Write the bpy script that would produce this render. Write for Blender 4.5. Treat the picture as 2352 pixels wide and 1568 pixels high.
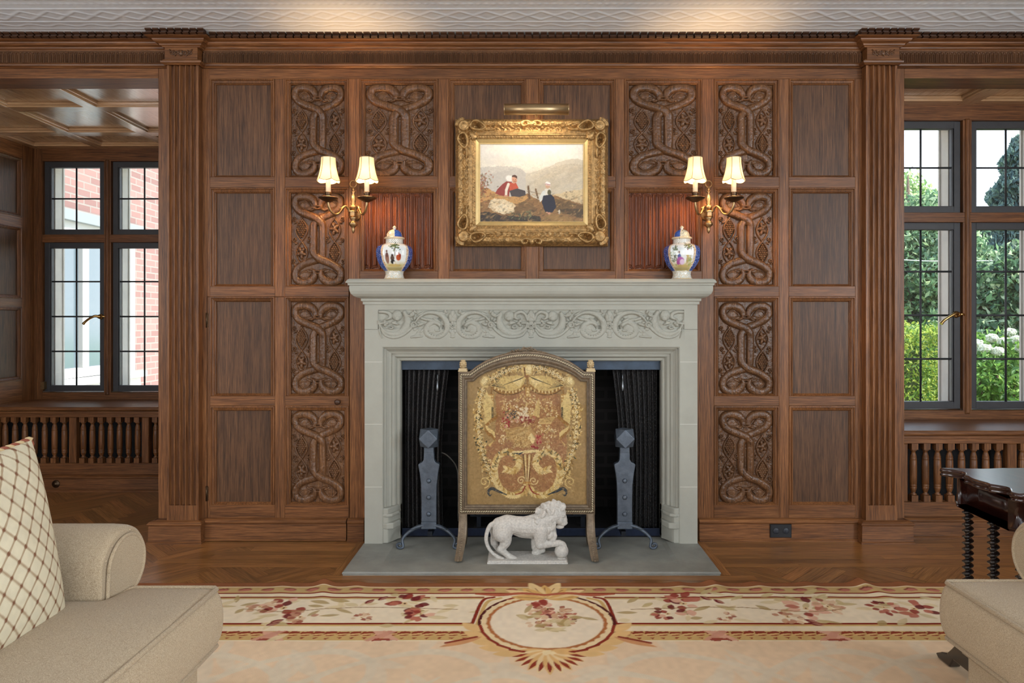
import bpy, bmesh, math, random
import numpy as np
from mathutils import Vector, Matrix

for _o in list(bpy.data.objects):
    bpy.data.objects.remove(_o, do_unlink=True)
SC = bpy.context.scene
COL = SC.collection
R = math.radians
PI = math.pi
rng = np.random.default_rng(7)
random.seed(7)

# ------------------------------------------------------------------ camera
F = 1568.0                      # focal length in pixels of the 2352 px wide frame
D0 = 3.75                       # camera to face of the panelled wall
CAMZ = 1.2
VX, VY = 1212.0, 738.0          # vanishing point of the room's depth axis
cam_data = bpy.data.cameras.new('camera')
cam = bpy.data.objects.new('camera', cam_data)
COL.objects.link(cam)
cam.location = (0, -D0, CAMZ)
cam.rotation_euler = (R(90), 0, 0)
cam_data.sensor_width = 36.0
cam_data.lens = F / 2352.0 * 36.0
cam_data.shift_x = -(VX - 1176.0) / 2352.0
cam_data.shift_y = -(784.0 - VY) / 2352.0
cam_data.clip_start = 0.05
SC.camera = cam

# ------------------------------------------------------------------ exposure
SC.view_settings.view_transform = 'Standard'
SC.view_settings.look = 'None'
SC.view_settings.exposure = -0.10
SC.view_settings.gamma = 1.0
SC.view_settings.use_curve_mapping = False

# ------------------------------------------------------------------ sky, sun
W = bpy.data.worlds.new('sky')
SC.world = W
W.use_nodes = True
_nt = W.node_tree
_bg = _nt.nodes['Background']
_tc = _nt.nodes.new('ShaderNodeTexCoord')
_sp = _nt.nodes.new('ShaderNodeSeparateXYZ')
_rp = _nt.nodes.new('ShaderNodeValToRGB')
_rp.color_ramp.elements[0].position = 0.0
_rp.color_ramp.elements[0].color = (0.93, 0.97, 1.0, 1)
_rp.color_ramp.elements[1].position = 0.6
_rp.color_ramp.elements[1].color = (0.55, 0.75, 1.0, 1)
_nt.links.new(_tc.outputs['Generated'], _sp.inputs[0])
_nt.links.new(_sp.outputs['Z'], _rp.inputs[0])
_nt.links.new(_rp.outputs[0], _bg.inputs[0])
_bg.inputs[1].default_value = 3.6

def lamp(name, kind, loc, power, color=(1, 1, 1), rot=None, size=None, size_y=None, radius=None, parent=None, spread=None):
    d = bpy.data.lights.new(name, kind)
    d.energy = power
    d.color = color
    if kind == 'AREA':
        d.shape = 'RECTANGLE'
        d.size = size
        d.size_y = size_y or size
        if spread:
            d.spread = spread
    if radius is not None and kind in ('POINT', 'SPOT'):
        d.shadow_soft_size = radius
    o = bpy.data.objects.new(name, d)
    COL.objects.link(o)
    o.location = loc
    if rot:
        o.rotation_euler = rot
    if parent:
        o.parent = parent
        o.matrix_parent_inverse = Matrix.Translation(parent.location).inverted()
    return o

_sun = lamp('sun', 'SUN', (6, 0, 12), 14.0, (1.0, 0.95, 0.86))
_sun.rotation_euler = Vector((-0.62, 0.10, -0.80)).to_track_quat('-Z', 'Y').to_euler()
_sun.data.angle = R(0.6)

# area lamps for inferred windows, none built, behind the camera and at right
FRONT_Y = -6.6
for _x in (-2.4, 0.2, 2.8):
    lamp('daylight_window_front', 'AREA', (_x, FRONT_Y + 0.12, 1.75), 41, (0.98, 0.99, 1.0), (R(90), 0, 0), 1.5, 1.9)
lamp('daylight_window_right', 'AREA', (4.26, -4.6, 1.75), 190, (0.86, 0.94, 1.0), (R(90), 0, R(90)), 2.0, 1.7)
lamp('fill_light_left', 'AREA', (-4.26, -3.4, 1.75), 80, (0.95, 0.98, 1.0), (R(90), 0, R(-90)), 1.6, 1.7)  # added fill lamp for side light on the relief; this wall is plain
# ------------------------------------------------------------------ helpers
def lin(r, g, b):
    def f(c):
        c = c / 255.0
        return c / 12.92 if c <= 0.04045 else ((c + 0.055) / 1.055) ** 2.4
    return (f(r), f(g), f(b))

def P(px, py, d):
    """world point seen at pixel (px, py) at distance d in front of the camera"""
    return ((px - VX) * d / F, d - D0, CAMZ + (VY - py) * d / F)

def wx(px, d=D0):
    return (px - VX) * d / F

def wz(py, d=D0):
    return CAMZ + (VY - py) * d / F

def tag(o, label=None, cat=None, group=None, kind=None):
    if label: o['label'] = label
    if cat: o['category'] = cat
    if group: o['group'] = group
    if kind: o['kind'] = kind
    return o

def link(o, parent=None):
    COL.objects.link(o)
    if parent is not None:
        o.parent = parent
        o.matrix_parent_inverse = Matrix.Translation(parent.location).inverted()
    return o

def empty(name, loc=(0, 0, 0)):
    o = bpy.data.objects.new(name, None)
    o.empty_display_size = 0.1
    COL.objects.link(o)
    o.location = loc
    return o

def copy_tree(o, parent=None):
    c = o.copy()
    COL.objects.link(c)
    if parent is not None:
        c.parent = parent
    for ch in list(o.children):
        copy_tree(ch, c)
    return c

def rot2(p, a):
    return (p[0] * math.cos(a) - p[1] * math.sin(a), p[0] * math.sin(a) + p[1] * math.cos(a))

def catmull(pts, n=8):
    """smooth a list of tuples of any length with a Catmull-Rom spline"""
    p = [np.array(q, float) for q in pts]
    p = [2 * p[0] - p[1]] + p + [2 * p[-1] - p[-2]]
    out = []
    for i in range(1, len(p) - 2):
        for k in range(n):
            t = k / n
            a, b, c, d = p[i - 1], p[i], p[i + 1], p[i + 2]
            out.append(0.5 * ((2 * b) + (c - a) * t + (2 * a - 5 * b + 4 * c - d) * t * t + (3 * b - a - 3 * c + d) * t ** 3))
    out.append(p[-2])
    return [tuple(q) for q in out]

class MB:
    """collects shapes into one mesh"""
    def __init__(s):
        s.v, s.f, s.m, s.sm = [], [], [], []
    def add(s, verts, faces, mi=0, smooth=False):
        b = len(s.v)
        s.v += [tuple(p) for p in verts]
        s.f += [tuple(b + i for i in f) for f in faces]
        s.m += [mi] * len(faces)
        s.sm += [smooth] * len(faces)
        return s
    def box(s, x0, x1, y0, y1, z0, z1, mi=0):
        v = [(x0, y0, z0), (x1, y0, z0), (x1, y1, z0), (x0, y1, z0), (x0, y0, z1), (x1, y0, z1), (x1, y1, z1), (x0, y1, z1)]
        return s.add(v, [(0, 3, 2, 1), (4, 5, 6, 7), (0, 1, 5, 4), (1, 2, 6, 5), (2, 3, 7, 6), (3, 0, 4, 7)], mi)
    def cbox(s, x0, x1, y0, y1, z0, z1, c=0.004, mi=0):
        """box whose front (low y) edges are chamfered"""
        v = [(x0, y0 + c, z0), (x1, y0 + c, z0), (x1, y1, z0), (x0, y1, z0), (x0, y0 + c, z1), (x1, y0 + c, z1), (x1, y1, z1), (x0, y1, z1),
             (x0 + c, y0, z0 + c), (x1 - c, y0, z0 + c), (x1 - c, y0, z1 - c), (x0 + c, y0, z1 - c)]
        return s.add(v, [(0, 3, 2, 1), (4, 5, 6, 7), (8, 9, 10, 11), (0, 1, 9, 8), (1, 5, 10, 9), (5, 4, 11, 10), (4, 0, 8, 11), (1, 2, 6, 5), (2, 3, 7, 6), (3, 0, 4, 7)], mi)
    def prism(s, poly, fn, h0, h1, mi=0, smooth=False):
        n = len(poly)
        v = [fn(p, h0) for p in poly] + [fn(p, h1) for p in poly]
        s.add(v, [tuple(range(n))[::-1], tuple(range(n, 2 * n))], mi)
        return s.add(v, [(i, (i + 1) % n, n + (i + 1) % n, n + i) for i in range(n)], mi, smooth)
    def tube(s, pts, r, seg=10, mi=0, caps=True, flat=1.0, smooth=True):
        pts = [Vector(p) for p in pts]
        n = len(pts)
        rr = [r] * n if not hasattr(r, '__len__') else list(r)
        if len(rr) != n:
            rr = list(np.interp(np.linspace(0, 1, n), np.linspace(0, 1, len(rr)), rr))
        verts, faces = [], []
        up = None
        for i, p in enumerate(pts):
            t = (pts[min(i + 1, n - 1)] - pts[max(i - 1, 0)])
            if t.length < 1e-9: t = Vector((0, 0, 1))
            t.normalize()
            if up is None:
                up = Vector((0, 0, 1)) if abs(t.z) < 0.9 else Vector((1, 0, 0))
            a = t.cross(up)
            if a.length < 1e-6: a = t.orthogonal()
            a.normalize()
            b = a.cross(t).normalized()
            up = b
            for k in range(seg):
                an = 2 * PI * k / seg
                verts.append(p + a * (rr[i] * math.cos(an)) + b * (rr[i] * flat * math.sin(an)))
        for i in range(n - 1):
            for k in range(seg):
                k2 = (k + 1) % seg
                faces.append((i * seg + k, (i + 1) * seg + k, (i + 1) * seg + k2, i * seg + k2))
        s.add(verts, faces, mi, smooth)
        if caps:
            s.add(verts[:seg], [tuple(range(seg))], mi)
            s.add(verts[-seg:], [tuple(range(seg))[::-1]], mi)
        return s
    def lathe(s, prof, c=(0, 0, 0), seg=24, mi=0, axis='z', smooth=True, tilt=None):
        n = len(prof)
        verts, faces = [], []
        for r, h in prof:
            for k in range(seg):
                a = 2 * PI * k / seg
                p = (r * math.cos(a), r * math.sin(a), h)
                if axis == 'x': p = (p[2], p[0], p[1])
                elif axis == 'y': p = (p[0], p[2], p[1])
                verts.append((c[0] + p[0], c[1] + p[1], c[2] + p[2]))
        for i in range(n - 1):
            for k in range(seg):
                k2 = (k + 1) % seg
                q = (i * seg + k, i * seg + k2, (i + 1) * seg + k2, (i + 1) * seg + k)
                faces.append(q if axis != 'y' else q[::-1])
        s.add(verts, faces, mi, smooth)
        if prof[0][0] > 1e-5: s.add(verts[:seg], [tuple(range(seg))[::-1]], mi)
        if prof[-1][0] > 1e-5: s.add(verts[-seg:], [tuple(range(seg))], mi)
        return s
    def ell(s, c, r, seg=12, rings=8, mi=0, M=None):
        if not hasattr(r, '__len__'): r = (r, r, r)
        verts, faces = [], []
        for i in range(rings + 1):
            th = PI * i / rings
            for k in range(seg):
                a = 2 * PI * k / seg
                q = Vector((r[0] * math.sin(th) * math.cos(a), r[1] * math.sin(th) * math.sin(a), r[2] * math.cos(th)))
                if M is not None: q = M @ q
                verts.append((c[0] + q.x, c[1] + q.y, c[2] + q.z))
        for i in range(rings):
            for k in range(seg):
                k2 = (k + 1) % seg
                faces.append((i * seg + k, (i + 1) * seg + k, (i + 1) * seg + k2, i * seg + k2))
        return s.add(verts, faces, mi, True)
    def sweep(s, path, prof, fn, closed=False, mi=0, smooth=False, caps=True):
        """path: 2d points; prof: (offset to the left of the path, height); fn(p2, h) -> 3d point; mitred"""
        n = len(path)
        pts = [Vector((p[0], p[1])) for p in path]
        verts, faces = [], []
        for i, p in enumerate(pts):
            if closed:
                a, b = pts[i - 1], pts[(i + 1) % n]
                d1, d2 = (p - a).normalized(), (b - p).normalized()
            else:
                d1 = (p - pts[i - 1]).normalized() if i > 0 else None
                d2 = (pts[i + 1] - p).normalized() if i < n - 1 else None
                d1 = d1 if d1 is not None else d2
                d2 = d2 if d2 is not None else d1
            n1, n2 = Vector((-d1.y, d1.x)), Vector((-d2.y, d2.x))
            m = n1 + n2
            m = m / max(0.15, m.dot(n1)) if m.length > 1e-6 else n1
            for o, h in prof:
                q = p + m * o
                verts.append(fn((q.x, q.y), h))
        k = len(prof)
        for i in range(n if closed else n - 1):
            j = (i + 1) % n
            for a in range(k - 1):
                faces.append((i * k + a, j * k + a, j * k + a + 1, i * k + a + 1))
        s.add(verts, faces, mi, smooth)
        if caps and not closed:
            s.add(verts[:k], [tuple(range(k))], mi)
            s.add(verts[-k:], [tuple(range(k))[::-1]], mi)
        return s
    def build(s, name, mats, parent=None, bevel=0, loc=None, fix=True, seg=2):
        me = bpy.data.meshes.new(name)
        if loc is not None:
            vv = [(p[0] - loc[0], p[1] - loc[1], p[2] - loc[2]) for p in s.v]
        else:
            vv = s.v
        me.from_pydata(vv, [], s.f)
        if not isinstance(mats, (list, tuple)): mats = [mats]
        for m in mats: me.materials.append(m)
        me.polygons.foreach_set('material_index', s.m)
        me.polygons.foreach_set('use_smooth', s.sm)
        if fix:
            bm = bmesh.new()
            bm.from_mesh(me)
            bmesh.ops.remove_doubles(bm, verts=bm.verts, dist=1e-6)
            bmesh.ops.recalc_face_normals(bm, faces=bm.faces)
            bm.to_mesh(me)
            bm.free()
        me.update()
        o = bpy.data.objects.new(name, me)
        if loc is not None: o.location = loc
        if bevel:
            b = o.modifiers.new('bevel', 'BEVEL')
            b.width = bevel
            b.segments = seg
            b.limit_method = 'ANGLE'
            b.angle_limit = R(40)
            b.harden_normals = False
        link(o, parent)
        return o

def np_obj(name, verts, faces, mats, parent=None, col=None, smooth=True, loc=None, uv=None):
    verts = np.asarray(verts, np.float32)
    if loc is not None:
        verts = verts - np.array(loc, np.float32)
    faces = np.asarray(faces, np.int32)
    me = bpy.data.meshes.new(name)
    me.from_pydata(verts, [], faces)
    if not isinstance(mats, (list, tuple)): mats = [mats]
    for m in mats: me.materials.append(m)
    if smooth:
        me.polygons.foreach_set('use_smooth', np.ones(len(faces), bool))
    if col is not None:
        a = me.color_attributes.new('Col', 'FLOAT_COLOR', 'POINT')
        c = np.ones((len(verts), 4), np.float32)
        c[:, :3] = np.asarray(col, np.float32).reshape(-1, 3)
        a.data.foreach_set('color', c.ravel())
    if uv is not None:
        l = me.uv_layers.new(name='UVMap')
        l.data.foreach_set('uv', np.asarray(uv, np.float32)[faces.ravel()].ravel())
    me.update()
    o = bpy.data.objects.new(name, me)
    if loc is not None: o.location = loc
    link(o, parent)
    return o

def grid_faces(n, m, mask=None, flip=False, wrap=False):
    idx = np.arange(n * m).reshape(n, m)
    if wrap:
        idx = np.concatenate([idx, idx[:, :1]], 1)
    a, b, c, d = idx[:-1, :-1], idx[:-1, 1:], idx[1:, 1:], idx[1:, :-1]
    f = np.stack([a, b, c, d], -1) if not flip else np.stack([a, d, c, b], -1)
    f = f.reshape(-1, 4)
    if mask is not None:
        f = f[mask.ravel()[f].all(1)]
    return f

def grid_obj(name, PT, mats, parent=None, col=None, mask=None, flip=False, wrap=False, smooth=True, loc=None, uv=None):
    n, m = PT.shape[:2]
    f = grid_faces(n, m, mask, flip, wrap)
    v = PT.reshape(-1, 3)
    c = col.reshape(-1, 3) if col is not None else None
    if mask is not None:
        used = np.unique(f)
        mp = np.zeros(len(v), np.int32)
        mp[used] = np.arange(len(used))
        v, f = v[used], mp[f]
        if c is not None: c = c[used]
    return np_obj(name, v, f, mats, parent, c, smooth, loc, uv)

class Field:
    """regular grid over x0..x1, z0..z1 that carries a height (carving) and a colour (painted or woven pattern)"""
    def __init__(s, x0, x1, z0, z1, res, bg=None):
        s.x0, s.x1, s.z0, s.z1 = x0, x1, z0, z1
        s.nx = max(2, int(round(abs(x1 - x0) / res)) + 1)
        s.nz = max(2, int(round(abs(z1 - z0) / res)) + 1)
        s.xs = np.linspace(x0, x1, s.nx)
        s.zs = np.linspace(z0, z1, s.nz)
        s.X, s.Z = np.meshgrid(s.xs, s.zs)
        s.H = np.zeros_like(s.X)
        s.WX = s.WZ = None
        s.C = None
        if bg is not None:
            s.C = np.zeros(s.X.shape + (3,))
            s.C[:] = lin(*bg)
    def win(s, xa, xb, za, zb):
        fx = (s.nx - 1) / (s.x1 - s.x0)
        fz = (s.nz - 1) / (s.z1 - s.z0)
        i = sorted(((xa - s.x0) * fx, (xb - s.x0) * fx))
        j = sorted(((za - s.z0) * fz, (zb - s.z0) * fz))
        i0, i1 = max(0, int(i[0])), min(s.nx, int(i[1]) + 2)
        j0, j1 = max(0, int(j[0])), min(s.nz, int(j[1]) + 2)
        if i1 <= i0 or j1 <= j0: return None
        return slice(j0, j1), slice(i0, i1)
    def wander(s, amount, cells, seed=0):
        """hand drawn wobble of every outline painted afterwards"""
        s.wm = amount
        s.WX = amount * (snoise(s.X.shape, cells, seed) + 0.6 * snoise(s.X.shape, cells * 3, seed + 1))
        s.WZ = amount * (snoise(s.X.shape, cells, seed + 2) + 0.6 * snoise(s.X.shape, cells * 3, seed + 3))
    def XZ(s, w):
        if s.WX is None: return s.X[w], s.Z[w]
        return s.X[w] + s.WX[w], s.Z[w] + s.WZ[w]
    wm = 0.0
    # ---- heights
    def put(s, w, h):
        s.H[w] = np.maximum(s.H[w], h)
    def tube(s, pts, r, H, lift=0.0, pw=2.0, e=0.5, smooth=0):
        if smooth: 
            n0 = len(pts)
            q = catmull(pts, smooth)
            t = np.linspace(0, n0 - 1, len(q))
            if hasattr(r, '__len__'): r = np.interp(t, np.linspace(0, n0 - 1, len(r)), r)
            if hasattr(lift, '__len__'): lift = np.interp(t, np.linspace(0, n0 - 1, len(lift)), lift)
            pts = q
        n = len(pts)
        r = np.interp(np.linspace(0, 1, n), np.linspace(0, 1, len(r)), r) if hasattr(r, '__len__') else [r] * n
        lift = np.interp(np.linspace(0, 1, n), np.linspace(0, 1, len(lift)), lift) if hasattr(lift, '__len__') else [lift] * n
        for i in range(n - 1):
            (xa, za), (xb, zb) = pts[i][:2], pts[i + 1][:2]
            rm = max(r[i], r[i + 1])
            w = s.win(min(xa, xb) - rm, max(xa, xb) + rm, min(za, zb) - rm, max(za, zb) + rm)
            if w is None: continue
            X, Z = s.X[w], s.Z[w]
            dx, dz = xb - xa, zb - za
            t = np.clip(((X - xa) * dx + (Z - za) * dz) / (dx * dx + dz * dz + 1e-12), 0, 1)
            dd = np.hypot(X - xa - t * dx, Z - za - t * dz)
            rr = r[i] + (r[i + 1] - r[i]) * t
            q = dd / rr
            h = np.where(q < 1, lift[i] + (lift[i + 1] - lift[i]) * t + H * np.maximum(0, 1 - q ** pw) ** e, -1)
            s.put(w, h)
    def bump(s, cx, cz, rx, rz, H, lift=0.0, ang=0.0, pw=2.0, e=0.5):
        rm = max(rx, rz)
        w = s.win(cx - rm, cx + rm, cz - rm, cz + rm)
        if w is None: return
        X, Z = s.X[w] - cx, s.Z[w] - cz
        c, sn = math.cos(ang), math.sin(ang)
        q = np.hypot((X * c + Z * sn) / rx, (-X * sn + Z * c) / rz)
        s.put(w, np.where(q < 1, lift + H * np.maximum(0, 1 - q ** pw) ** e, -1))
    def hole(s, cx, cz, r, depth):
        w = s.win(cx - r, cx + r, cz - r, cz + r)
        if w is None: return
        q = np.hypot(s.X[w] - cx, s.Z[w] - cz) / r
        s.H[w] = np.where(q < 1, s.H[w] - depth * (1 - q ** 2), s.H[w])
    # ---- colours (sRGB 0..255)
    def mix(s, w, a, col):
        a = np.clip(a, 0, 1)[..., None]
        s.C[w] = s.C[w] * (1 - a) + np.array(lin(*col)) * a
    def cell(s, cx, cz, rx, rz, col, ang=0.0, a=1.0, soft=0.2):
        rm = max(rx, rz) * (1 + soft) + 1.6 * s.wm
        w = s.win(cx - rm, cx + rm, cz - rm, cz + rm)
        if w is None: return
        X, Z = s.XZ(w)
        X, Z = X - cx, Z - cz
        c, sn = math.cos(ang), math.sin(ang)
        q = np.hypot((X * c + Z * sn) / rx, (-X * sn + Z * c) / rz)
        s.mix(w, a * np.clip((1 + soft - q) / max(1e-3, 2 * soft), 0, 1), col)
    def cleaf(s, cx, cz, L, wd, ang, col, a=1.0):
        """pointed leaf that starts at cx, cz"""
        w = s.win(cx - L, cx + L, cz - L, cz + L)
        if w is None: return
        X, Z = s.X[w] - cx, s.Z[w] - cz
        c, sn = math.cos(ang), math.sin(ang)
        u, v = (X * c + Z * sn) / L, (-X * sn + Z * c) / wd
        hw = np.sin(np.clip(u, 0, 1) * PI) ** 0.8 * (1 - 0.25 * u)
        s.mix(w, a * np.where((u > 0) & (u < 1), np.clip((hw - np.abs(v)) * 4 + 0.5, 0, 1), 0), col)
    def cpoly(s, pts, col, a=1.0):
        pts = np.array(pts, float)
        q = 1.6 * s.wm
        w = s.win(pts[:, 0].min() - q, pts[:, 0].max() + q, pts[:, 1].min() - q, pts[:, 1].max() + q)
        if w is None: return
        X, Z = s.XZ(w)
        inside = np.zeros(X.shape, bool)
        n = len(pts)
        for i in range(n):
            xa, za = pts[i]
            xb, zb = pts[(i + 1) % n]
            if za == zb: continue
            c = ((za > Z) != (zb > Z)) & (X < (xb - xa) * (Z - za) / (zb - za) + xa)
            inside ^= c
        s.mix(w, a * inside, col)
    def cline(s, pts, wd, col, a=1.0, smooth=0):
        if smooth: pts = catmull(pts, smooth)
        n = len(pts)
        wd = np.interp(np.linspace(0, 1, n), np.linspace(0, 1, len(wd)), wd) if hasattr(wd, '__len__') else [wd] * n
        for i in range(n - 1):
            (xa, za), (xb, zb) = pts[i][:2], pts[i + 1][:2]
            rm = max(wd[i], wd[i + 1])
            w = s.win(min(xa, xb) - rm, max(xa, xb) + rm, min(za, zb) - rm, max(za, zb) + rm)
            if w is None: continue
            X, Z = s.X[w], s.Z[w]
            dx, dz = xb - xa, zb - za
            t = np.clip(((X - xa) * dx + (Z - za) * dz) / (dx * dx + dz * dz + 1e-12), 0, 1)
            dd = np.hypot(X - xa - t * dx, Z - za - t * dz)
            s.mix(w, a * np.clip((rm - dd) / (0.35 * rm), 0, 1), col)
    def noise(s, scale, amt, seed=0):
        """multiply colours with smooth noise, scale = number of cells across"""
        s.C *= (1 + amt * snoise(s.X.shape, scale, seed))[..., None]

def snoise(shape, cells, seed=0):
    g = np.random.default_rng(seed)
    n, m = shape
    ky = max(2, int(cells * n / max(n, m)))
    kx = max(2, int(cells * m / max(n, m)))
    a = g.uniform(-1, 1, (ky + 2, kx + 2))
    y, x = np.linspace(0, ky, n), np.linspace(0, kx, m)
    iy, ix = np.minimum(y.astype(int), ky), np.minimum(x.astype(int), kx)
    fy, fx = (y - iy)[:, None], (x - ix)[None]
    fy, fx = fy * fy * (3 - 2 * fy), fx * fx * (3 - 2 * fx)
    A, B, C, Dd = a[iy][:, ix], a[iy][:, ix + 1], a[iy + 1][:, ix], a[iy + 1][:, ix + 1]
    return (A * (1 - fx) + B * fx) * (1 - fy) + (C * (1 - fx) + Dd * fx) * fy

def spiral(cx, cz, r0, r1, a0, turns, n=28):
    return [(cx + (r0 + (r1 - r0) * t) * math.cos(a0 + turns * 2 * PI * t), cz + (r0 + (r1 - r0) * t) * math.sin(a0 + turns * 2 * PI * t)) for t in np.linspace(0, 1, n)]

def remeshed(name, mb, voxel, mats, parent=None, smooth_iter=4, factor=0.5, loc=None):
    """fuse overlapping closed shapes into one continuous skin"""
    me = bpy.data.meshes.new(name)
    me.from_pydata([tuple(p) for p in mb.v], [], mb.f)
    bm = bmesh.new(); bm.from_mesh(me)
    bmesh.ops.remove_doubles(bm, verts=bm.verts, dist=1e-6)
    bmesh.ops.recalc_face_normals(bm, faces=bm.faces)
    bm.to_mesh(me); bm.free()
    t = bpy.data.objects.new(name + '_tmp', me)
    COL.objects.link(t)
    m = t.modifiers.new('r', 'REMESH'); m.mode = 'VOXEL'; m.voxel_size = voxel; m.use_smooth_shade = True
    if smooth_iter:
        k = t.modifiers.new('s', 'SMOOTH'); k.iterations = smooth_iter; k.factor = factor
    dg = bpy.context.evaluated_depsgraph_get()
    new = bpy.data.meshes.new_from_object(t.evaluated_get(dg))
    bpy.data.objects.remove(t, do_unlink=True)
    new.name = name
    new.materials.clear()
    for q in (mats if isinstance(mats, (list, tuple)) else [mats]): new.materials.append(q)
    new.polygons.foreach_set('use_smooth', np.ones(len(new.polygons), bool))
    if loc is not None:
        new.transform(Matrix.Translation(-Vector(loc)))
    o = bpy.data.objects.new(name, new)
    if loc is not None: o.location = loc
    link(o, parent)
    return o
# ------------------------------------------------------------------ materials
def base_mat(name):
    m = bpy.data.materials.new(name)
    m.use_nodes = True
    nt = m.node_tree
    return m, nt, nt.nodes['Principled BSDF']

def N(nt, kind, **kw):
    n = nt.nodes.new(kind)
    for k, v in kw.items():
        if k in n.inputs: n.inputs[k].default_value = v
        else: setattr(n, k, v)
    return n

def ramp(nt, stops):
    r = nt.nodes.new('ShaderNodeValToRGB')
    e = r.color_ramp.elements
    while len(e) < len(stops): e.new(0.5)
    for q, (p, c) in zip(e, stops):
        q.position = p
        q.color = (*c, 1)
    return r

def simple(name, col, rough=0.5, metal=0.0, noise=0.0, nscale=30, bump=0.0, bscale=200, spec=0.5, coat=0.0, emit=None, estr=0.0, sheen=0.0):
    m, nt, b = base_mat(name)
    b.inputs['Base Color'].default_value = (*col, 1)
    b.inputs['Roughness'].default_value = rough
    b.inputs['Metallic'].default_value = metal
    b.inputs['Specular IOR Level'].default_value = spec
    b.inputs['Coat Weight'].default_value = coat
    b.inputs['Coat Roughness'].default_value = 0.15
    if sheen:
        b.inputs['Sheen Weight'].default_value = sheen
    tc = N(nt, 'ShaderNodeTexCoord')
    if noise:
        n = N(nt, 'ShaderNodeTexNoise', Scale=nscale, Detail=6.0, Roughness=0.65)
        nt.links.new(tc.outputs['Object'], n.inputs['Vector'])
        r = ramp(nt, [(0.3, tuple(c * (1 - noise) for c in col)), (0.7, tuple(min(1, c * (1 + noise)) for c in col))])
        nt.links.new(n.outputs['Fac'], r.inputs[0])
        nt.links.new(r.outputs[0], b.inputs['Base Color'])
    if bump:
        n2 = N(nt, 'ShaderNodeTexNoise', Scale=bscale, Detail=4.0)
        nt.links.new(tc.outputs['Object'], n2.inputs['Vector'])
        bp = N(nt, 'ShaderNodeBump', Strength=bump, Distance=0.002)
        nt.links.new(n2.outputs['Fac'], bp.inputs['Height'])
        nt.links.new(bp.outputs[0], b.inputs['Normal'])
    if emit:
        b.inputs['Emission Color'].default_value = (*emit, 1)
        b.inputs['Emission Strength'].default_value = estr
    return m

def wood(name, dark, mid, light, axis='z', rough=0.45, coat=0.05, bump=0.25, spec=0.35, uvmap=False, tint=False):
    m, nt, b = base_mat(name)
    tc = N(nt, 'ShaderNodeTexCoord')
    oi = N(nt, 'ShaderNodeObjectInfo')
    mul = N(nt, 'ShaderNodeMath', operation='MULTIPLY'); mul.inputs[1].default_value = 9.0
    nt.links.new(oi.outputs['Random'], mul.inputs[0])
    add = N(nt, 'ShaderNodeVectorMath', operation='ADD')
    nt.links.new(tc.outputs['UV' if uvmap else 'Object'], add.inputs[0])
    nt.links.new(mul.outputs[0], add.inputs[1])
    def mapped(a, l):
        mp = N(nt, 'ShaderNodeMapping')
        mp.inputs['Scale'].default_value = {'z': (a, a, l), 'x': (l, a, a), 'y': (a, l, a)}[axis]
        nt.links.new(add.outputs[0], mp.inputs['Vector'])
        return mp
    n1 = N(nt, 'ShaderNodeTexNoise', Scale=1.0, Detail=5.0, Roughness=0.6, Distortion=0.6)
    nt.links.new(mapped(44, 1.5).outputs[0], n1.inputs['Vector'])
    n2 = N(nt, 'ShaderNodeTexNoise', Scale=1.0, Detail=3.0, Roughness=0.7)
    nt.links.new(mapped(210, 7).outputs[0], n2.inputs['Vector'])
    n3 = N(nt, 'ShaderNodeTexNoise', Scale=1.0, Detail=2.0)
    nt.links.new(mapped(3.0, 1.1).outputs[0], n3.inputs['Vector'])
    mx = N(nt, 'ShaderNodeMath', operation='MULTIPLY_ADD'); mx.inputs[1].default_value = 0.68
    nt.links.new(n2.outputs['Fac'], mx.inputs[0])
    k = N(nt, 'ShaderNodeMath', operation='MULTIPLY'); k.inputs[1].default_value = 0.32
    nt.links.new(n1.outputs['Fac'], k.inputs[0])
    nt.links.new(k.outputs[0], mx.inputs[2])
    r = ramp(nt, [(0.32, dark), (0.5, mid), (0.70, light)])
    nt.links.new(mx.outputs[0], r.inputs[0])
    hsv = N(nt, 'ShaderNodeHueSaturation')
    # broad tone of the board and of the piece
    t1 = N(nt, 'ShaderNodeMapRange'); t1.inputs[1].default_value = 0.3; t1.inputs[2].default_value = 0.7
    t1.inputs[3].default_value = 0.82; t1.inputs[4].default_value = 1.2
    nt.links.new(n3.outputs['Fac'], t1.inputs[0])
    t2 = N(nt, 'ShaderNodeMapRange'); t2.inputs[3].default_value = 0.9; t2.inputs[4].default_value = 1.1
    nt.links.new(oi.outputs['Random'], t2.inputs[0])
    tm = N(nt, 'ShaderNodeMath', operation='MULTIPLY')
    nt.links.new(t1.outputs[0], tm.inputs[0]); nt.links.new(t2.outputs[0], tm.inputs[1])
    nt.links.new(tm.outputs[0], hsv.inputs['Value'])
    nt.links.new(r.outputs[0], hsv.inputs['Color'])
    if tint:
        at = N(nt, 'ShaderNodeAttribute', attribute_name='Col')
        mm = N(nt, 'ShaderNodeMix', data_type='RGBA', blend_type='MULTIPLY'); mm.inputs[0].default_value = 1.0
        nt.links.new(hsv.outputs[0], mm.inputs[6]); nt.links.new(at.outputs['Color'], mm.inputs[7])
        nt.links.new(mm.outputs[2], b.inputs['Base Color'])
    else:
        nt.links.new(hsv.outputs[0], b.inputs['Base Color'])
    b.inputs['Roughness'].default_value = rough
    b.inputs['Specular IOR Level'].default_value = spec
    b.inputs['Coat Weight'].default_value = coat
    b.inputs['Coat Roughness'].default_value = 0.2
    if bump:
        bp = N(nt, 'ShaderNodeBump', Strength=bump, Distance=0.001)
        nt.links.new(n2.outputs['Fac'], bp.inputs['Height'])
        nt.links.new(bp.outputs[0], b.inputs['Normal'])
    return m

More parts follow.
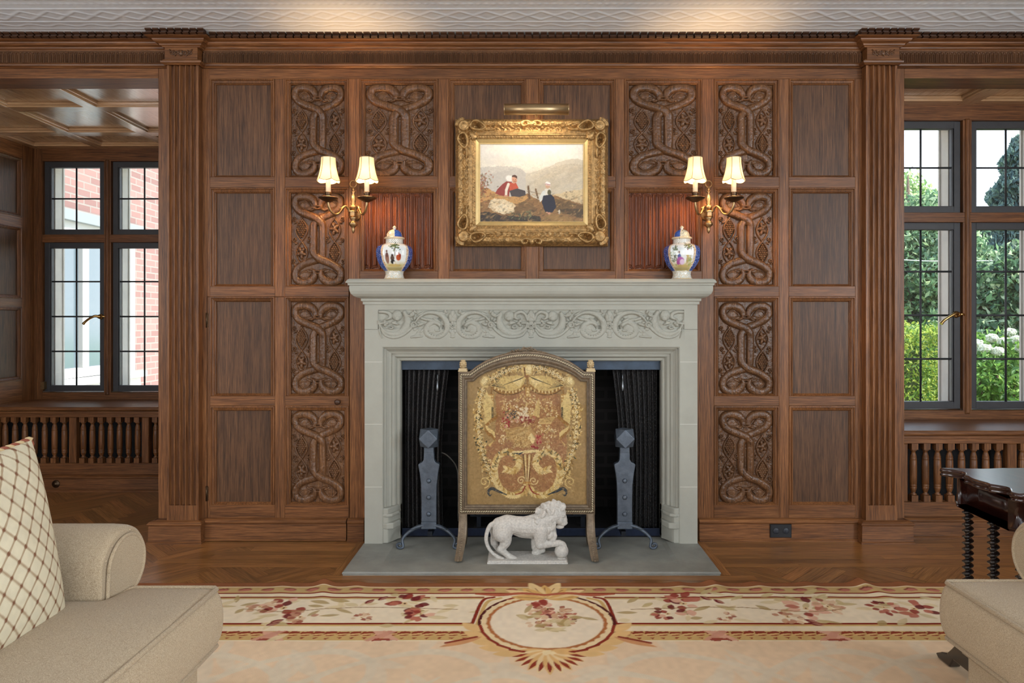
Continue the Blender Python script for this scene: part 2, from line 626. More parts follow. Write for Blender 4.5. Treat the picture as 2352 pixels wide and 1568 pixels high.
def attr_mat(name, rough=0.8, metal=0.0, bump=0.0, bscale=400, coat=0.0, sheen=0.0, spec=0.5, trans=0.0):
    """colour comes from the woven / painted pattern stored on the mesh"""
    m, nt, b = base_mat(name)
    at = N(nt, 'ShaderNodeAttribute', attribute_name='Col')
    nt.links.new(at.outputs['Color'], b.inputs['Base Color'])
    b.inputs['Roughness'].default_value = rough
    b.inputs['Metallic'].default_value = metal
    b.inputs['Coat Weight'].default_value = coat
    b.inputs['Coat Roughness'].default_value = 0.08
    b.inputs['Specular IOR Level'].default_value = spec
    if sheen: b.inputs['Sheen Weight'].default_value = sheen
    if bump:
        tc = N(nt, 'ShaderNodeTexCoord')
        n = N(nt, 'ShaderNodeTexNoise', Scale=bscale, Detail=3.0)
        nt.links.new(tc.outputs['Object'], n.inputs['Vector'])
        bp = N(nt, 'ShaderNodeBump', Strength=bump, Distance=0.002)
        nt.links.new(n.outputs['Fac'], bp.inputs['Height'])
        nt.links.new(bp.outputs[0], b.inputs['Normal'])
    if trans:
        tr = N(nt, 'ShaderNodeBsdfTranslucent')
        nt.links.new(at.outputs['Color'], tr.inputs['Color'])
        ms = N(nt, 'ShaderNodeMixShader'); ms.inputs[0].default_value = trans
        nt.links.new(b.outputs[0], ms.inputs[1]); nt.links.new(tr.outputs[0], ms.inputs[2])
        nt.links.new(ms.outputs[0], nt.nodes['Material Output'].inputs['Surface'])
    return m

def glass_mat(name, tint=(1, 1, 1), gloss=0.05):
    m = bpy.data.materials.new(name); m.use_nodes = True
    nt = m.node_tree; nt.nodes.remove(nt.nodes['Principled BSDF'])
    t = N(nt, 'ShaderNodeBsdfTransparent'); t.inputs[0].default_value = (*tint, 1)
    g = N(nt, 'ShaderNodeBsdfGlossy'); g.inputs['Roughness'].default_value = 0.03
    fr = N(nt, 'ShaderNodeFresnel'); fr.inputs[0].default_value = 1.45
    ms = N(nt, 'ShaderNodeMixShader')
    nt.links.new(fr.outputs[0], ms.inputs[0])
    nt.links.new(t.outputs[0], ms.inputs[1]); nt.links.new(g.outputs[0], ms.inputs[2])
    nt.links.new(ms.outputs[0], nt.nodes['Material Output'].inputs['Surface'])
    return m

def brick_mat(name, c1, c2, mortar, scale, plane='yz', rough=0.9, bw=0.21, bh=0.078, ms=0.012):
    m, nt, b = base_mat(name)
    tc = N(nt, 'ShaderNodeTexCoord')
    sp = N(nt, 'ShaderNodeSeparateXYZ'); cb = N(nt, 'ShaderNodeCombineXYZ')
    nt.links.new(tc.outputs['Object'], sp.inputs[0])
    nt.links.new(sp.outputs['Y' if plane == 'yz' else 'X'], cb.inputs[0])
    nt.links.new(sp.outputs['Z'], cb.inputs[1])
    br = N(nt, 'ShaderNodeTexBrick')
    br.inputs['Color1'].default_value = (*c1, 1); br.inputs['Color2'].default_value = (*c2, 1); br.inputs['Mortar'].default_value = (*mortar, 1)
    br.inputs['Scale'].default_value = 1.0
    br.inputs['Brick Width'].default_value = bw; br.inputs['Row Height'].default_value = bh; br.inputs['Mortar Size'].default_value = ms
    br.inputs['Bias'].default_value = 0.0
    nt.links.new(cb.outputs[0], br.inputs['Vector'])
    nt.links.new(br.outputs['Color'], b.inputs['Base Color'])
    bp = N(nt, 'ShaderNodeBump', Strength=0.6, Distance=0.006)
    bp.invert = True
    nt.links.new(br.outputs['Fac'], bp.inputs['Height'])
    nt.links.new(bp.outputs[0], b.inputs['Normal'])
    b.inputs['Roughness'].default_value = rough
    return m

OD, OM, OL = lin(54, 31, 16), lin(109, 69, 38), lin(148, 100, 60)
oak_v = wood('oak_vertical', OD, OM, OL, 'z')
oak_h = wood('oak_horizontal', OD, OM, OL, 'x')
oak_y = wood('oak_depthwise', OD, OM, OL, 'y')
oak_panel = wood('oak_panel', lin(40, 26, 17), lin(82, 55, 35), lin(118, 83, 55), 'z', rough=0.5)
oak_carved = wood('oak_carved', lin(46, 30, 18), lin(94, 63, 39), lin(132, 93, 60), 'z', rough=0.36, coat=0.2, bump=0.12)
oak_linen = wood('oak_linenfold', lin(52, 25, 14), lin(102, 55, 31), lin(134, 78, 46), 'z', rough=0.4)
oak_frieze = wood('oak_frieze', lin(64, 42, 26), lin(98, 66, 42), lin(124, 88, 58), 'z', rough=0.42, bump=0.1)
oak_dark = wood('oak_dark', lin(44, 28, 20), lin(70, 45, 30), lin(92, 62, 42), 'x', rough=0.4)
floor_wood = wood('floor_oak', lin(84, 53, 25), lin(146, 98, 52), lin(184, 131, 77), 'x', rough=0.32, coat=0.35, bump=0.1, uvmap=True, tint=True)
plaster = simple('white_plaster', lin(234, 244, 254), 0.85, noise=0.03, nscale=9, bump=0.12, bscale=60)
stone = simple('limestone', lin(164, 163, 151), 0.8, noise=0.06, nscale=7, bump=0.10, bscale=160)
hearth_m = simple('hearth_stone', lin(140, 140, 132), 0.62, noise=0.22, nscale=5, bump=0.12, bscale=60)
iron_blue = simple('blued_iron', lin(86, 95, 106), 0.45, metal=0.4, noise=0.3, nscale=28, bump=0.5, bscale=60)
iron_dark = simple('dark_iron', lin(30, 36, 46), 0.5, metal=0.4, noise=0.3, nscale=25, bump=0.3, bscale=80)
steel_band = simple('steel_band', lin(58, 70, 84), 0.45, metal=0.5, noise=0.3, nscale=14)
brass = simple('aged_brass', lin(158, 130, 92), 0.34, metal=0.9, noise=0.25, nscale=40)
bronze = simple('dark_bronze', lin(88, 70, 52), 0.38, metal=0.85, noise=0.3, nscale=60)
brass_bright = simple('bright_brass', lin(206, 170, 108), 0.25, metal=1.0)
brass_lamp = simple('brushed_brass', lin(176, 150, 112), 0.36, metal=0.9, noise=0.08, nscale=20)
gold = simple('gilt', lin(166, 132, 84), 0.42, metal=0.55, noise=0.55, nscale=60, bump=0.35, bscale=300)
gold_flat = simple('gilt_liner', lin(206, 178, 122), 0.4, metal=0.5, noise=0.10, nscale=30)
gilt_worn = simple('worn_gilt', lin(116, 100, 80), 0.42, metal=0.35, noise=0.35, nscale=60, bump=0.25, bscale=250)
cement = simple('cast_stone', lin(196, 192, 184), 0.92, noise=0.22, nscale=110, bump=0.6, bscale=160)
black_plastic = simple('black_plastic', lin(24, 26, 30), 0.35)
near_black = simple('near_black', lin(26, 25, 26), 0.95, noise=0.4, nscale=12)  # even near-black for the sheet behind the seat balusters
log_m = simple('charred_log', lin(66, 60, 58), 0.9, noise=0.5, nscale=30, bump=0.8, bscale=40)
mahogany = wood('mahogany', lin(24, 10, 8), lin(46, 20, 14), lin(70, 32, 22), 'y', rough=0.22, coat=0.7, bump=0.03)
table_top_m = wood('mahogany_top', lin(34, 20, 18), lin(62, 40, 34), lin(84, 56, 46), 'y', rough=0.28, coat=0.6, bump=0.03)
ebony = simple('black_lacquer', lin(30, 22, 20), 0.2, coat=0.6)
sash_m = simple('window_metal', lin(60, 60, 62), 0.5, noise=0.12, nscale=10)
lead_m = simple('lead_came', lin(46, 48, 50), 0.5)
stone_out = simple('exterior_stone', lin(176, 172, 164), 0.85, noise=0.1, nscale=6)
glass = glass_mat('window_glass')
thin_glass = glass_mat('screen_glass')
firebrick = brick_mat('firebrick', lin(30, 27, 26), lin(21, 20, 19), lin(40, 37, 36), 1, 'xz', bw=0.2, bh=0.07, ms=0.012)
house_brick = brick_mat('house_brick', lin(138, 106, 100), lin(116, 88, 84), lin(128, 120, 114), 1, 'yz', ms=0.009)
white_paint = simple('white_paint', lin(238, 240, 238), 0.5)
candle_m = simple('candle_sleeve', lin(240, 226, 196), 0.5, emit=lin(255, 206, 140), estr=0.25)

def shade_material():
    m, nt, b = base_mat('silk_shade')
    b.inputs['Base Color'].default_value = (*lin(250, 238, 205), 1)
    b.inputs['Roughness'].default_value = 0.8
    b.inputs['Emission Color'].default_value = (*lin(255, 232, 170), 1)
    b.inputs['Emission Strength'].default_value = 0.18
    tr = N(nt, 'ShaderNodeBsdfTranslucent'); tr.inputs[0].default_value = (*lin(176, 150, 96), 1)
    ms = N(nt, 'ShaderNodeMixShader'); ms.inputs[0].default_value = 0.10
    nt.links.new(b.outputs[0], ms.inputs[1]); nt.links.new(tr.outputs[0], ms.inputs[2])
    nt.links.new(ms.outputs[0], nt.nodes['Material Output'].inputs['Surface'])
    return m
shade_m = shade_material()
shade_trim = simple('shade_braid', lin(150, 138, 104), 0.8)

def fabric(name, c1, c2, scale=700):
    m, nt, b = base_mat(name)
    tc = N(nt, 'ShaderNodeTexCoord')
    w1 = N(nt, 'ShaderNodeTexNoise', Scale=1.0, Detail=2.0)
    w2 = N(nt, 'ShaderNodeTexNoise', Scale=1.0, Detail=2.0)
    for w_, sc in ((w1, (scale, scale * 0.3, scale)), (w2, (scale * 0.3, scale, scale * 0.3))):
        mp = N(nt, 'ShaderNodeMapping'); mp.inputs['Scale'].default_value = sc
        nt.links.new(tc.outputs['Object'], mp.inputs['Vector']); nt.links.new(mp.outputs[0], w_.inputs['Vector'])
    ad = N(nt, 'ShaderNodeMath', operation='ADD')
    nt.links.new(w1.outputs['Fac'], ad.inputs[0]); nt.links.new(w2.outputs['Fac'], ad.inputs[1])
    hf = N(nt, 'ShaderNodeMath', operation='MULTIPLY'); hf.inputs[1].default_value = 0.5
    nt.links.new(ad.outputs[0], hf.inputs[0])
    r = ramp(nt, [(0.38, c1), (0.62, c2)])
    nt.links.new(hf.outputs[0], r.inputs[0]); nt.links.new(r.outputs[0], b.inputs['Base Color'])
    bp = N(nt, 'ShaderNodeBump', Strength=0.5, Distance=0.002)
    nt.links.new(hf.outputs[0], bp.inputs['Height']); nt.links.new(bp.outputs[0], b.inputs['Normal'])
    b.inputs['Roughness'].default_value = 0.95
    b.inputs['Specular IOR Level'].default_value = 0.15
    b.inputs['Sheen Weight'].default_value = 0.15
    return m
linen = fabric('beige_weave', lin(147, 127, 101), lin(199, 181, 152), 1300)

def chain_mat():
    m, nt, b = base_mat('chain_mesh')
    tc = N(nt, 'ShaderNodeTexCoord')
    mp = N(nt, 'ShaderNodeMapping'); mp.inputs['Scale'].default_value = (260, 0, 150); mp.inputs['Rotation'].default_value = (0, R(18), 0)
    nt.links.new(tc.outputs['Object'], mp.inputs['Vector'])
    v = N(nt, 'ShaderNodeTexVoronoi', Scale=1.0); v.inputs['Randomness'].default_value = 0.25
    nt.links.new(mp.outputs[0], v.inputs['Vector'])
    r = ramp(nt, [(0.2, lin(96, 94, 94)), (0.55, lin(14, 14, 16))])
    nt.links.new(v.outputs['Distance'], r.inputs[0]); nt.links.new(r.outputs[0], b.inputs['Base Color'])
    bp = N(nt, 'ShaderNodeBump', Strength=0.8, Distance=0.003); bp.invert = True
    nt.links.new(v.outputs['Distance'], bp.inputs['Height']); nt.links.new(bp.outputs[0], b.inputs['Normal'])
    b.inputs['Metallic'].default_value = 0.5; b.inputs['Roughness'].default_value = 0.45
    return m
chain = chain_mat()
rug_m = attr_mat('woven_rug', 0.95, bump=0.4, bscale=260, spec=0.15)
tapestry_m = attr_mat('needlepoint', 0.85, bump=0.25, bscale=500, spec=0.2)
oil_m = attr_mat('oil_paint', 0.45, bump=0.15, bscale=220)
porcelain = attr_mat('painted_porcelain', 0.18, coat=0.6)
leaf_m = attr_mat('foliage', 0.55, trans=0.4, spec=0.3)
pillow_m = attr_mat('lattice_fabric', 0.92, bump=0.3, bscale=600, spec=0.15)
cord_m = attr_mat('braided_cord', 0.85)
# ------------------------------------------------------------------ room shell
CEIL = 2.752
XL, XR = -4.35, 4.35
FXC = 0.018                      # centre line of the chimneypiece
fX = lambda p, h: (p[0], h, p[1])        # profile swept in the wall plane
fP = lambda p, h: (p[0], p[1], h)        # profile swept in plan

def struct(o):
    o['kind'] = 'structure'
    return o

# floor: base slab with herringbone oak strips
def build_floor():
    fl = empty('floor')
    struct(fl)
    mb = MB(); mb.box(XL, XR, FRONT_Y, 1.75, -0.06, -0.0012)
    mb.build('subfloor', oak_dark, fl)
    V, Fc, U, Cc = [], [], [], []
    def strip(cx, cy, ang, L, w, z=0.0):
        g = 0.0006
        ca, sa = math.cos(ang), math.sin(ang)
        t = random.uniform(0.74, 1.14)
        c = (t * random.uniform(0.96, 1.04), t, t * random.uniform(0.92, 1.04))
        u0, v0 = random.uniform(0, 9), random.uniform(0, 9)
        b = len(V)
        for sx, sy in ((-1, -1), (1, -1), (1, 1), (-1, 1)):
            lx, ly = sx * (L / 2 - g), sy * (w / 2 - g)
            V.append((cx + lx * ca - ly * sa, cy + lx * sa + ly * ca, z))
            U.append((u0 + lx, v0 + ly)); Cc.append(c)
        Fc.append((b, b + 1, b + 2, b + 3))
    w, n = 0.062, 7
    L = w * n
    rg = int(8.5 / w)
    for a in range(-rg, rg):
        for k in range(-rg // (2 * n) - 1, rg // (2 * n) + 2):
            x = a % (2 * n) + 2 * n * k
            for (cx, cy, an) in (((x + n / 2) * w, (a + 0.5) * w, 0.0), ((a + 0.5) * w, ((a + 1) % (2 * n) + 2 * n * k + n / 2) * w, PI / 2)):
                qx, qy = rot2((cx, cy), R(45))
                qy -= 2.0
                if XL < qx < XR and FRONT_Y < qy < 1.3:
                    strip(qx, qy, an + R(45), L, w)
    for r in range(7):
        x = -2.6
        while x < 4.2:
            ln = random.uniform(0.6, 1.3)
            if x + ln / 2 > -2.0: strip(x + ln / 2, -0.03 - 0.06 * r, 0, ln, 0.06, 0.0006)
            x += ln
    for r in range(2):
        strip(FXC, -0.555 - 0.055 * r, 0, 2.1, 0.055, 0.0012)
    for s in (-1, 1):
        strip(FXC + s * 0.9175, -0.245, PI / 2, 0.56, 0.055, 0.0012)
    np_obj('herringbone_strips', V, Fc, floor_wood, fl, Cc, False, None, U)
build_floor()

# ceiling of the room with the moulded plaster border over the panelled wall
mb = MB(); mb.box(XL, XR, FRONT_Y, 0.2, CEIL, CEIL + 0.1)
ceil_o = struct(mb.build('ceiling', plaster))
f = Field(-3.6, 3.6, 3.20 - D0, 3.70 - D0, 0.0058)
Yd = f.Z + D0
for dl, rr, hh in ((3.617, 0.006, 0.006), (3.645, 0.008, 0.004), (3.533, 0.008, 0.009), (3.388, 0.008, 0.009), (3.290, 0.008, 0.008)):
    q = np.abs(Yd - dl - 0.0015 * np.sin(f.X * 3.1 + dl * 40)) / rr
    f.H = np.maximum(f.H, np.where(q < 1, hh * np.sqrt(np.maximum(0, 1 - q * q)), 0))
for ph in (0, PI):
    q = np.abs(Yd - 3.461 - 0.047 * np.arcsin(np.clip(np.sin(f.X * 2 * PI / 0.275 + ph), -1, 1)) / (PI / 2) * 1.0 - 0.0) / 0.011
    f.H = np.maximum(f.H, np.where(q < 1, 0.0075 * np.sqrt(np.maximum(0, 1 - q * q)), 0))
q = np.abs(Yd - 3.575 - 0.012 * np.sin(f.X * 2 * PI / 0.16)) / 0.007
f.H = np.maximum(f.H, np.where(q < 1, 0.006 * np.sqrt(np.maximum(0, 1 - q * q)), 0))
bd = np.hypot((np.mod(f.X, 0.037) - 0.0185) / 0.013, (Yd - 3.335) / 0.012)
f.H = np.maximum(f.H, np.where(bd < 1, 0.007 * (1 - bd ** 2), 0))
f.H += 0.0012 * snoise(f.X.shape, 260, 3)
f.H *= 0.32
PT = np.stack([f.X, f.Z, CEIL - 0.0015 - f.H], -1)
struct(grid_obj('trim_2', PT, plaster, flip=True))

# ---- panelled wall
wb = struct(empty('wall_back'))
core = MB()
for x0, x1, z0, z1 in ((-2.03, FXC - 0.75, 0, 2.6), (FXC + 0.75, 2.07, 0, 2.6), (FXC - 0.75, FXC + 0.75, 1.08, 2.6), (XL, -3.84, 0, 2.75), (3.88, XR, 0, 2.75), (XL, XR, 2.56, 2.752)):
    core.box(x0, x1, 0.031, 0.17, z0, z1)
core.box(XL, -2.03, 0.0, 0.031, 2.535, 2.6, 0)
core.box(2.07, XR, 0.0, 0.031, 2.535, 2.6, 0)
core.box(XL, -2.03, 0.031, 0.17, 2.535, 2.6, 0)
core.box(2.07, XR, 0.031, 0.17, 2.535, 2.6, 0)
core.box(XL, -3.84, 0.0, 0.031, 0, 2.6, 0)
core.box(3.88, XR, 0.0, 0.031, 0, 2.6, 0)
core.build('wall_backing', oak_h, wb)

st, rl = MB(), MB()
def stile(x0, x1, y0, y1, t=None):
    (t or st).cbox(wx(x0), wx(x1), 0.0, 0.032, wz(y1), wz(y0), 0.0016)
def rail(x0, x1, y0, y1, t=None):
    (t or rl).cbox(wx(x0), wx(x1), 0.0008, 0.032, wz(y1), wz(y0), 0.0016)
ROWS = [(181, 406), (431, 657), (681, 909), (932, 1159)]
CA, CB, CBr, CAr = (482, 631), (654, 801), (1640, 1790), (1812, 1965)
CC, CCr = (826, 1006), (1434, 1613)
CD, CDr = (1031, 1208), (1237, 1414)
stile(456, 474.6, 157, 1193); stile(474.6, 482, 157, 681)
stile(363.5, 384, 157, 1240)
stile(631, 654, 181, 681)
stile(801, 826, 181, 660); stile(803, 842, 660, 1240)
stile(1006, 1031, 181, 660); stile(1208, 1237, 181, 660); stile(1414, 1434, 181, 660)
stile(1613, 1640, 181, 660); stile(1600, 1640, 660, 1240)
stile(1790, 1812, 181, 1193); stile(1965, 1990, 181, 1193); stile(2058, 2077.2, 157, 1240)
rail(456, 1990, 156, 181)
for c in (CA, CB, CBr, CAr):
    for (a, b) in ((406, 431), (657, 681)):
        rail(c[0], c[1], a, b)
for c in (CBr, CAr):
    rail(c[0], c[1], 909, 932); rail(c[0], c[1], 1159, 1193)
for c in (CC, CD, CDr, CCr):
    rail(c[0], c[1], 404, 430); rail(c[0], c[1], 622, 672)
st.build('stile', oak_v, wb)
rl.build('rail', oak_h, wb)

MOULD = [(0, 0.0005), (-0.002, -0.004), (-0.007, -0.0045), (-0.010, 0.003), (-0.015, 0.005), (-0.018, 0.0015), (-0.022, 0.003), (-0.0235, 0.010), (-0.027, 0.013), (-0.029, 0.022)]
def moulding(parent, x0, x1, y0, y1, bottom=False):
    mb = MB()
    X0, X1, Z0, Z1 = wx(x0), wx(x1), wz(y1), wz(y0)
    if bottom:
        mb.sweep([(X0, Z0), (X0, Z1), (X1, Z1), (X1, Z0)], MOULD, fX, closed=True)
    else:
        mb.sweep([(X0, Z0), (X0, Z1), (X1, Z1), (X1, Z0)], MOULD, fX, caps=False)
        # chamfered stop on the rail under the panel
        mb.add([(X0, 0.0005, Z0), (X1, 0.0005, Z0), (X1 - 0.026, 0.02, Z0 + 0.012), (X0 + 0.026, 0.02, Z0 + 0.012)], [(0, 1, 2, 3)])
    return mb.build('panel_moulding', oak_v, parent, fix=False)

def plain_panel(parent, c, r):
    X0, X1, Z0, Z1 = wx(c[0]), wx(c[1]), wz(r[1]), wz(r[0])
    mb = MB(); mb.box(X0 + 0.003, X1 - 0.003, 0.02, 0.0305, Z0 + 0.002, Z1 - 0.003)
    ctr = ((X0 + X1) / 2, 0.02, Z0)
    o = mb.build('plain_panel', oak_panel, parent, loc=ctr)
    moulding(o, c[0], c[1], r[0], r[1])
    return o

# ---- carved serpent panel (drawn in a 790 x 1315 frame, x right, y down)
def carve_serpents():
    f = Field(0, 790, 0, 1315, 2.9)
    A = [(520, 352), (552, 300), (520, 225), (440, 172), (345, 172), (262, 218), (285, 262)]
    H = 0.0135
    # upper left loop -> right hand column -> lower left loop ; upper right loop -> left column -> lower right loop
    s1 = [(338, 226), (356, 165), (322, 96), (246, 56), (150, 50), (78, 78), (58, 145), (88, 215), (155, 268), (270, 315), (390, 365), (452, 430), (462, 500), (462, 640), (462, 800), (456, 900)]
    s1b = [(456, 900), (410, 935), (310, 960), (180, 1000), (92, 1065), (58, 1150), (82, 1228), (160, 1264), (250, 1256), (322, 1212), (352, 1150), (336, 1096)]
    s2 = [(452, 226), (434, 165), (468, 96), (544, 56), (640, 50), (712, 78), (732, 145), (702, 215), (635, 268), (540, 310), (440, 350), (370, 400), (330, 460), (326, 520), (326, 700), (330, 830), (380, 900)]
    s2b = [(380, 900), (440, 940), (560, 985), (660, 1040), (722, 1095), (734, 1165), (706, 1232), (630, 1264), (540, 1256), (468, 1212), (438, 1150), (454, 1096)]
    bw = 56
    hd = [20, 42, 56, 62, 58, 55, 54, 55, 56]
    b1, b2 = hd + [56] * 8, hd + [56] * 10
    b1b, b2b = [56] * 6 + hd[::-1][3:], [56] * 5 + hd[::-1][1:]
    f.tube(s1b, b1b, H, [-0.004, -0.003, 0.001], pw=2.6, smooth=6)
    f.tube(s2, b2, H, [-0.001, -0.001, 0.0, 0.001, 0.001, 0.001, 0.001, 0.001, 0.0, -0.006, -0.006, -0.003, 0, 0.001, 0.001, 0.002, 0.004, 0.005], pw=2.6, smooth=6)
    f.tube(s1, b1, H, [-0.001, -0.001, 0.0, 0.001, 0.001, 0.001, 0.001, 0.001, 0.002, 0.004, 0.005, 0.004, 0.001, 0, -0.001, -0.004], pw=2.6, smooth=6)
    f.tube(s2b, b2b, H, [0.005, 0.005, 0.003, 0.001, 0.001], pw=2.6, smooth=6)
    # inner folds of the four loops, tapering to the heads that bite a ring
    for sx in (0, 1):
        m = (lambda x: x) if sx == 0 else (lambda x: 790 - x)
        for (zc, dn) in ((175, 1), (1150, -1)):
            f.bump(m(205), zc, 92, 66, 0.0045, -0.001, ang=0.25 * dn * (1 if sx == 0 else -1))
            f.tube([(m(118), zc - 8 * dn), (m(165), zc - 52 * dn), (m(225), zc - 54 * dn), (m(285), zc + 6 * dn)], [7, 11, 11, 6], 0.0045, 0.0015, smooth=6)
            f.tube([(m(285), zc + 6 * dn), (m(235), zc + 30 * dn), (m(165), zc + 26 * dn), (m(118), zc - 8 * dn)], [6, 9, 9, 6], 0.0035, 0.001, smooth=6)
            f.bump(m(268), zc + 46 * dn, 54, 24, 0.007, 0.0, ang=-0.35 * dn * (1 if sx == 0 else -1))
            f.tube([(m(345), zc + 40 * dn), (m(300), zc + 66 * dn), (m(262), zc + 62 * dn)], [24, 20, 8], 0.009, 0.001, smooth=5)
    for cz in (205, 1118):
        f.tube([(395 + 62 * math.cos(a), cz + 20 * math.sin(a)) for a in np.linspace(0, 2 * PI, 30)], 12, 0.006, 0.008)
    # vine: two crossing stems either side, grapes and leaves inside
    for side in (0, 1):
        cx = 152 if side == 0 else 638
        z0, z1 = 345, 1000
        for sg in (1, -1):
            pts = [(cx + sg * 84 * math.sin(PI * 2 * (t - 0.02)) , z0 + (z1 - z0) * t) for t in np.linspace(0, 1, 60)]
            f.tube(pts, 12, 0.006, 0.0015)
        zg, zl = (505, 845) if side == 0 else (845, 505)
        for i in range(-4, 5):
            for j in range(-4, 5):
                gx = cx + (i + 0.5 * (j % 2)) * 31
                gz = zg + j * 27
                if ((gx - cx) / 66) ** 2 + ((gz - zg) / 112) ** 2 < 1:
                    f.bump(gx, gz, 19, 18, 0.0085, 0.0015, pw=2)
        for k in range(5):
            a = PI / 2 + 2 * PI * k / 5 + 0.3 * side
            f.bump(cx + 34 * math.cos(a), zl + 52 * math.sin(a), 44, 26, 0.008, 0.001, ang=a)
        f.bump(cx, zl, 34, 44, 0.0095, 0.001)
        for k in range(5):
            a = PI / 2 + 2 * PI * (k + 0.5) / 5 + 0.3 * side
            f.hole(cx + 46 * math.cos(a), zl + 62 * math.sin(a), 13, 0.006)
        # curled tendrils
        for (tx, tz, dr) in ((42, 365, 1), (52, 660, 1), (34, 965, 1), (260, 640, -1)):
            X_ = tx if side == 0 else 790 - tx
            d_ = dr if side == 0 else -dr
            f.tube(spiral(X_, tz, 34, 6, 1.5, 1.3 * d_), 8, 0.0055, 0.001)
            for q in range(4):
                f.bump(X_ + d_ * (8 + 9 * q), tz + 55 - 3 * q, 5, 20, 0.005, 0.001, ang=0.35 * d_)
    # open slot between the two columns
    w = f.win(386, 402, 470, 860)
    f.H[w] = np.minimum(f.H[w], 0.0)
    f.H += 0.0003 * snoise(f.X.shape, 200, 5) + 0.0005 * snoise(f.X.shape, 60, 6)
    return f
carve = carve_serpents()

def carved_panel_mesh(x0, x1, y0, y1, name):
    Wd, Hd = wx(x1) - wx(x0), wz(y0) - wz(y1)
    PT = np.stack([(carve.X / 790 - 0.5) * Wd, -carve.H * 1.6 + 0.005, Hd - carve.Z / 1315 * Hd], -1)
    return PT
narrow_proto = None
def carved_panel(parent, c, r, inner, mesh_from=None):
    X0, X1, Z0, Z1 = wx(inner[0]), wx(inner[1]), wz(inner[3]), wz(inner[2])
    loc = ((X0 + X1) / 2, 0.0205, Z0)
    if mesh_from is None:
        PT = carved_panel_mesh(*inner, 'carved_panel')
        o = grid_obj('carved_panel', PT, oak_carved, None)
        o.location = loc
        COL.objects.unlink(o); link(o, parent)
    else:
        o = mesh_from.copy(); o.location = loc
        o.parent = None
        link(o, parent)
    moulding(o, c[0], c[1], r[0], r[1])
    return o

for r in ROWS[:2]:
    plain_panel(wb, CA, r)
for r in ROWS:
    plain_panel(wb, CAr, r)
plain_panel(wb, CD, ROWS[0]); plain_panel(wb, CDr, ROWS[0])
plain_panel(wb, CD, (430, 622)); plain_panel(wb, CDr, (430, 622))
def inner_of(c, r):
    return (c[0] + 12, c[1] - 11, r[0] + 10, r[1] - 0.5)
narrow = carved_panel(wb, CB, ROWS[0], inner_of(CB, ROWS[0]))
carved_panel(wb, CB, ROWS[1], inner_of(CB, ROWS[1]), narrow)
for r in ROWS:
    carved_panel(wb, CBr, r, inner_of(CBr, r), narrow)
wide = carved_panel(wb, CC, ROWS[0], inner_of(CC, ROWS[0]))
carved_panel(wb, CCr, ROWS[0], inner_of(CCr, ROWS[0]), wide)

# ---- linenfold panels
def linen_mesh(c, r):
    X0, X1, Z0, Z1 = wx(c[0] + 4), wx(c[1] - 9), wz(r[1] - 2), wz(r[0] + 7)
    f = Field(X0, X1, Z0, Z1, 0.0021)
    n = 7
    u = (f.X - X0) / (X1 - X0) * n
    t = u - np.floor(u)
    prof = 0.012 * np.exp(-((t - 0.30) / 0.13) ** 2) + 0.0085 * np.exp(-((t - 0.70) / 0.10) ** 2) + 0.004 * (t < 0.9) - 0.003 * np.exp(-((t - 0.97) / 0.04) ** 2)
    e = 0.020 + 0.008 * np.cos(2 * PI * (t - 0.3)) + 0.004 * np.cos(4 * PI * t)
    dtop, dbot = Z1 - f.Z, f.Z - Z0
    k = np.clip((np.minimum(dtop, dbot) - e) / 0.003, 0, 1)
    ends = 0.006 * np.exp(-((np.minimum(dtop, dbot) - e + 0.006) / 0.003) ** 2)
    f.H = prof * k + ends * (1 - k) + 0.0004 * snoise(f.X.shape, 120, 8)
    return f
for c in (CC, CCr):
    f = linen_mesh(c, (432, 622))
    PT = np.stack([f.X, 0.024 - f.H, f.Z], -1)
    loc = (float(f.xs.mean()), 0.0205, float(f.zs[0]))
    o = grid_obj('linenfold_panel', PT, oak_linen, wb, loc=loc)
    moulding(o, c[0], c[1], 430, 622, False)

# ---- concealed door in the panelling
dr = struct(empty('door_1', (wx(640), 0, 0)))
dm, dh = MB(), MB()
for (a, b) in ((475.6, 482), (631, 654), (799.5, 801.6)):
    dm.cbox(wx(a), wx(b), 0.0006, 0.03, wz(1193), wz(681.6), 0.0014)
for c in (CA, CB):
    dh.cbox(wx(c[0]), wx(c[1]), 0.001, 0.03, wz(932), wz(909), 0.0016)
    dh.cbox(wx(c[0]), wx(c[1]), 0.001, 0.03, wz(1193), wz(1159), 0.0016)
dm.build('door_stile', oak_v, dr); dh.build('door_rail', oak_h, dr)
BASE = [(0, 0.0), (-0.030, 0.0), (-0.030, 0.008), (-0.024, 0.012), (-0.022, 0.095), (-0.028, 0.102), (-0.028, 0.108), (-0.020, 0.116), (-0.010, 0.120), (0, 0.122)]
mb = MB(); mb.sweep([(wx(472), 0.0), (wx(797.5), 0.0)], [(o, max(h, 0.004)) for o, h in BASE], fP)
mb.build('plinth', oak_h, dr)
for r in ROWS[2:]:
    plain_panel(dr, CA, r)
    carved_panel(dr, CB, r, inner_of(CB, r), narrow)
mb = MB(); mb.lathe([(0.0, -0.036), (0.010, -0.036), (0.0165, -0.029), (0.0165, -0.021), (0.010, -0.013), (0.007, -0.006), (0.012, 0.001)], (wx(778), 0, wz(922)), 20, axis='y')
mb.build('door_knob', oak_dark, dr)
for yy in (735, 1133):
    mb = MB(); mb.box(wx(474.2), wx(478.5), -0.003, 0.004, wz(yy + 16), wz(yy - 16))
    mb.tube([(wx(475), -0.004, wz(yy + 17)), (wx(475), -0.004, wz(yy - 17))], 0.004, 8)
    mb.build('hinge', bronze, dr)

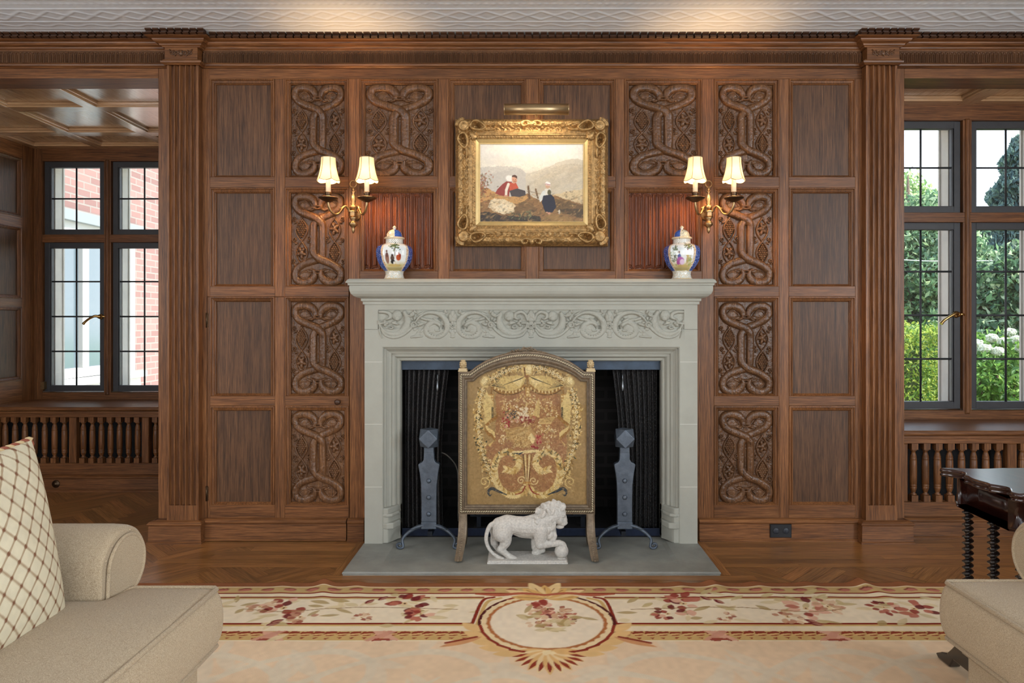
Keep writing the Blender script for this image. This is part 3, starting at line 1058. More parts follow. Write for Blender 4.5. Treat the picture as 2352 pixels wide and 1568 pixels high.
# ---- baseboards
def baseboard(name, path):
    mb = MB(); mb.sweep(path, BASE, fP)
    return struct(mb.build(name, oak_h))
baseboard('baseboard_left', [(wx(800), 0.0), (wx(838), 0.0)])
baseboard('baseboard_right', [(wx(1604), 0.0), (wx(1987), 0.0)])

# ---- fluted pilasters
def pilaster(name, x0, x1, rx0, rx1, parentname):
    p = struct(empty(name, ((x0 + x1) / 2, 0, 0)))
    w = x1 - x0
    yf = -0.045
    pts = [(x0, 0.0), (x0, yf)]
    m = 0.011
    n = 5
    fw = (w - 2 * m) / n
    for i in range(n):
        a, b = x0 + m + i * fw + 0.0022, x0 + m + (i + 1) * fw - 0.0022
        for k in range(9):
            t = k / 8
            pts.append((a + (b - a) * t, yf + 0.019 * math.sin(PI * t) ** 0.6))
    pts += [(x1, yf), (x1, 0.0)]
    mb = MB()
    mb.prism(pts, fP, wz(1161, 3.70), 2.60)
    mb.box(x0, x1, yf, 0, 0.10, wz(1161, 3.70))
    mb.build('pilaster_shaft', oak_v, p, bevel=0)
    mb = MB(); mb.sweep([(rx0, 0.0), (rx0, yf), (rx1, yf), (rx1, 0.0)], BASE, fP)
    mb.box(rx0, rx1, yf, 0.0, 0, 0.12)
    mb.build('pilaster_base', oak_h, p)
    # carved block in the frieze
    yb = -0.062
    mb = MB(); mb.box(x0 - 0.002, x1 + 0.002, yb, 0.0, 2.60, 2.70)
    blk = mb.build('frieze_block', oak_h, p)
    cx, cz = (x0 + x1) / 2, 2.652
    mb = MB()
    for s in (-1, 1):
        for (ox, r0) in ((0.018, 0.014), (0.048, 0.015)):
            mb.tube([(cx + s * (ox + q[0]), yb - 0.002, cz + q[1]) for q in spiral(0, 0, r0, 0.003, PI * 0.7, 1.4, 20)], 0.003, 6)
        mb.tube([(cx + s * 0.002, yb - 0.002, cz - 0.02), (cx + s * 0.012, yb - 0.002, cz + 0.005), (cx + s * 0.030, yb - 0.002, cz - 0.018), (cx + s * 0.062, yb - 0.002, cz + 0.016)], 0.003, 6)
    mb.ell((cx, yb - 0.001, cz), (0.009, 0.004, 0.014))
    mb.build('carving', oak_carved, blk)
    return p
pilaster('trim_3', wx(383, 3.705), wx(456, 3.705), wx(355, 3.705) , wx(456, 3.705) , 'left')
pilaster('trim_4', wx(1989, 3.705), wx(2061, 3.705), wx(1985.5, 3.705), wx(2083, 3.705), 'right')

# ---- entablature along the whole wall
en = struct(empty('trim_1', (0, 0, 2.59)))
PB = -0.052
pl0, pl1, pr0, pr1 = wx(382, 3.7), wx(457, 3.7), wx(1988, 3.7), wx(2062, 3.7)
path = [(XL, -0.002), (pl0, -0.002), (pl0, PB), (pl1, PB), (pl1, -0.002), (pr0, -0.002), (pr0, PB), (pr1, PB), (pr1, -0.002), (XR, -0.002)]
low = [(0, 2.588), (-0.008, 2.588), (-0.012, 2.592), (-0.020, 2.596), (-0.022, 2.604), (-0.014, 2.607), (-0.012, 2.614), (0, 2.616)]
up = [(0, 2.679), (-0.013, 2.680), (-0.016, 2.685), (-0.024, 2.688), (-0.026, 2.694), (-0.030, 2.697), (-0.044, 2.701), (-0.049, 2.708), (-0.051, 2.714), (-0.072, 2.717), (-0.078, 2.720), (-0.078, 2.7215), (0, 2.7215)]
mb = MB(); mb.sweep(path, low, fP); mb.build('necking', oak_h, en)
mb = MB(); mb.sweep(path, up, fP)
mb.sweep(path, [(0, 2.7215), (-0.052, 2.7215), (-0.052, CEIL - 0.001), (0, CEIL - 0.001)], fP)
mb.build('cornice', oak_h, en)
# leaf blocks along the top
blk = [(0.018, 0.0), (-0.014, 0.0), (-0.021, 0.004), (-0.019, 0.010), (-0.009, 0.0145), (-0.011, 0.018), (-0.023, 0.023), (-0.023, 0.030), (0.018, 0.030)]
mb = MB()
pitch = 0.0411
for (xa, xb, yb) in ((XL, pl0 - 0.07, -0.002), (pl0 - 0.07, pl1 + 0.07, PB), (pl1 + 0.07, pr0 - 0.07, -0.002), (pr0 - 0.07, pr1 + 0.07, PB), (pr1 + 0.07, XR, -0.002)):
    n = max(1, int(round((xb - xa) / pitch)))
    q = (xb - xa) / n
    for i in range(n):
        x = xa + i * q
        mb.prism(blk, (lambda p, h, y=yb: (h, y - 0.070 + p[0], 2.7215 + p[1])), x + 0.0045, x + q - 0.0045)
mb.build('leaf_moulding', oak_dark, en)
# arcaded frieze
def frieze(xa, xb):
    n = int(round((xb - xa) / 0.0229))
    q = (xb - xa) / n
    f = Field(xa, xb, 2.6135, 2.682, q / 18)
    t = (np.mod(f.X - xa, q) / q - 0.5) * q
    zt = 2.672
    a = np.abs(t)
    rr = 0.0088
    top = np.where(f.Z > zt - rr, np.hypot(a, f.Z - (zt - rr)), a)
    ring = np.exp(-((top - rr) / 0.0017) ** 2) * 0.010
    mid = np.exp(-(a / 0.0016) ** 2) * 0.008 * (f.Z < zt - 0.008)
    bead = 0.0025 * np.maximum(0, 1 - np.hypot(a / 0.0035, (np.mod(f.Z - 2.6135, 0.006) - 0.003) / 0.003) ** 2) * (f.Z < zt - 0.022)
    gap = -0.003 * (a > q / 2 - 0.0012)
    edge = 0.009 * ((f.Z > 2.677) | (f.Z < 2.616))
    f.H = np.maximum(ring + mid + bead + gap, edge)
    PT = np.stack([f.X, -0.007 - f.H, f.Z], -1)
    return grid_obj('fluted_frieze', PT, oak_frieze, en)
frieze(pl1 + 0.004, pr0 - 0.004)
frieze(-3.4, pl0 - 0.004)
frieze(pr1 + 0.004, 3.4)

# ------------------------------------------------------------------ window bays
GZ_UP = [2.395, 2.155, 1.915]                          # glass lines of the upper lights
GZ_LO = [1.768, 1.510, 1.238, 0.967, 0.703]            # and of the casements below

def window(name, d, g0, n, ext_side):
    """casement window whose sashes face the room at distance d"""
    y = d - D0
    win = struct(empty(name, (g0 + 0.78, y, 0.6)))
    gw, pitch = 0.392, 0.530
    x0, x1 = g0 - 0.105, g0 + pitch * (n - 1) + gw + 0.105
    fr = MB()
    fr.box(x0, g0 - 0.042, y - 0.02, y + 0.09, 0.60, 2.56)
    fr.box(x1 - 0.063, x1, y - 0.02, y + 0.09, 0.60, 2.56)
    xa, xb = g0 - 0.042, x1 - 0.063
    fr.box(xa, xb, y - 0.02, y + 0.09, 2.44, 2.56, 1)
    fr.box(xa, xb, y - 0.02, y + 0.09, 0.60, 0.652, 1)
    fr.box(xa, xb, y - 0.02, y + 0.09, 1.812, 1.872, 1)
    for i in range(n - 1):
        m0, m1 = g0 + pitch * i + gw + 0.042, g0 + pitch * (i + 1) - 0.042
        fr.box(m0, m1, y - 0.021, y + 0.09, 0.652, 1.812); fr.box(m0, m1, y - 0.021, y + 0.09, 1.872, 2.44)
        fr.cbox(m0 + 0.012, m1 - 0.012, y - 0.032, y - 0.02, 0.63, 2.45, 0.008)
    fr.build('window_frame', [oak_v, oak_h], win, bevel=0.004)
    ex = MB()
    for i in range(n + 1):
        m = g0 - 0.069 + pitch * i
        ex.box(m - 0.05, m + 0.05, y + 0.091, y + 0.15, 0.5, 2.6)
        ex.box(m - 0.032, m + 0.032, y + 0.15, y + 0.20, 0.5, 2.6)
        ex.box(m - 0.04, m + 0.04, y + 0.20, y + 0.215, 0.5, 2.6)
    ex.box(x0 - 0.05, x1 + 0.05, y + 0.091, y + 0.26, 0.48, 0.62)
    ex.box(x0 - 0.05, x1 + 0.05, y + 0.091, y + 0.20, 2.44, 2.62)
    ex.build('outer_jamb', stone_out, win)
    for i in range(n):
        a = g0 + pitch * i
        for zs, tag_ in ((GZ_UP, 'upper'), (GZ_LO, 'lower')):
            zt, zb = zs[0], zs[-1]
            s = MB()
            e = 0.040
            s.box(a - e, a, y, y + 0.045, zb - 0.044, zt + 0.044); s.box(a + gw, a + gw + e, y, y + 0.045, zb - 0.044, zt + 0.044)
            s.box(a, a + gw, y, y + 0.045, zt, zt + 0.044); s.box(a, a + gw, y, y + 0.045, zb - 0.044, zb)
            s.box(a - 0.001, a + 0.008, y + 0.008, y + 0.036, zb, zt); s.box(a + gw - 0.008, a + gw + 0.001, y + 0.008, y + 0.036, zb, zt)
            sash = s.build('sash', sash_m, win, bevel=0.003)
            g = MB(); g.box(a + 0.002, a + gw - 0.002, y + 0.021, y + 0.023, zb, zt)
            g.build('pane', glass, sash)
            l = MB()
            l.tube([(a + gw / 2, y + 0.02, zb), (a + gw / 2, y + 0.02, zt)], 0.0062, 8)
            for z in zs[1:-1]:
                l.tube([(a, y + 0.019, z), (a + gw, y + 0.019, z)], 0.0062, 8)
            l.build('glazing_bar', lead_m, sash)
    return win

def casement_handle(win, x, y, z, s=-1):
    h = MB()
    h.lathe([(0.0, 0.0), (0.022, 0.0), (0.020, -0.008), (0.010, -0.012)][::-1], (x, y, z), 14, axis='y')
    h.ell((x, y - 0.022, z), (0.016, 0.014, 0.016))
    h.tube(catmull([(x, y - 0.022, z), (x + s * 0.025, y - 0.035, z + 0.004), (x + s * 0.06, y - 0.038, z - 0.012), (x + s * 0.095, y - 0.036, z - 0.036), (x + s * 0.115, y - 0.036, z - 0.058)], 5), [0.012, 0.010, 0.0085, 0.009, 0.011], 10)
    h.tube([(x, y - 0.02, z), (x - s * 0.03, y - 0.02, z + 0.002), (x - s * 0.05, y - 0.012, z - 0.006)], [0.010, 0.008, 0.008], 8)
    return h.build('casement_handle', brass_bright, win)

GL, GR = -3.711, 2.250
DL, DR = 5.30, 4.23
w1 = window('window_1', DL, GL, 3, 1)
w2 = window('window_2', DR, GR, 3, -1)
casement_handle(w1, wx(232, DL), DL - D0, wz(727, DL))
casement_handle(w2, wx(2196, DR), DR - D0, wz(722, DR))
h = MB(); h.box(wx(99, DL), wx(107, DL), DL - D0 - 0.03, DL - D0, wz(893, DL), wz(876, DL)); h.build('hinge', brass, w1)

def bay(side, xl, xr, d, ribs_x, ribs_y):
    """walls and coffered ceiling of a window bay; d is the distance of the window"""
    yw = d - D0
    nm = 'left' if side < 0 else 'right'
    # side walls
    xo = xl if side < 0 else xr                        # outer wall of the bay, the one the camera sees
    xi = xr if side < 0 else xl
    wl = struct(empty('wall_' + nm, (xo, 0.1, 0)))
    mb = MB()
    mb.box(xo - (0.15 if side < 0 else 0), xo + (0 if side < 0 else 0.15), 0.031, yw + 0.10, 0, 2.62)
    mb.build('wall_backing', oak_v, wl)
    fS = (lambda p, h: (xo - side * (-h) if False else xo + (-side) * (0.022 - h), p[0], p[1]))
    zr = [0.62, 0.76, 1.31, 1.37, 1.91, 1.985, 2.43, 2.54]
    rails, stl = MB(), MB()
    def slab(t, ya, yb, za, zb):
        a, b = sorted((xo, xo - side * 0.022))
        t.box(a, b, ya, yb, za, zb)
    ys = [0.031, 0.10]
    k = 2 if yw > 1 else 1
    cuts = np.linspace(0.10, yw - 0.02, k + 1)
    slab(stl, 0.031, 0.16, 0.03, 2.54); slab(stl, yw - 0.145, yw - 0.0, 0.03, 2.54)
    if k == 2: slab(stl, cuts[1] - 0.06, cuts[1] + 0.06, 0.03, 2.54)
    segs = [(0.16, yw - 0.145)] if k == 1 else [(0.16, cuts[1] - 0.06), (cuts[1] + 0.06, yw - 0.145)]
    for a, b in segs:
        for i in range(0, 8, 2):
            slab(rails, a, b, zr[i] if i else 0.03, zr[i + 1])
    stl.build('stile', oak_v, wl); rails.build('rail', oak_y, wl)
    for a, b in segs:
        if b - a < 0.05: continue
        for i in range(1, 7, 2):
            mb = MB()
            pth = [(a, zr[i]), (a, zr[i + 1]), (b, zr[i + 1]), (b, zr[i])]
            mb.sweep(pth, MOULD, fS, closed=True)
            p_ = MB(); x_a, x_b = sorted((xo, xo - side * 0.004)); p_.box(x_a, x_b, a, b, zr[i], zr[i + 1])
            po = p_.build('plain_panel', oak_panel, wl)
            mb.build('panel_moulding', oak_v, po, fix=False)
    # inner return, wall over and under the window
    t = MB()
    t.box(xi if side < 0 else xi - 0.12, xi + 0.12 if side < 0 else xi, 0.17, yw + 0.10, 0, 2.62)
    t.box(xl - 0.12, xr + 0.12, yw - 0.02, yw + 0.09, 0, 0.60)
    t.box(xl - 0.12, xr + 0.12, yw - 0.02, yw + 0.09, 2.56, 2.66)
    # the posts between window frame and side walls
    gx0, gx1 = ((GL if side < 0 else GR) - 0.105), ((GL if side < 0 else GR) + 1.06 + 0.392 + 0.105)
    if gx0 > xl: t.box(xl - 0.1, gx0, yw - 0.02, yw + 0.09, 0.60, 2.56)
    if gx1 < xr: t.box(gx1, xr + 0.1, yw - 0.02, yw + 0.09, 0.60, 2.56)
    struct(t.build('wall_' + nm + '_window', oak_v))
    # coffered ceiling
    c = struct(empty('ceiling_' + nm, ((xl + xr) / 2, yw / 2, 2.56)))
    mb = MB(); mb.box(xl - 0.12, xr + 0.12, 0.17, yw + 0.1, 2.562, 2.7); mb.build('ceiling_panel', oak_ceil, c)
    rb, rx = MB(), MB()
    prof = [(0.0, 2.562), (0.0, 2.545), (0.008, 2.540), (0.014, 2.542), (0.018, 2.535)]
    for yy, hw in ribs_y:
        rx.box(xl, xr, yy - hw, yy + hw, 2.536, 2.562)
        for s in (-1, 1):
            rx.box(xl, xr, yy + s * (hw + 0.009) - 0.009, yy + s * (hw + 0.009) + 0.009, 2.546, 2.562)
    for xx, hw in ribs_x:
        rb.box(xx - hw, xx + hw, 0.06, yw, 2.5355, 2.562)
        for s in (-1, 1):
            rb.box(xx + s * (hw + 0.009) - 0.009, xx + s * (hw + 0.009) + 0.009, 0.17, yw, 2.5465, 2.562)
    rx.build('ceiling_rib', oak_ceil_lit_h, c, bevel=0.003); rb.build('ceiling_rib', oak_ceil, c, bevel=0.003)
oak_ceil = wood('oak_ceiling_lit', lin(150, 112, 76), lin(196, 158, 116), lin(216, 180, 140), 'y', rough=0.25, coat=1.0, bump=0.06)  # same oak as the walls, lightened: window light is put into the colour
oak_ceil_lit_h = wood('oak_ceiling_rib_lit', lin(150, 112, 76), lin(196, 158, 116), lin(216, 180, 140), 'x', rough=0.25, coat=1.0, bump=0.06)
bay(-1, -3.84, -2.03, DL, [(-2.73, 0.042), (-3.29, 0.042), (-2.12, 0.05), (-3.80, 0.04)], [(0.10, 0.065), (0.556, 0.05), (1.126, 0.05), (1.50, 0.05)])
bay(1, 2.07, 3.88, DR, [(2.69, 0.055), (3.25, 0.055), (2.12, 0.042), (3.80, 0.05)], [(0.10, 0.065), (0.43, 0.042)])

# shell behind the camera: plain walls, area lamps stand in for windows
mb = MB()
mb.box(XL, XR, FRONT_Y - 0.15, FRONT_Y, 0, 2.752); struct(mb.build('wall_front', plaster))
mb = MB(); mb.box(XL - 0.15, XL, FRONT_Y, 0.17, 0, 2.752); struct(mb.build('wall_left_side', oak_v))
mb = MB(); mb.box(XR, XR + 0.15, FRONT_Y, 0.17, 0, 2.752); struct(mb.build('wall_right_side', oak_v))

# ------------------------------------------------------------------ window seats with turned balusters
def baluster_mesh(mi=0):
    b = MB()
    s = 0.0185
    b.box(-s, s, -s, s, 0.0, 0.035); b.box(-s, s, -s, s, 0.29, 0.326)
    b.lathe([(0.012, 0.035), (0.0175, 0.037), (0.0175, 0.041), (0.010, 0.047), (0.0125, 0.055), (0.018, 0.072), (0.0185, 0.079), (0.0165, 0.082), (0.0185, 0.085), (0.0185, 0.092), (0.0165, 0.095),
             (0.0185, 0.098), (0.0195, 0.14), (0.0195, 0.19), (0.0185, 0.228), (0.0165, 0.231), (0.0185, 0.234), (0.0185, 0.241), (0.0165, 0.244), (0.018, 0.248), (0.0125, 0.268), (0.010, 0.278), (0.0175, 0.284), (0.0175, 0.289), (0.012, 0.291)], (0, 0, 0), 16)
    return b
def window_seat(xl, xr, d, posts, dback, label, n_between, valve=None):
    y = d - D0
    yb = dback - D0
    seat = empty('window_seat', ((xl + xr) / 2, y, 0))
    tag(seat, label, 'window seat')
    mb = MB()
    mb.sweep([(xl, y), (xr, y)], [(-0.15 - (yb - y) + 0.15, 0.566), (-0.0, 0.566), (0.030, 0.570), (0.036, 0.578), (0.036, 0.592), (0.030, 0.597), (-(yb - y), 0.597)], lambda p, h: (p[0], 2 * y - p[1], h))
    mb.build('seat_board', oak_h, seat)
    mb = MB(); mb.box(xl, xr, y - 0.004, y + 0.05, 0.521, 0.5655)
    mb.box(xl, xr, y - 0.012, y + 0.0, 0.548, 0.5655)
    mb.build('apron', oak_h, seat, bevel=0.002)
    mb = MB(); mb.box(xl, xr, y - 0.002, y + 0.05, 0.095, 0.195)
    mb.sweep([(xl, y), (xr, y)], [(0, 0.0), (-0.042, 0.0), (-0.042, 0.012), (-0.034, 0.016), (-0.032, 0.092), (-0.038, 0.098), (-0.038, 0.106), (-0.026, 0.114), (0, 0.118)], fP)
    mb.build('plinth', oak_h, seat)
    mb = MB(); mb.box(xl, xr, y + 0.16, y + 0.17, 0.05, 0.56); mb.build('grille_backing', near_black, seat)
    for px_ in posts:
        mb = MB(); mb.cbox(px_ - 0.026, px_ + 0.026, y, y + 0.045, 0.195, 0.521, 0.005); mb.build('post', oak_v, seat)
    proto = None
    for a, b in zip(posts[:-1], posts[1:]):
        for k in range(n_between):
            x = a + (b - a) * (k + 1) / (n_between + 1)
            if x < xl + 0.02 or x > xr - 0.02: continue
            if proto is None:
                proto = baluster_mesh().build('baluster', oak_v, None)
                proto.location = (x, y + 0.024, 0.195)
                COL.objects.unlink(proto); link(proto, seat)
            else:
                c = proto.copy(); c.location = (x, y + 0.024, 0.195); COL.objects.link(c)
    if valve:
        mb = MB(); mb.lathe([(0.0, -0.012), (0.012, -0.012), (0.013, -0.004), (0.026, -0.004), (0.028, 0.002)], (valve, y - 0.034, 0.056), 20, axis='y')
        mb.build('key_plate', bronze, seat)
    return seat
seat_l = window_seat(-3.818, -2.031, 4.84, [-3.792, -3.229, -2.713, -2.197], DL - 0.021, 'oak window seat over turned balusters deep in the bay behind the left armchair', 7, valve=wx(127, 4.8))
seat_r = window_seat(2.071, 3.858, 3.80, [2.092, 2.700, 3.300, 3.83], DR - 0.021, 'oak window seat over turned balusters behind the dark side table at right', 8)
# ------------------------------------------------------------------ chimneypiece
DS = 3.634                      # distance of its front face
YS = DS - D0
fp = empty('fireplace', (FXC, YS, 0))
tag(fp, 'pale limestone fireplace with carved scroll frieze and deep moulded mantelpiece', 'fireplace')
HW, OW = 0.886, 0.7126          # half widths: outside, opening
ZO, ZT, ZM = 0.985, 1.158, 1.295  # opening top, top of lintel, underside of mantel
ZH = 0.018                      # hearth surface
jp = [(0.0, 0.031), (0.0, -0.022), (0.006, -0.030), (0.016, -0.031), (0.018, -0.040), (0.026, -0.052), (0.036, -0.055), (0.041, -0.055), (0.041, -0.066), (0.052, -0.072), (0.062, -0.084), (0.066, -0.092), (0.074, -0.094), (0.074, YS + 0.006), (0.080, YS), (HW - OW, YS), (HW - OW, 0.0)]
fJ = lambda p, h: (FXC + p[0], h, p[1])
mb = MB()
mb.sweep([(-OW, ZH), (-OW, ZO), (OW, ZO), (OW, ZH)], jp, fJ)
jm = mb.build('surround', stone, fp)
# joints between the stones and the carved stops at the foot of each jamb
mortar = simple('lime_mortar', lin(206, 206, 194), 0.9)
for s in (-1, 1):
    for z0 in (wz(831, DS), wz(974, DS), wz(1118, DS)):
        a, b = sorted((FXC + s * (OW + 0.080), FXC + s * (HW - 0.001)))
        mb = MB(); mb.box(a, b, YS - 0.0006, YS + 0.004, z0 - 0.0011, z0 + 0.0011)
        mb.build('mortar_joint', mortar, jm)
for s in (-1, 1):
    mb = MB()
    q = [(OW + 0.000, 0.03), (OW + 0.000, -0.020), (OW + 0.012, -0.045), (OW + 0.040, -0.100), (OW + 0.050, YS + 0.0015), (OW + 0.077, YS + 0.0015), (OW + 0.077, 0.0)]
    poly = [(FXC + s * x, y) for x, y in q]
    if s < 0: poly = poly[::-1]
    mb.prism(poly, fP, ZH, 0.205)
    for (z0, z1, gx, gy) in ((0.158, 0.176, 0.010, 0.010), (0.095, 0.128, 0.016, 0.014)):
        q2 = [(OW + 0.0, 0.0), (OW - 0.002, -0.022 - gy * 0.3), (OW + 0.012 - gx, -0.047 - gy * 0.5), (OW + 0.036 - gx, -0.102 - gy), (OW + 0.055, YS - gy * 0.6), (OW + 0.080, YS + 0.002)]
        p2 = [(FXC + s * x, y) for x, y in q2]
        if s < 0: p2 = p2[::-1]
        mb.prism(p2, fP, z0, z1)
    mb.build('jamb_stop', stone, jm, bevel=0.006, seg=3)
mb = MB(); mb.box(FXC - HW, FXC + HW, YS, 0.0, ZT - 0.001, ZM)
fz = mb.build('frieze', stone, fp)
MP = [(0, ZM - 0.004), (-0.008, ZM - 0.004), (-0.008, ZM + 0.010), (-0.016, ZM + 0.014), (-0.016, ZM + 0.026), (-0.020, ZM + 0.028), (-0.032, ZM + 0.031), (-0.046, ZM + 0.038), (-0.058, ZM + 0.050), (-0.064, ZM + 0.064), (-0.066, ZM + 0.082), (-0.064, ZM + 0.092), (-0.070, ZM + 0.094), (-0.072, ZM + 0.104), (-0.080, ZM + 0.107), (-0.080, ZM + 0.112), (-0.074, ZM + 0.122), (-0.066, ZM + 0.128), (0, ZM + 0.128)]
ZMT = ZM + 0.128
mb = MB(); mb.sweep([(FXC - HW, 0.0), (FXC - HW, YS), (FXC + HW, YS), (FXC + HW, 0.0)], MP, fP)
mb.box(FXC - HW, FXC + HW, YS, 0.0, ZM, ZMT)
mb.build('mantelpiece', stone, fp)

# carved scroll frieze, drawn in pixels of the left half (2352 wide enlargement: x 180..2300, y 95..505)
def carve_scroll():
    f = Field(175, 2300, 90, 510, 3.0)
    H = 0.0125
    def T(pts, r, h=H, lift=0.0, smooth=7): f.tube(pts, r, h, lift, pw=2.4, smooth=smooth)
    for flip in (0, 1):
        m = (lambda p: p) if not flip else (lambda p: (2300 + 90 - 125 - p[0] + 0, p[1]))
        # beaked scroll : belly, neck, head, crest
        big = [(545, 130), (585, 220), (575, 320), (510, 400), (410, 440), (310, 420), (240, 370), (205, 300)]
        if not flip:
            T([m(p) for p in big], [30, 45, 58, 52, 44, 34, 24, 12])
            f.bump(*m((440, 175)), 72, 78, H * 1.1)
            f.bump(*m((450, 215)), 40, 36, H * 0.5, H * 0.8)
            T([m(p) for p in ((420, 270), (380, 280), (440, 296), (462, 300))], [24, 20, 16, 7])
            T([m(p) for p in ((200, 125), (270, 125), (335, 150), (350, 195), (310, 225), (275, 225))], [22, 26, 30, 30, 20, 10])
            T([m(p) for p in ((185, 260), (185, 290), (270, 280))], [26, 24, 18], smooth=4)
            for q in ((270, 255), (300, 285), (275, 310)): f.bump(*m(q), 26, 26, H * 0.8)
            T([m(p) for p in ((330, 350), (370, 360), (385, 335), (350, 325))], [14, 18, 16, 9])
        else:
            T([(1880, 150), (1860, 240), (1880, 330), (1950, 400), (2060, 435), (2160, 405), (2225, 350), (2245, 290)], [30, 45, 56, 52, 44, 34, 24, 14])
            f.bump(2000, 185, 72, 78, H * 1.1); f.bump(2000, 215, 40, 36, H * 0.5, H * 0.8)
            T(((2020, 275), (2070, 275), (2010, 296), (1985, 302)), [24, 20, 16, 7])
            T(((2250, 240), (2220, 160), (2160, 125), (2090, 150), (2080, 195), (2110, 225), (2150, 215)), [20, 24, 28, 30, 28, 18, 9])
            for q in ((2150, 255), (2125, 285), (2150, 310)): f.bump(*q, 26, 26, H * 0.8)
            T(((2180, 282), (2250, 282)), 20, smooth=0)
            T(((2090, 350), (2050, 350), (2045, 325), (2080, 320)), [14, 18, 16, 9])
    # outer stalks from the beaked scrolls to the flower sockets
    T([(225, 380), (280, 450), (380, 485), (490, 465), (590, 400), (670, 310)], [16, 24, 26, 26, 26, 28])
    T([(195, 310), (205, 400), (235, 490)], [8, 14, 8])
    T([(1750, 300), (1830, 400), (1930, 465), (2050, 480), (2170, 455), (2240, 380)], [28, 26, 26, 26, 24, 16])
    for cx in (675, 1745):
        f.tube([(cx + 34 * math.cos(a), 305 + 34 * math.sin(a)) for a in np.linspace(0, 2 * PI, 24)], 15, H * 0.7, H * 0.45)
        for k in range(9):
            a = 2 * PI * k / 9
            f.bump(cx + 62 * math.cos(a), 275 + 58 * math.sin(a), 30, 20, H * 0.75, ang=a)
    for sx in (0, 1):
        g = (lambda p: p) if not sx else (lambda p: (2428 - p[0], p[1]))
        # great acanthus scroll curling to the right under its leaf
        T([g(p) for p in ((700, 260), (760, 190), (850, 140), (960, 135), (1060, 175), (1125, 260), (1135, 350), (1090, 430), (1000, 475), (900, 460), (850, 400), (870, 320), (940, 275), (1010, 290), (1050, 345), (1030, 385), (985, 390), (965, 370))], [14, 22, 26, 32, 40, 44, 46, 46, 42, 48, 54, 48, 38, 30, 24, 18, 15, 12])
        f.bump(*g((930, 370)), 95, 80, H * 0.9)
        f.hole(*g((1065, 355)), 44, 0.011); f.hole(*g((1025, 235)), 34, 0.009)
        # leaf tongues
        for (x, y, L, wd, a) in ((820, 225, 70, 24, 0.3), (900, 240, 75, 26, 0.25), (985, 240, 60, 22, 0.5), (790, 390, 60, 26, 2.4), (850, 440, 55, 22, 2.0), (770, 300, 50, 24, -0.4), (740, 400, 46, 26, 2.7), (720, 450, 60, 34, 2.9), (1060, 140, 60, 24, 0.2), (1115, 120, 34, 26, 1.2), (770, 150, 60, 18, -0.5), (650, 150, 56, 24, 2.6), (690, 120, 34, 20, 1.0)):
            p = g((x, y)); aa = a if not sx else PI - a
            f.bump(p[0], p[1], L, wd, H * 0.8, ang=aa)
        for k in range(9):
            a = 0.2 + k * 0.33
            p = g((985 + 112 * math.cos(a), 365 + 92 * math.sin(a)))
            f.bump(p[0], p[1], 9, 9, H * 0.35, H * 0.85)
        T([g(p) for p in ((660, 130), (665, 165), (620, 185), (570, 160), (545, 120))], [18, 20, 18, 16, 9])
        T([g(p) for p in ((640, 480), (700, 470), (790, 470))], [18, 30, 14])
        f.bump(*g((690, 370)), 40, 34, H * 0.8); f.bump(*g((730, 440)), 44, 38, H * 0.9)
    # upright palmettes
    for cx in (1214, 2300):
        for (dx, y, rx, ry) in ((0, 165, 42, 72), (-34, 200, 30, 60), (34, 200, 30, 60), (0, 235, 60, 40)): f.bump(cx + dx, y, rx, ry, H)
        for k in range(7):
            a = 2 * PI * k / 7
            f.bump(cx + 42 * math.cos(a), 318 + 38 * math.sin(a), 30, 26, H * 0.9, ang=a)
        f.bump(cx, 318, 22, 22, H * 0.5, H * 0.8); f.hole(cx, 318, 12, 0.01)
        for (dx, y, rx, ry) in ((0, 430, 44, 66), (-30, 400, 30, 34), (30, 400, 30, 34), (0, 475, 50, 24)): f.bump(cx + dx, y, rx, ry, H * 0.9)
    f.H += 0.0005 * snoise(f.X.shape, 150, 2)
    return f
f = carve_scroll()
sc_x0, sc_x1 = wx(869, DS), wx(1221, DS)
sc_z1, sc_z0 = wz(710.5, DS), wz(779, DS)
Hh = np.concatenate([f.H, f.H[:, ::-1][:, 1:]], 1)
X_ = np.linspace(FXC - (sc_x1 - sc_x0), FXC + (sc_x1 - sc_x0), Hh.shape[1])
Z_ = np.linspace(sc_z1, sc_z0, Hh.shape[0])
XX, ZZ = np.meshgrid(X_, Z_)
edge = np.minimum(np.minimum(XX - X_[0], X_[-1] - XX), np.minimum(Z_[0] - ZZ, ZZ - Z_[-1]))
Yg = YS + 0.011 - Hh * 1.5
Yg = np.where(edge < 0.0015, YS - 0.0004, Yg)
grid_obj('carved_scroll', np.stack([XX, Yg, ZZ], -1), stone, fz)
# sunk bed of the carving is cut from the frieze: rebuild the frieze front as four bands round it
me = fz.data
fz.data = bpy.data.meshes.new('frieze')
t = MB()
xa, xb = X_[0] + 0.0016, X_[-1] - 0.0016
za, zb = Z_[-1] + 0.0016, Z_[0] - 0.0016
t.box(FXC - HW, FXC + HW, YS + 0.02, 0.0, ZT - 0.001, ZM)
t.box(FXC - HW, xa, YS, YS + 0.02, ZT - 0.001, ZM); t.box(xb, FXC + HW, YS, YS + 0.02, ZT - 0.001, ZM)
t.box(xa, xb, YS, YS + 0.02, zb, ZM)
fz.data.from_pydata(t.v, [], t.f); fz.data.materials.append(stone)
bpy.data.meshes.remove(me)
# the lintel stone behind the lower part of the carving is set back
m2 = jm.data

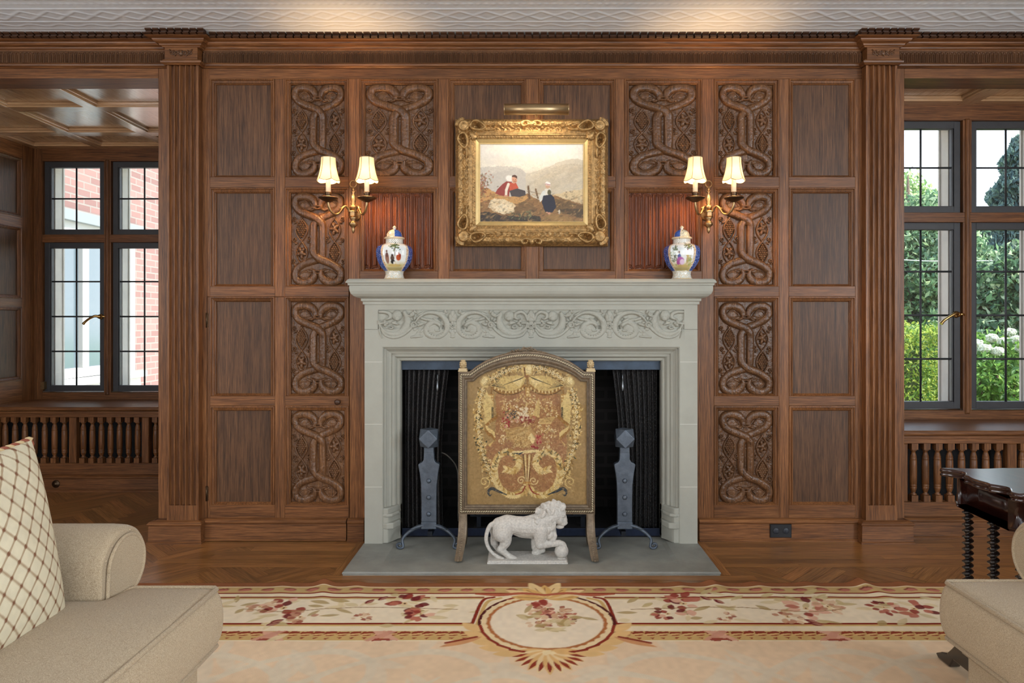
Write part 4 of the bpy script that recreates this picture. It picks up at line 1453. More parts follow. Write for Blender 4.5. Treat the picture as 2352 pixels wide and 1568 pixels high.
# ---- firebox
mb = MB()
fw, fb, fd, ft = 0.735, 0.56, 0.62, 1.10
poly = [(-fw, 0.03), (-fw, 0.10), (-fb, fd), (fb, fd), (fw, 0.10), (fw, 0.03)]
mb.sweep([(FXC + x, y) for x, y in poly], [(0, 0.0), (0, ft)], fP, caps=False)
mb.sweep([(FXC + x * 1.15, y * 1.1 + 0.03) for x, y in poly], [(0, 0.0), (0, ft)], fP, caps=False)
mb.box(FXC - fw, FXC + fw, 0.03, fd, ft, ft + 0.05)
mb.box(FXC - fw, FXC + fw, 0.03, fd + 0.1, -0.06, 0.015)
struct(mb.build('wall_firebox', firebrick, None, fix=False))
mb = MB(); mb.box(FXC - OW, FXC + OW, 0.012, 0.030, wz(849, 3.77), ZO + 0.02)
mb.build('steel_lintel', steel_band, fp, bevel=0.002)
mb = MB(); mb.box(FXC - OW, FXC + OW, 0.020, 0.032, 0.016, 0.058)
mb.build('kerb_strip', simple('kerb_steel', lin(34, 44, 66), 0.4, metal=0.5, noise=0.3), fp, bevel=0.002)

# ---- hearth slab with its sunk panel
hs = empty('hearth_slab', (FXC, -0.3, 0))
tag(hs, 'low grey stone hearth slab laid in front of the fire opening', 'hearth')
yf, yb = 3.222 - D0, 0.02
mb = MB()
t0 = 0.010
mb.box(FXC - HW - 0.002, FXC + HW + 0.002, yf + 0.006, yb, 0.0008, t0)
gx = 0.725
for a, b in ((-HW - 0.002, -gx), (gx, HW + 0.002)):
    mb.box(FXC + a, FXC + b, yf + 0.006, -0.08, t0, ZH)
mb.box(FXC - gx, FXC + gx, yf + 0.006, yf + 0.11, t0, ZH)
mb.sweep([(FXC - HW - 0.002, -0.06), (FXC - HW - 0.002, yf + 0.006), (FXC + HW + 0.002, yf + 0.006), (FXC + HW + 0.002, -0.06)], [(0, 0.0008), (-0.004, 0.0008), (-0.004, 0.006), (-0.007, 0.010), (-0.005, 0.016), (0, ZH)], fP)
mb.build('slab', hearth_m, hs)
mb = MB()
mb.add([(FXC - gx, yf + 0.11, ZH), (FXC + gx, yf + 0.11, ZH), (FXC + gx - 0.012, yf + 0.125, t0 + 0.0004), (FXC - gx + 0.012, yf + 0.125, t0 + 0.0004)], [(0, 1, 2, 3)])
for s in (-1, 1):
    mb.add([(FXC + s * gx, yf + 0.11, ZH), (FXC + s * gx, -0.09, ZH), (FXC + s * (gx - 0.022), -0.09, t0 + 0.0004), (FXC + s * (gx - 0.022), yf + 0.125, t0 + 0.0004)], [(0, 1, 2, 3)])
mb.build('sunk_edge', hearth_m, hs)

# ---- chain mesh fire curtains
def fire_curtain(s, label):
    xo = FXC + s * (OW - 0.012)
    top_w, bot_w = 0.235, 0.232
    n, k = 220, 30
    PTs = np.zeros((k, n, 3))
    for j in range(k):
        v = j / (k - 1)
        wdt = 0.245 - 0.055 * math.sin(min(1.0, v * 1.6) * PI / 2) + 0.02 * v
        u = np.linspace(0, 1, n)
        PTs[j, :, 0] = xo - s * u * wdt
        PTs[j, :, 1] = 0.062 + 0.012 * np.sin(u * 2 * PI * 8.5) + 0.004 * np.sin(u * 31 + v * 2)
        PTs[j, :, 2] = 0.952 - v * (0.952 - 0.030)
    root = empty('fire_curtain', (xo - s * 0.12, 0.062, 0.03))
    tag(root, label, 'fire curtain', 'chain mesh curtains of the fireplace')
    o = grid_obj('mesh_sheet', PTs, chain, root)
    sm = o.modifiers.new('t', 'SOLIDIFY'); sm.thickness = 0.003
    px_ = 1005 if s < 0 else 1430
    q = P(px_, 860, 3.785)
    mb = MB()
    mb.tube([q, (q[0], q[1], q[2] - 0.035)], 0.0022, 6)
    mb.tube([(q[0], q[1], q[2] - 0.035), (q[0], q[1], q[2] - 0.075), (q[0], q[1], q[2] - 0.09)], [0.004, 0.0065, 0.003], 10)
    pull = mb.build('pull_handle', simple('pale_steel', lin(168, 176, 182), 0.35, metal=0.7), root)
    return root
fire_curtain(-1, 'dark chain mesh fire curtain drawn to the left of the opening')
fire_curtain(1, 'dark chain mesh fire curtain drawn to the right of the opening')

# ---- grate and logs inside
gr = empty('fire_grate', (FXC, 0.30, 0.015))
tag(gr, 'low black iron grate holding logs in the firebox', 'grate')
mb = MB()
for i in range(9):
    x = FXC - 0.32 + 0.08 * i
    mb.tube([(x, 0.165, 0.105), (x, 0.19, 0.09), (x, 0.30, 0.09), (x, 0.45, 0.09)], 0.009, 8)
mb.build('grate_bar', iron_dark, gr)
mb = MB()
for y in (0.20, 0.42): mb.box(FXC - 0.35, FXC + 0.35, y - 0.012, y + 0.012, 0.075, 0.092)
mb.build('cross_bar', iron_dark, gr)
for sx in (-1, 1):
    for y in (0.20, 0.42):
        mb = MB(); mb.box(FXC + sx * 0.30 - 0.012, FXC + sx * 0.30 + 0.012, y - 0.012, y + 0.012, 0.0155, 0.078); mb.build('leg', iron_dark, gr)
def log(x0, x1, y, z, r, tilt, label):
    n = 14
    pts = [(x0 + (x1 - x0) * t, y + 0.02 * math.sin(t * 5), z + tilt * (t - 0.5) + 0.008 * math.sin(t * 9 + y * 30)) for t in np.linspace(0, 1, n)]
    mb = MB(); mb.tube(pts, [r * (1 + 0.12 * math.sin(i * 2.3 + y * 50)) for i in range(n)], 14)
    o = mb.build('log', log_m, loc=((x0 + x1) / 2, y, z - r))
    tag(o, label, 'log', 'logs in the fire grate')
log(FXC - 0.36, FXC + 0.30, 0.25, 0.166, 0.048, 0.0, 'charred log lying along the front of the grate')
log(FXC - 0.30, FXC + 0.36, 0.375, 0.168, 0.051, 0.0, 'charred log lying at the back of the grate')
log(FXC - 0.20, FXC + 0.38, 0.315, 0.268, 0.040, 0.0, 'charred log stacked on top of the other two')
mb = MB()
mb.tube(catmull([P(1000, 1037, 3.95), P(1020, 1041, 3.95), P(1036, 1054, 3.97), P(1048, 1072, 3.99), P(1052, 1100, 4.0), (wx(1052, 4.0), 0.25, 0.03)], 6), 0.0035, 8)
tag(mb.build('gas_hose', simple('grey_hose', lin(150, 146, 138), 0.5), loc=P(1045, 1100, 3.99)), 'thin pale hose looping inside the firebox beside the left andiron', 'hose')

# ---- andirons
def andiron(px, s):
    d = 3.60
    y = d - D0
    x = wx(px, d)
    k = d / F
    root = empty('andiron', (x, y, ZH - 0.008))
    zz = lambda py: wz(py, d)
    body = [(-17, 1197), (-17, 1150), (-18, 1110), (-21, 1085), (-24.5, 1066), (-22, 1063), (-15, 1060), (-12, 1054), (-11.5, 1040), (-11, 1036), (-10.5, 1026)]
    pts = [(x + a * k, zz(b)) for a, b in body] + [(x - a * k, zz(b)) for a, b in body[::-1]]
    mb = MB(); mb.prism(pts, lambda p, h: (p[0], h, p[1]), y - 0.018, y + 0.020); mb.build('shaft', iron_blue, root, bevel=0.003)
    mb = MB(); mb.box(x - 11 * k, x + 11 * k, y - 0.019, y + 0.019, zz(1038), zz(1026)); mb.build('collar', iron_blue, root, bevel=0.002)
    # faceted head: a cube with its corners cut to the middles of its edges
    c = (x, y, zz(1005)); h = 0.0475
    cv, cf = [], []
    mids = [(a, b, cc) for a in (-1, 0, 1) for b in (-1, 0, 1) for cc in (-1, 0, 1) if abs(a) + abs(b) + abs(cc) == 2]
    V_ = [(c[0] + a * h, c[1] + b * h * 0.95, c[2] + cc * h) for a, b, cc in mids]
    bm = bmesh.new()
    for v in V_: bm.verts.new(v)
    bmesh.ops.convex_hull(bm, input=bm.verts)
    bmesh.ops.dissolve_limit(bm, angle_limit=0.02, verts=bm.verts, edges=bm.edges)
    me = bpy.data.meshes.new('head'); bm.to_mesh(me); bm.free(); me.materials.append(iron_blue)
    ho = bpy.data.objects.new('head', me); link(ho, root)
    bv = ho.modifiers.new('b', 'BEVEL'); bv.width = 0.002; bv.segments = 2
    for py in (1102, 1140, 1178):
        mb = MB(); mb.ell((x, y - 0.018, zz(py)), (0.0135, 0.011, 0.0135), 8, 5); mb.build('stud', iron_blue, root)
    mb = MB(); mb.box(x - 16.5 * k - 0.002, x + 16.5 * k + 0.002, y - 0.024, y + 0.024, zz(1212), zz(1196)); mb.build('base_block', iron_blue, root, bevel=0.003)
    for sg in (-1, 1):
        z0 = zz(1206)
        pts = catmull([(x + sg * 0.030, y, z0), (x + sg * 0.075, y - 0.004, z0 - 0.014), (x + sg * 0.115, y - 0.012, z0 - 0.040), (x + sg * 0.138, y - 0.02, z0 - 0.070), (x + sg * 0.132, y - 0.03, ZH + 0.006), (x + sg * 0.145, y - 0.034, ZH - 0.001), (x + sg * 0.160, y - 0.034, ZH + 0.004), (x + sg * 0.163, y - 0.034, ZH + 0.018), (x + sg * 0.150, y - 0.034, ZH + 0.024), (x + sg * 0.143, y - 0.034, ZH + 0.016)], 6)
        mb = MB(); mb.tube(pts, [0.0135, 0.012, 0.010, 0.0095, 0.009, 0.009, 0.008, 0.007], 10, flat=0.75)
        leg = mb.build('leg', iron_blue, root)
        mb = MB(); mb.tube(catmull([(x + sg * 0.028, y - 0.012, z0 + 0.006), (x + sg * 0.06, y - 0.016, z0 - 0.002), (x + sg * 0.095, y - 0.02, z0 - 0.016)], 5), [0.013, 0.016, 0.006], 8, flat=0.5)
        mb.build('leaf', iron_blue, leg)
    mb = MB(); mb.box(x - 0.012, x + 0.012, y + 0.022, y + 0.14, 0.062, 0.086); mb.build('log_bar', iron_dark, root)
    return root
a1 = andiron(986, -1); tag(a1, 'blue-grey iron andiron with faceted head, left of the fire screen', 'andiron', 'pair of andirons')
a2 = andiron(1434, 1); tag(a2, 'blue-grey iron andiron with faceted head, right of the fire screen', 'andiron', 'pair of andirons')
# ------------------------------------------------------------------ fire screen
DF = 3.50
YF = DF - D0
kf = DF / F
def sx(z): return wx(1040 + z / 4.02, DF)
def sz(z): return wz(790 + z / 4.02, DF)
fs = empty('fire_screen', (wx(1210, DF), YF, 0.0105))
tag(fs, 'arched gilt-framed fire screen with floral needlepoint panel under glass on the hearth', 'fire screen')
arc = lambda xa, xb, y0, ya, n=22: [(xa + (xb - xa) * t, y0 - (y0 - ya) * math.sin(PI * t) ** 0.92) for t in np.linspace(0, 1, n)]
out = [(52, 1568), (52, 252), (150, 250)] + [(178 + (1192 - 178) * t, 235 - (235 - 62) * (1 - (2 * t - 1) ** 2) ** 0.9) for t in np.linspace(0.0, 1, 25)] + [(1215, 250), (1312, 252), (1312, 1568)]
inn = [(134, 1482), (134, 348), (195, 346)] + [(222 + (1152 - 222) * t, 318 - (318 - 186) * (1 - (2 * t - 1) ** 2) ** 0.85) for t in np.linspace(0.0, 1, 25)] + [(1180, 346), (1236, 348), (1236, 1482)]
# moulded frame: sections between the outer and inner outlines
prof = [(0.0, 0.014), (0.0, -0.008), (0.06, -0.014), (0.16, -0.014), (0.20, -0.006), (0.42, -0.006), (0.46, -0.013), (0.60, -0.016), (0.72, -0.012), (0.76, -0.004), (0.90, -0.003), (0.93, -0.007), (1.0, -0.004), (1.0, 0.010)]
n = len(out)
V, Fc = [], []
for i in range(n):
    for t, h in prof:
        V.append((sx(out[i][0] + (inn[i][0] - out[i][0]) * t), YF + h, sz(out[i][1] + (inn[i][1] - out[i][1]) * t)))
k = len(prof)
for i in range(n):
    j = (i + 1) % n
    for a in range(k):
        b = (a + 1) % k
        Fc.append((i * k + a, j * k + a, j * k + b, i * k + b))
mb = MB(); mb.add(V, Fc)
mb.build('frame', gilt_worn, fs)
# rope moulding: twisted beads that follow the frame
path = [(out[i][0] + (inn[i][0] - out[i][0]) * 0.31, out[i][1] + (inn[i][1] - out[i][1]) * 0.31) for i in range(n)]
path.append(path[0])
seg = [math.dist(path[i], path[i + 1]) for i in range(n)]
tot = sum(seg)
mb = MB()
cnt = int(tot / 21)
for q in range(cnt):
    s_ = tot * q / cnt
    i = 0
    while s_ > seg[i]: s_ -= seg[i]; i += 1
    t = s_ / seg[i]
    x, z = path[i][0] + (path[i + 1][0] - path[i][0]) * t, path[i][1] + (path[i + 1][1] - path[i][1]) * t
    an = math.atan2(-(path[i + 1][1] - path[i][1]), path[i + 1][0] - path[i][0]) + 0.6
    M = Matrix.Rotation(-an, 3, 'Y')
    mb.ell((sx(x), YF - 0.0085, sz(z)), (0.0072, 0.0055, 0.0034), 8, 6, M=M)
mb.build('rope_moulding', simple('bright_gilt', lin(206, 192, 160), 0.35, metal=0.25), fs)
# finials
for zx in (95, 1272):
    mb = MB()
    c = (sx(zx), YF, 0)
    mb.box(c[0] - 0.0205, c[0] + 0.0205, YF - 0.0205, YF + 0.0205, sz(238), sz(222)); mb.box(c[0] - 0.023, c[0] + 0.023, YF - 0.023, YF + 0.023, sz(252), sz(238))
    mb.lathe([(0.012, sz(222)), (0.010, sz(214)), (0.013, sz(205)), (0.0155, sz(185)), (0.0145, sz(168)), (0.010, sz(152)), (0.0, sz(142))], (c[0], YF, 0), 14)
    for r_ in range(4):
        for q in range(8):
            a = 2 * PI * (q + 0.5 * (r_ % 2)) / 8
            rr = (0.0145, 0.0155, 0.014, 0.009)[r_]
            mb.ell((c[0] + rr * math.cos(a), YF + rr * math.sin(a), sz(206 - 17 * r_)), (0.0042, 0.0042, 0.0055), 6, 5)
    mb.build('finial', simple('pale_gilt', lin(190, 168, 128), 0.5, metal=0.3), fs) if zx == 95 else mb.build('finial', bpy.data.materials['pale_gilt'], fs)
# ribbon and leaf crest
mb = MB()
for q in range(34):
    t = (q - 16.5) / 16.5
    x, z = 688 + t * 165, 62 - 16 * (1 - abs(t)) + 26 * t * t
    an = random.uniform(-0.9, 0.9)
    mb.ell((sx(x + random.uniform(-6, 6)), YF - 0.008 + random.uniform(-0.004, 0.004), sz(z + random.uniform(-14, 10))), (0.0085, 0.004, 0.0032), 8, 6, M=Matrix.Rotation(an, 3, 'Y'))
for s in (-1, 1):
    mb.tube([(sx(688 + s * 14 + s * a), YF - 0.009, sz(40 + b)) for a, b in ((0, 0), (18, -14), (36, 0), (20, 12), (2, 4))], 0.0035, 6)
    mb.tube([(sx(688 + s * a), YF - 0.006, sz(b)) for a, b in ((0, 50), (60, 58), (120, 68), (190, 86))], 0.003, 6)
mb.build('crest', gilt_worn, fs)
# splayed legs
for s in (-1, 1):
    for fb in (-1, 1):
        x0 = sx(95 if s < 0 else 1270)
        pts, ws = [], []
        for (z, dx, dy, w_) in ((sz(1560), 0, 0.0, 0.021), (0.165, 0, -0.010, 0.021), (0.11, 0.001, -0.035, 0.0215), (0.06, 0.006, -0.078, 0.020), (0.028, 0.011, -0.112, 0.019), (0.0185, 0.012, -0.125, 0.017)):
            pts.append((x0 + s * dx, YF - fb * dy * -1 if False else YF + fb * (-dy), z)); ws.append(w_)
        pts = [(p[0], YF + (p[1] - YF) * 1.0, p[2]) for p in pts]
        mb = MB()
        pp = catmull(pts, 5)
        ww = np.interp(np.linspace(0, 1, len(pp)), np.linspace(0, 1, len(ws)), ws)
        Vv = []
        for p, w_ in zip(pp, ww):
            for (ax, ay) in ((-1, -0.55), (-0.6, -0.75), (0.6, -0.75), (1, -0.55), (1, 0.55), (-1, 0.55)):
                Vv.append((p[0] + ax * w_, p[1] + ay * w_, p[2] + (0.0 if p[2] > 0.03 else 0)))
        Ff = []
        for i in range(len(pp) - 1):
            for a in range(6):
                b = (a + 1) % 6
                Ff.append((i * 6 + a, i * 6 + b, (i + 1) * 6 + b, (i + 1) * 6 + a))
        Ff += [tuple(range(6)), tuple(range(len(Vv) - 6, len(Vv)))]
        mb.add(Vv, Ff)
        sgn = -1 if fb < 0 else 1
        for i in range(2, len(pp) - 1):
            p = pp[i]
            mb.ell((p[0], p[1] - 0.013 if fb > 0 and False else p[1] + (-0.012), p[2]), (0.008, 0.004, 0.006), 8, 6)
        mb.build('leg', gilt_worn, fs)

# needlepoint picture
f = Field(128, 1242, 180, 1490, 2.7, (158, 128, 82))
f.wander(5, 40, 50)
X, Z = f.X, f.Z
c_gold, c_cream, c_dark, c_green, c_red, c_br = (196, 158, 92), (226, 198, 138), (92, 62, 32), (46, 58, 46), (142, 42, 40), (150, 104, 60)
# rosy ground between the curtains
f.cpoly([(392, 460), (640, 440), (690, 420), (760, 440), (985, 460), (1000, 620), (1060, 900), (1040, 1120), (960, 1330), (840, 1380), (690, 1300), (520, 1390), (400, 1330), (320, 1120), (300, 950), (390, 900), (400, 640)], (156, 110, 72))
f.noise(16, 0.10, 1); f.noise(120, 0.08, 2)
g = np.random.default_rng(5)
def sprig(x, y, n, spread, cols, Lr=(16, 30), w_=6):
    for _ in range(n):
        a = g.uniform(0, 2 * PI); r_ = spread * math.sqrt(g.uniform(0, 1))
        f.cleaf(x + r_ * math.cos(a), y + r_ * math.sin(a), g.uniform(*Lr), w_, g.uniform(0, 2 * PI), cols[g.integers(len(cols))], 0.9)
def garland(pts, wd, n, cols):
    q = catmull(pts, 14)
    for i in range(n):
        p = q[g.integers(len(q))]
        f.cleaf(p[0] + g.normal(0, wd * 0.5), p[1] + g.normal(0, wd * 0.5), g.uniform(18, 34), g.uniform(5, 9), g.uniform(0, 2 * PI), cols[g.integers(len(cols))], 0.92)
    for i in range(0, len(q), 4):
        f.cell(q[i][0], q[i][1], wd * 0.36, wd * 0.36, (222, 200, 150)); f.cell(q[i][0], q[i][1], wd * 0.12, wd * 0.12, c_dark)
cols = [c_gold, c_cream, (160, 124, 62), c_green, (120, 92, 48), (206, 176, 112)]
garland([(350, 330), (440, 270), (560, 225), (690, 205), (820, 225), (940, 275), (1030, 330)], 40, 620, cols)
garland([(270, 430), (245, 560), (235, 720), (250, 880), (280, 1020), (320, 1140), (370, 1260)], 36, 640, cols)
garland([(1100, 430), (1135, 560), (1145, 720), (1130, 880), (1095, 1020), (1060, 1140), (1000, 1260)], 36, 640, cols)
# draped swags with fringes and tassels
for s in (-1, 1):
    m = lambda x: 688 + s * (x - 688)
    f.cpoly([(m(700), 300), (m(790), 290), (m(900), 300), (m(1030), 385), (m(985), 430), (m(880), 448), (m(780), 430), (m(715), 380)], (208, 178, 112))
    f.cpoly([(m(720), 330), (m(790), 310), (m(830), 345), (m(760), 400)], (228, 202, 140))
    for q in range(7): f.cline([(m(712 + q * 6), 300 + q * 3), (m(760 + q * 24), 330 + q * 8)], [3, 7, 2], [(56, 60, 44), (120, 90, 46), (40, 52, 50)][q % 3], 0.85)
    for q in range(6): f.cline([(m(1020), 385), (m(950 - q * 14), 345 + q * 14)], [3, 7, 2], [(40, 52, 50), (104, 80, 44)][q % 2], 0.85)
    f.cline([(m(712), 385), (m(760), 430), (m(850), 452), (m(940), 440), (m(1000), 410)], 20, (150, 108, 52), 1, 8)
    f.cline([(m(712), 400), (m(760), 446), (m(850), 470), (m(940), 458), (m(1000), 424)], 5, c_dark, 0.9, 8)
    for q in range(9):
        t = q / 8; f.cell(m(725 + 265 * t), 412 + 38 * math.sin(PI * t) - 6 * t, 7, 12, c_cream)
    # knots
    f.cell(m(1075), 350, 46, 50, (212, 184, 122)); f.cell(m(1082), 340, 26, 34, (232, 210, 152))
    for q in range(5): f.cline([(m(1030), 385), (m(1050 + q * 12), 330 + q * 12)], [3, 5, 2], (120, 90, 46), 0.7)
    # hanging tails and tassel
    f.cline([(m(1018), 400), (m(1022), 470)], 7, (140, 100, 48)); f.cpoly([(m(1000), 460), (m(1044), 460), (m(1040), 565), (m(1000), 565)], (176, 132, 66))
    for q in range(3): 
        f.cell(m(1012), 480 + q * 32, 8, 10, c_cream); f.cell(m(1032), 480 + q * 32, 8, 10, c_cream)
    f.cpoly([(m(1000), 560), (m(1065), 420), (m(1095), 560), (m(1085), 740), (m(1010), 700)], (214, 186, 122))
    f.cline([(m(1010), 590), (m(1010), 690)], 12, (44, 52, 46), 0.85)
    f.cpoly([(m(958), 640), (m(1080), 740), (m(1085), 775), (m(960), 680)], (150, 106, 52))
    f.cpoly([(m(1080), 745), (m(1060), 800), (m(985), 880), (m(985), 820)], (220, 190, 124)); f.cpoly([(m(1082), 775), (m(985), 865), (m(990), 895), (m(1085), 805)], (150, 106, 52))
    f.cpoly([(m(1000), 890), (m(1045), 930), (m(1030), 950)], (206, 172, 104))
    # laurel branches curling in at the foot
    q = catmull([(m(700), 1300), (m(740), 1370), (m(830), 1395), (m(920), 1350), (m(975), 1260), (m(990), 1150), (m(960), 1050), (m(880), 1000), (m(800), 1030), (m(770), 1100), (m(810), 1165), (m(880), 1160)], 12)
    for i in range(0, len(q), 2):
        for w_ in (-1, 1):
            an = math.atan2(q[min(i + 1, len(q) - 1)][1] - q[i - 1][1], q[min(i + 1, len(q) - 1)][0] - q[i - 1][0]) + w_ * 0.7
            f.cleaf(q[i][0], q[i][1], 52, 12, an, [c_cream, (206, 172, 104), (176, 138, 70), (222, 196, 136)][g.integers(4)], 0.95)
    for i in range(60, len(q) - 30, 3): f.cleaf(q[i][0] + s * 14, q[i][1], 34, 8, g.uniform(0, 6.3), [c_green, (70, 76, 50)][g.integers(2)], 0.8)
    f.cline([(m(700), 1300), (m(740), 1370), (m(800), 1392)], [9, 4], c_red, 0.9, 8)
    f.cline([(m(880), 1392), (m(960), 1360), (m(1015), 1335), (m(1050), 1365), (m(1035), 1400), (m(1015), 1385)], [4, 14, 16, 12, 8, 3], (44, 58, 66), 1, 8)
    f.cline([(p[0], p[1]) for p in spiral(m(745), 1262, 42, 6, 0, 1.4 * s)], 6, (216, 188, 130)); f.cline([(p[0], p[1]) for p in spiral(m(1085), 1275, 55, 8, 1.5, 1.4 * s)], 6, (214, 184, 120))
f.cell(686, 245, 50, 60, (206, 174, 108)); f.cell(700, 235, 28, 44, (232, 210, 154)); f.cline([(660, 220), (668, 290)], 8, (110, 70, 40)); f.cell(686, 300, 26, 14, (150, 100, 60))
f.cline([(688, 300), (688, 400)], 7, (140, 100, 48)); f.cpoly([(670, 400), (712, 400), (708, 490), (676, 490)], (186, 142, 74))
for q in range(3): f.cell(692, 418 + 28 * q, 10, 9, c_cream)
# bouquet
for (x, y, n_, sp) in ((500, 560, 40, 60), (640, 540, 55, 70), (740, 510, 45, 50), (860, 560, 55, 60), (920, 640, 30, 40), (560, 640, 40, 60), (480, 760, 30, 50), (460, 880, 30, 45), (880, 820, 60, 70), (800, 770, 40, 50), (720, 640, 50, 50), (880, 940, 26, 45), (690, 720, 30, 60)):
    sprig(x, y, n_, sp, [(214, 184, 126), (196, 160, 98), (226, 202, 152), (170, 124, 74)])
sprig(540, 660, 26, 50, [(60, 66, 70), (90, 84, 60), (44, 54, 66)], w_=8)
for _ in range(44):
    f.cell(670 + g.normal(0, 45), 695 + g.normal(0, 16), 13, 12, [(158, 84, 66), (188, 132, 104), (206, 170, 138), (134, 60, 52)][g.integers(4)])
for _ in range(18): f.cell(640 + g.normal(0, 38), 640 + g.normal(0, 20), 13, 12, (224, 204, 168))
for _ in range(22): f.cell(500 + g.normal(0, 26), 720 + g.normal(0, 46), 10, 10, [(150, 52, 52), (196, 140, 120)][g.integers(2)])
# dove with spread wings over a basket
f.cpoly([(735, 660), (770, 560), (795, 495), (812, 600), (800, 680)], (206, 174, 112)); f.cpoly([(800, 690), (960, 665), (900, 740), (800, 745)], (204, 170, 110))
for q in range(8): f.cline([(790 + q * 18, 735 - q * 3), (850 + q * 14, 690 - q * 2)], 3, (160, 118, 66), 0.7)
f.cpoly([(480, 790), (600, 770), (720, 760), (715, 860), (640, 900), (500, 880)], (178, 142, 86)); f.cell(650, 860, 110, 90, (190, 152, 94))
for q in range(22): f.cline([(485 + q * 8, 800 + (q % 4) * 22), (640 + q * 4, 770 + (q % 5) * 20)], 3, [(140, 104, 58), (206, 176, 120)][q % 2], 0.6)
for q in range(150): f.cell(560 + g.uniform(0, 180), 850 + g.uniform(0, 110), 6, 5, [(210, 178, 118), (150, 112, 62)][g.integers(2)])
f.cpoly([(730, 820), (760, 880), (745, 930), (690, 860)], (224, 198, 140)); f.cpoly([(718, 935), (800, 950), (790, 968), (720, 955)], (140, 40, 44))
for _ in range(26): f.cell(795 + g.normal(0, 18), 880 + g.normal(0, 28), 10, 9, [(150, 44, 48), (186, 110, 90)][g.integers(2)])
# fluted vase
f.cpoly([(555, 990), (800, 975), (790, 1000), (640, 1012), (560, 1010)], (226, 200, 140)); f.cpoly([(560, 1005), (650, 1000), (620, 1025), (575, 1015)], (44, 56, 62))
f.cpoly([(635, 1025), (740, 1018), (705, 1270), (668, 1270)], (190, 150, 86))
for q, c_ in enumerate([(84, 52, 34), (222, 194, 134), (120, 76, 44), (232, 206, 150), (110, 70, 40)]):
    f.cline([(648 + q * 20, 1025), (674 + q * 7, 1268)], [8, 3], c_, 0.9)
f.cpoly([(645, 1270), (728, 1270), (725, 1290), (650, 1290)], (168, 118, 58)); f.cline([(686, 1290), (686, 1330), (680, 1400)], [14, 10, 4], (200, 160, 96))
# worn stitches: small dashes of neighbouring tones over everything
for _ in range(5200):
    x, z = g.uniform(260, 1120), g.uniform(200, 1400)
    f.cell(x, z, g.uniform(7, 16), g.uniform(2, 4), [(120, 88, 48), (216, 186, 126), (96, 72, 42), (190, 152, 92), (150, 112, 66)][g.integers(5)], g.choice([0.3, -0.5, 1.3]), 0.30)
f.noise(90, 0.12, 4)
f.C *= (1 + 0.10 * np.random.default_rng(3).uniform(-1, 1, f.X.shape))[..., None]
f.C *= 0.86
PT = np.stack([wx(1040 + f.X / 4.02, DF), np.full(f.X.shape, YF + 0.006), CAMZ + (VY - 790 - f.Z / 4.02) * kf], -1)
fm = Field(128, 1242, 180, 1490, 2.7, (0, 0, 0))
fm.cpoly([(o_[0] * 0.35 + i_[0] * 0.65, o_[1] * 0.35 + i_[1] * 0.65) for o_, i_ in zip(out, inn)], (255, 255, 255))
grid_obj('needlepoint_panel', PT, tapestry_m, fs, f.C, mask=fm.C[..., 0] > 0.5)
mb = MB(); mb.box(sx(128), sx(1242), YF + 0.008, YF + 0.012, sz(1490), sz(350)); mb.box(sx(260), sx(1115), YF + 0.008, YF + 0.012, sz(350), sz(262)); mb.build('back_board', oak_dark, fs)
mb = MB()
mb.add([(sx(p[0]), YF + 0.0005, sz(p[1])) for p in inn], [tuple(range(len(inn)))])
mb.build('glass_sheet', thin_glass, fs)

# ------------------------------------------------------------------ stone lion
DLi = 3.41
def lx(z): return wx(1040 + z / 6.918, DLi)
def lz(z): return wz(1120 + z / 6.918, DLi)
kl = DLi / F / 6.918
ylc = 3.405 - D0
li = empty('lion_statue', (lx(1180), ylc, 0.0105))
tag(li, 'weathered white cast-stone lion statue resting one paw on a ball, on the hearth', 'statue')
mb = MB()
z_top = 0.032
mb.box(lx(560), lx(1815), ylc - 0.078, ylc + 0.078, 0.0108, 0.026)
mb.box(lx(572), lx(1803), ylc - 0.074, ylc + 0.074, 0.025, z_top)
mb.build('plinth', cement, li, bevel=0.003)
B = MB()
def E(x, z, rx, rz, ry, dy=0.0, ang=0.0):
    M = Matrix.Rotation(ang, 3, 'Y')
    B.ell((lx(x), ylc + dy, lz(z)), (rx * kl, ry * kl, rz * kl), 20, 14, M=M)
def C(pts, rr, dy=0.0, dys=None, n=7):
    q = catmull(pts, n)
    ds = dys if dys is not None else [dy] * len(pts)
    dq = np.interp(np.linspace(0, 1, len(q)), np.linspace(0, 1, len(ds)), ds)
    rq = np.interp(np.linspace(0, 1, len(q)), np.linspace(0, 1, len(rr)), [r_ * kl for r_ in rr])
    B.tube([(lx(p[0]), ylc + dd, lz(p[1])) for p, dd in zip(q, dq)], list(rq), 14)
    for e, dd, rr_ in ((q[0], dq[0], rq[0]), (q[-1], dq[-1], rq[-1])): B.ell((lx(e[0]), ylc + dd, lz(e[1])), rr_, 14, 10)
# trunk: croup, loin, ribcage, chest
C([(740, 590), (860, 575), (1000, 585), (1140, 600), (1280, 590), (1400, 570)], [125, 150, 138, 150, 170, 180])
E(1180, 660, 190, 120, 120); E(1390, 620, 150, 200, 150)
C([(960, 690), (1090, 730), (1250, 740)], [45, 55, 60])
# haunches and hind legs
E(800, 660, 165, 180, 95, -0.022, 0.2)
C([(800, 700), (845, 800), (800, 900), (760, 940)], [135, 95, 66, 54], -0.028)
C([(765, 930), (850, 1010), (920, 1060), (985, 1092)], [54, 48, 48, 46], -0.030)
E(985, 1092, 62, 36, 52, -0.030)
for t in (-26, 0, 26): E(1012, 1100, 22, 26, 18, -0.030 + t * kl)
E(700, 680, 120, 160, 90, 0.024)
C([(700, 760), (660, 840), (650, 900)], [105, 72, 54], 0.028)
C([(650, 890), (720, 990), (800, 1050), (850, 1085)], [52, 46, 44, 42], 0.022)
E(855, 1090, 58, 36, 48, 0.020)
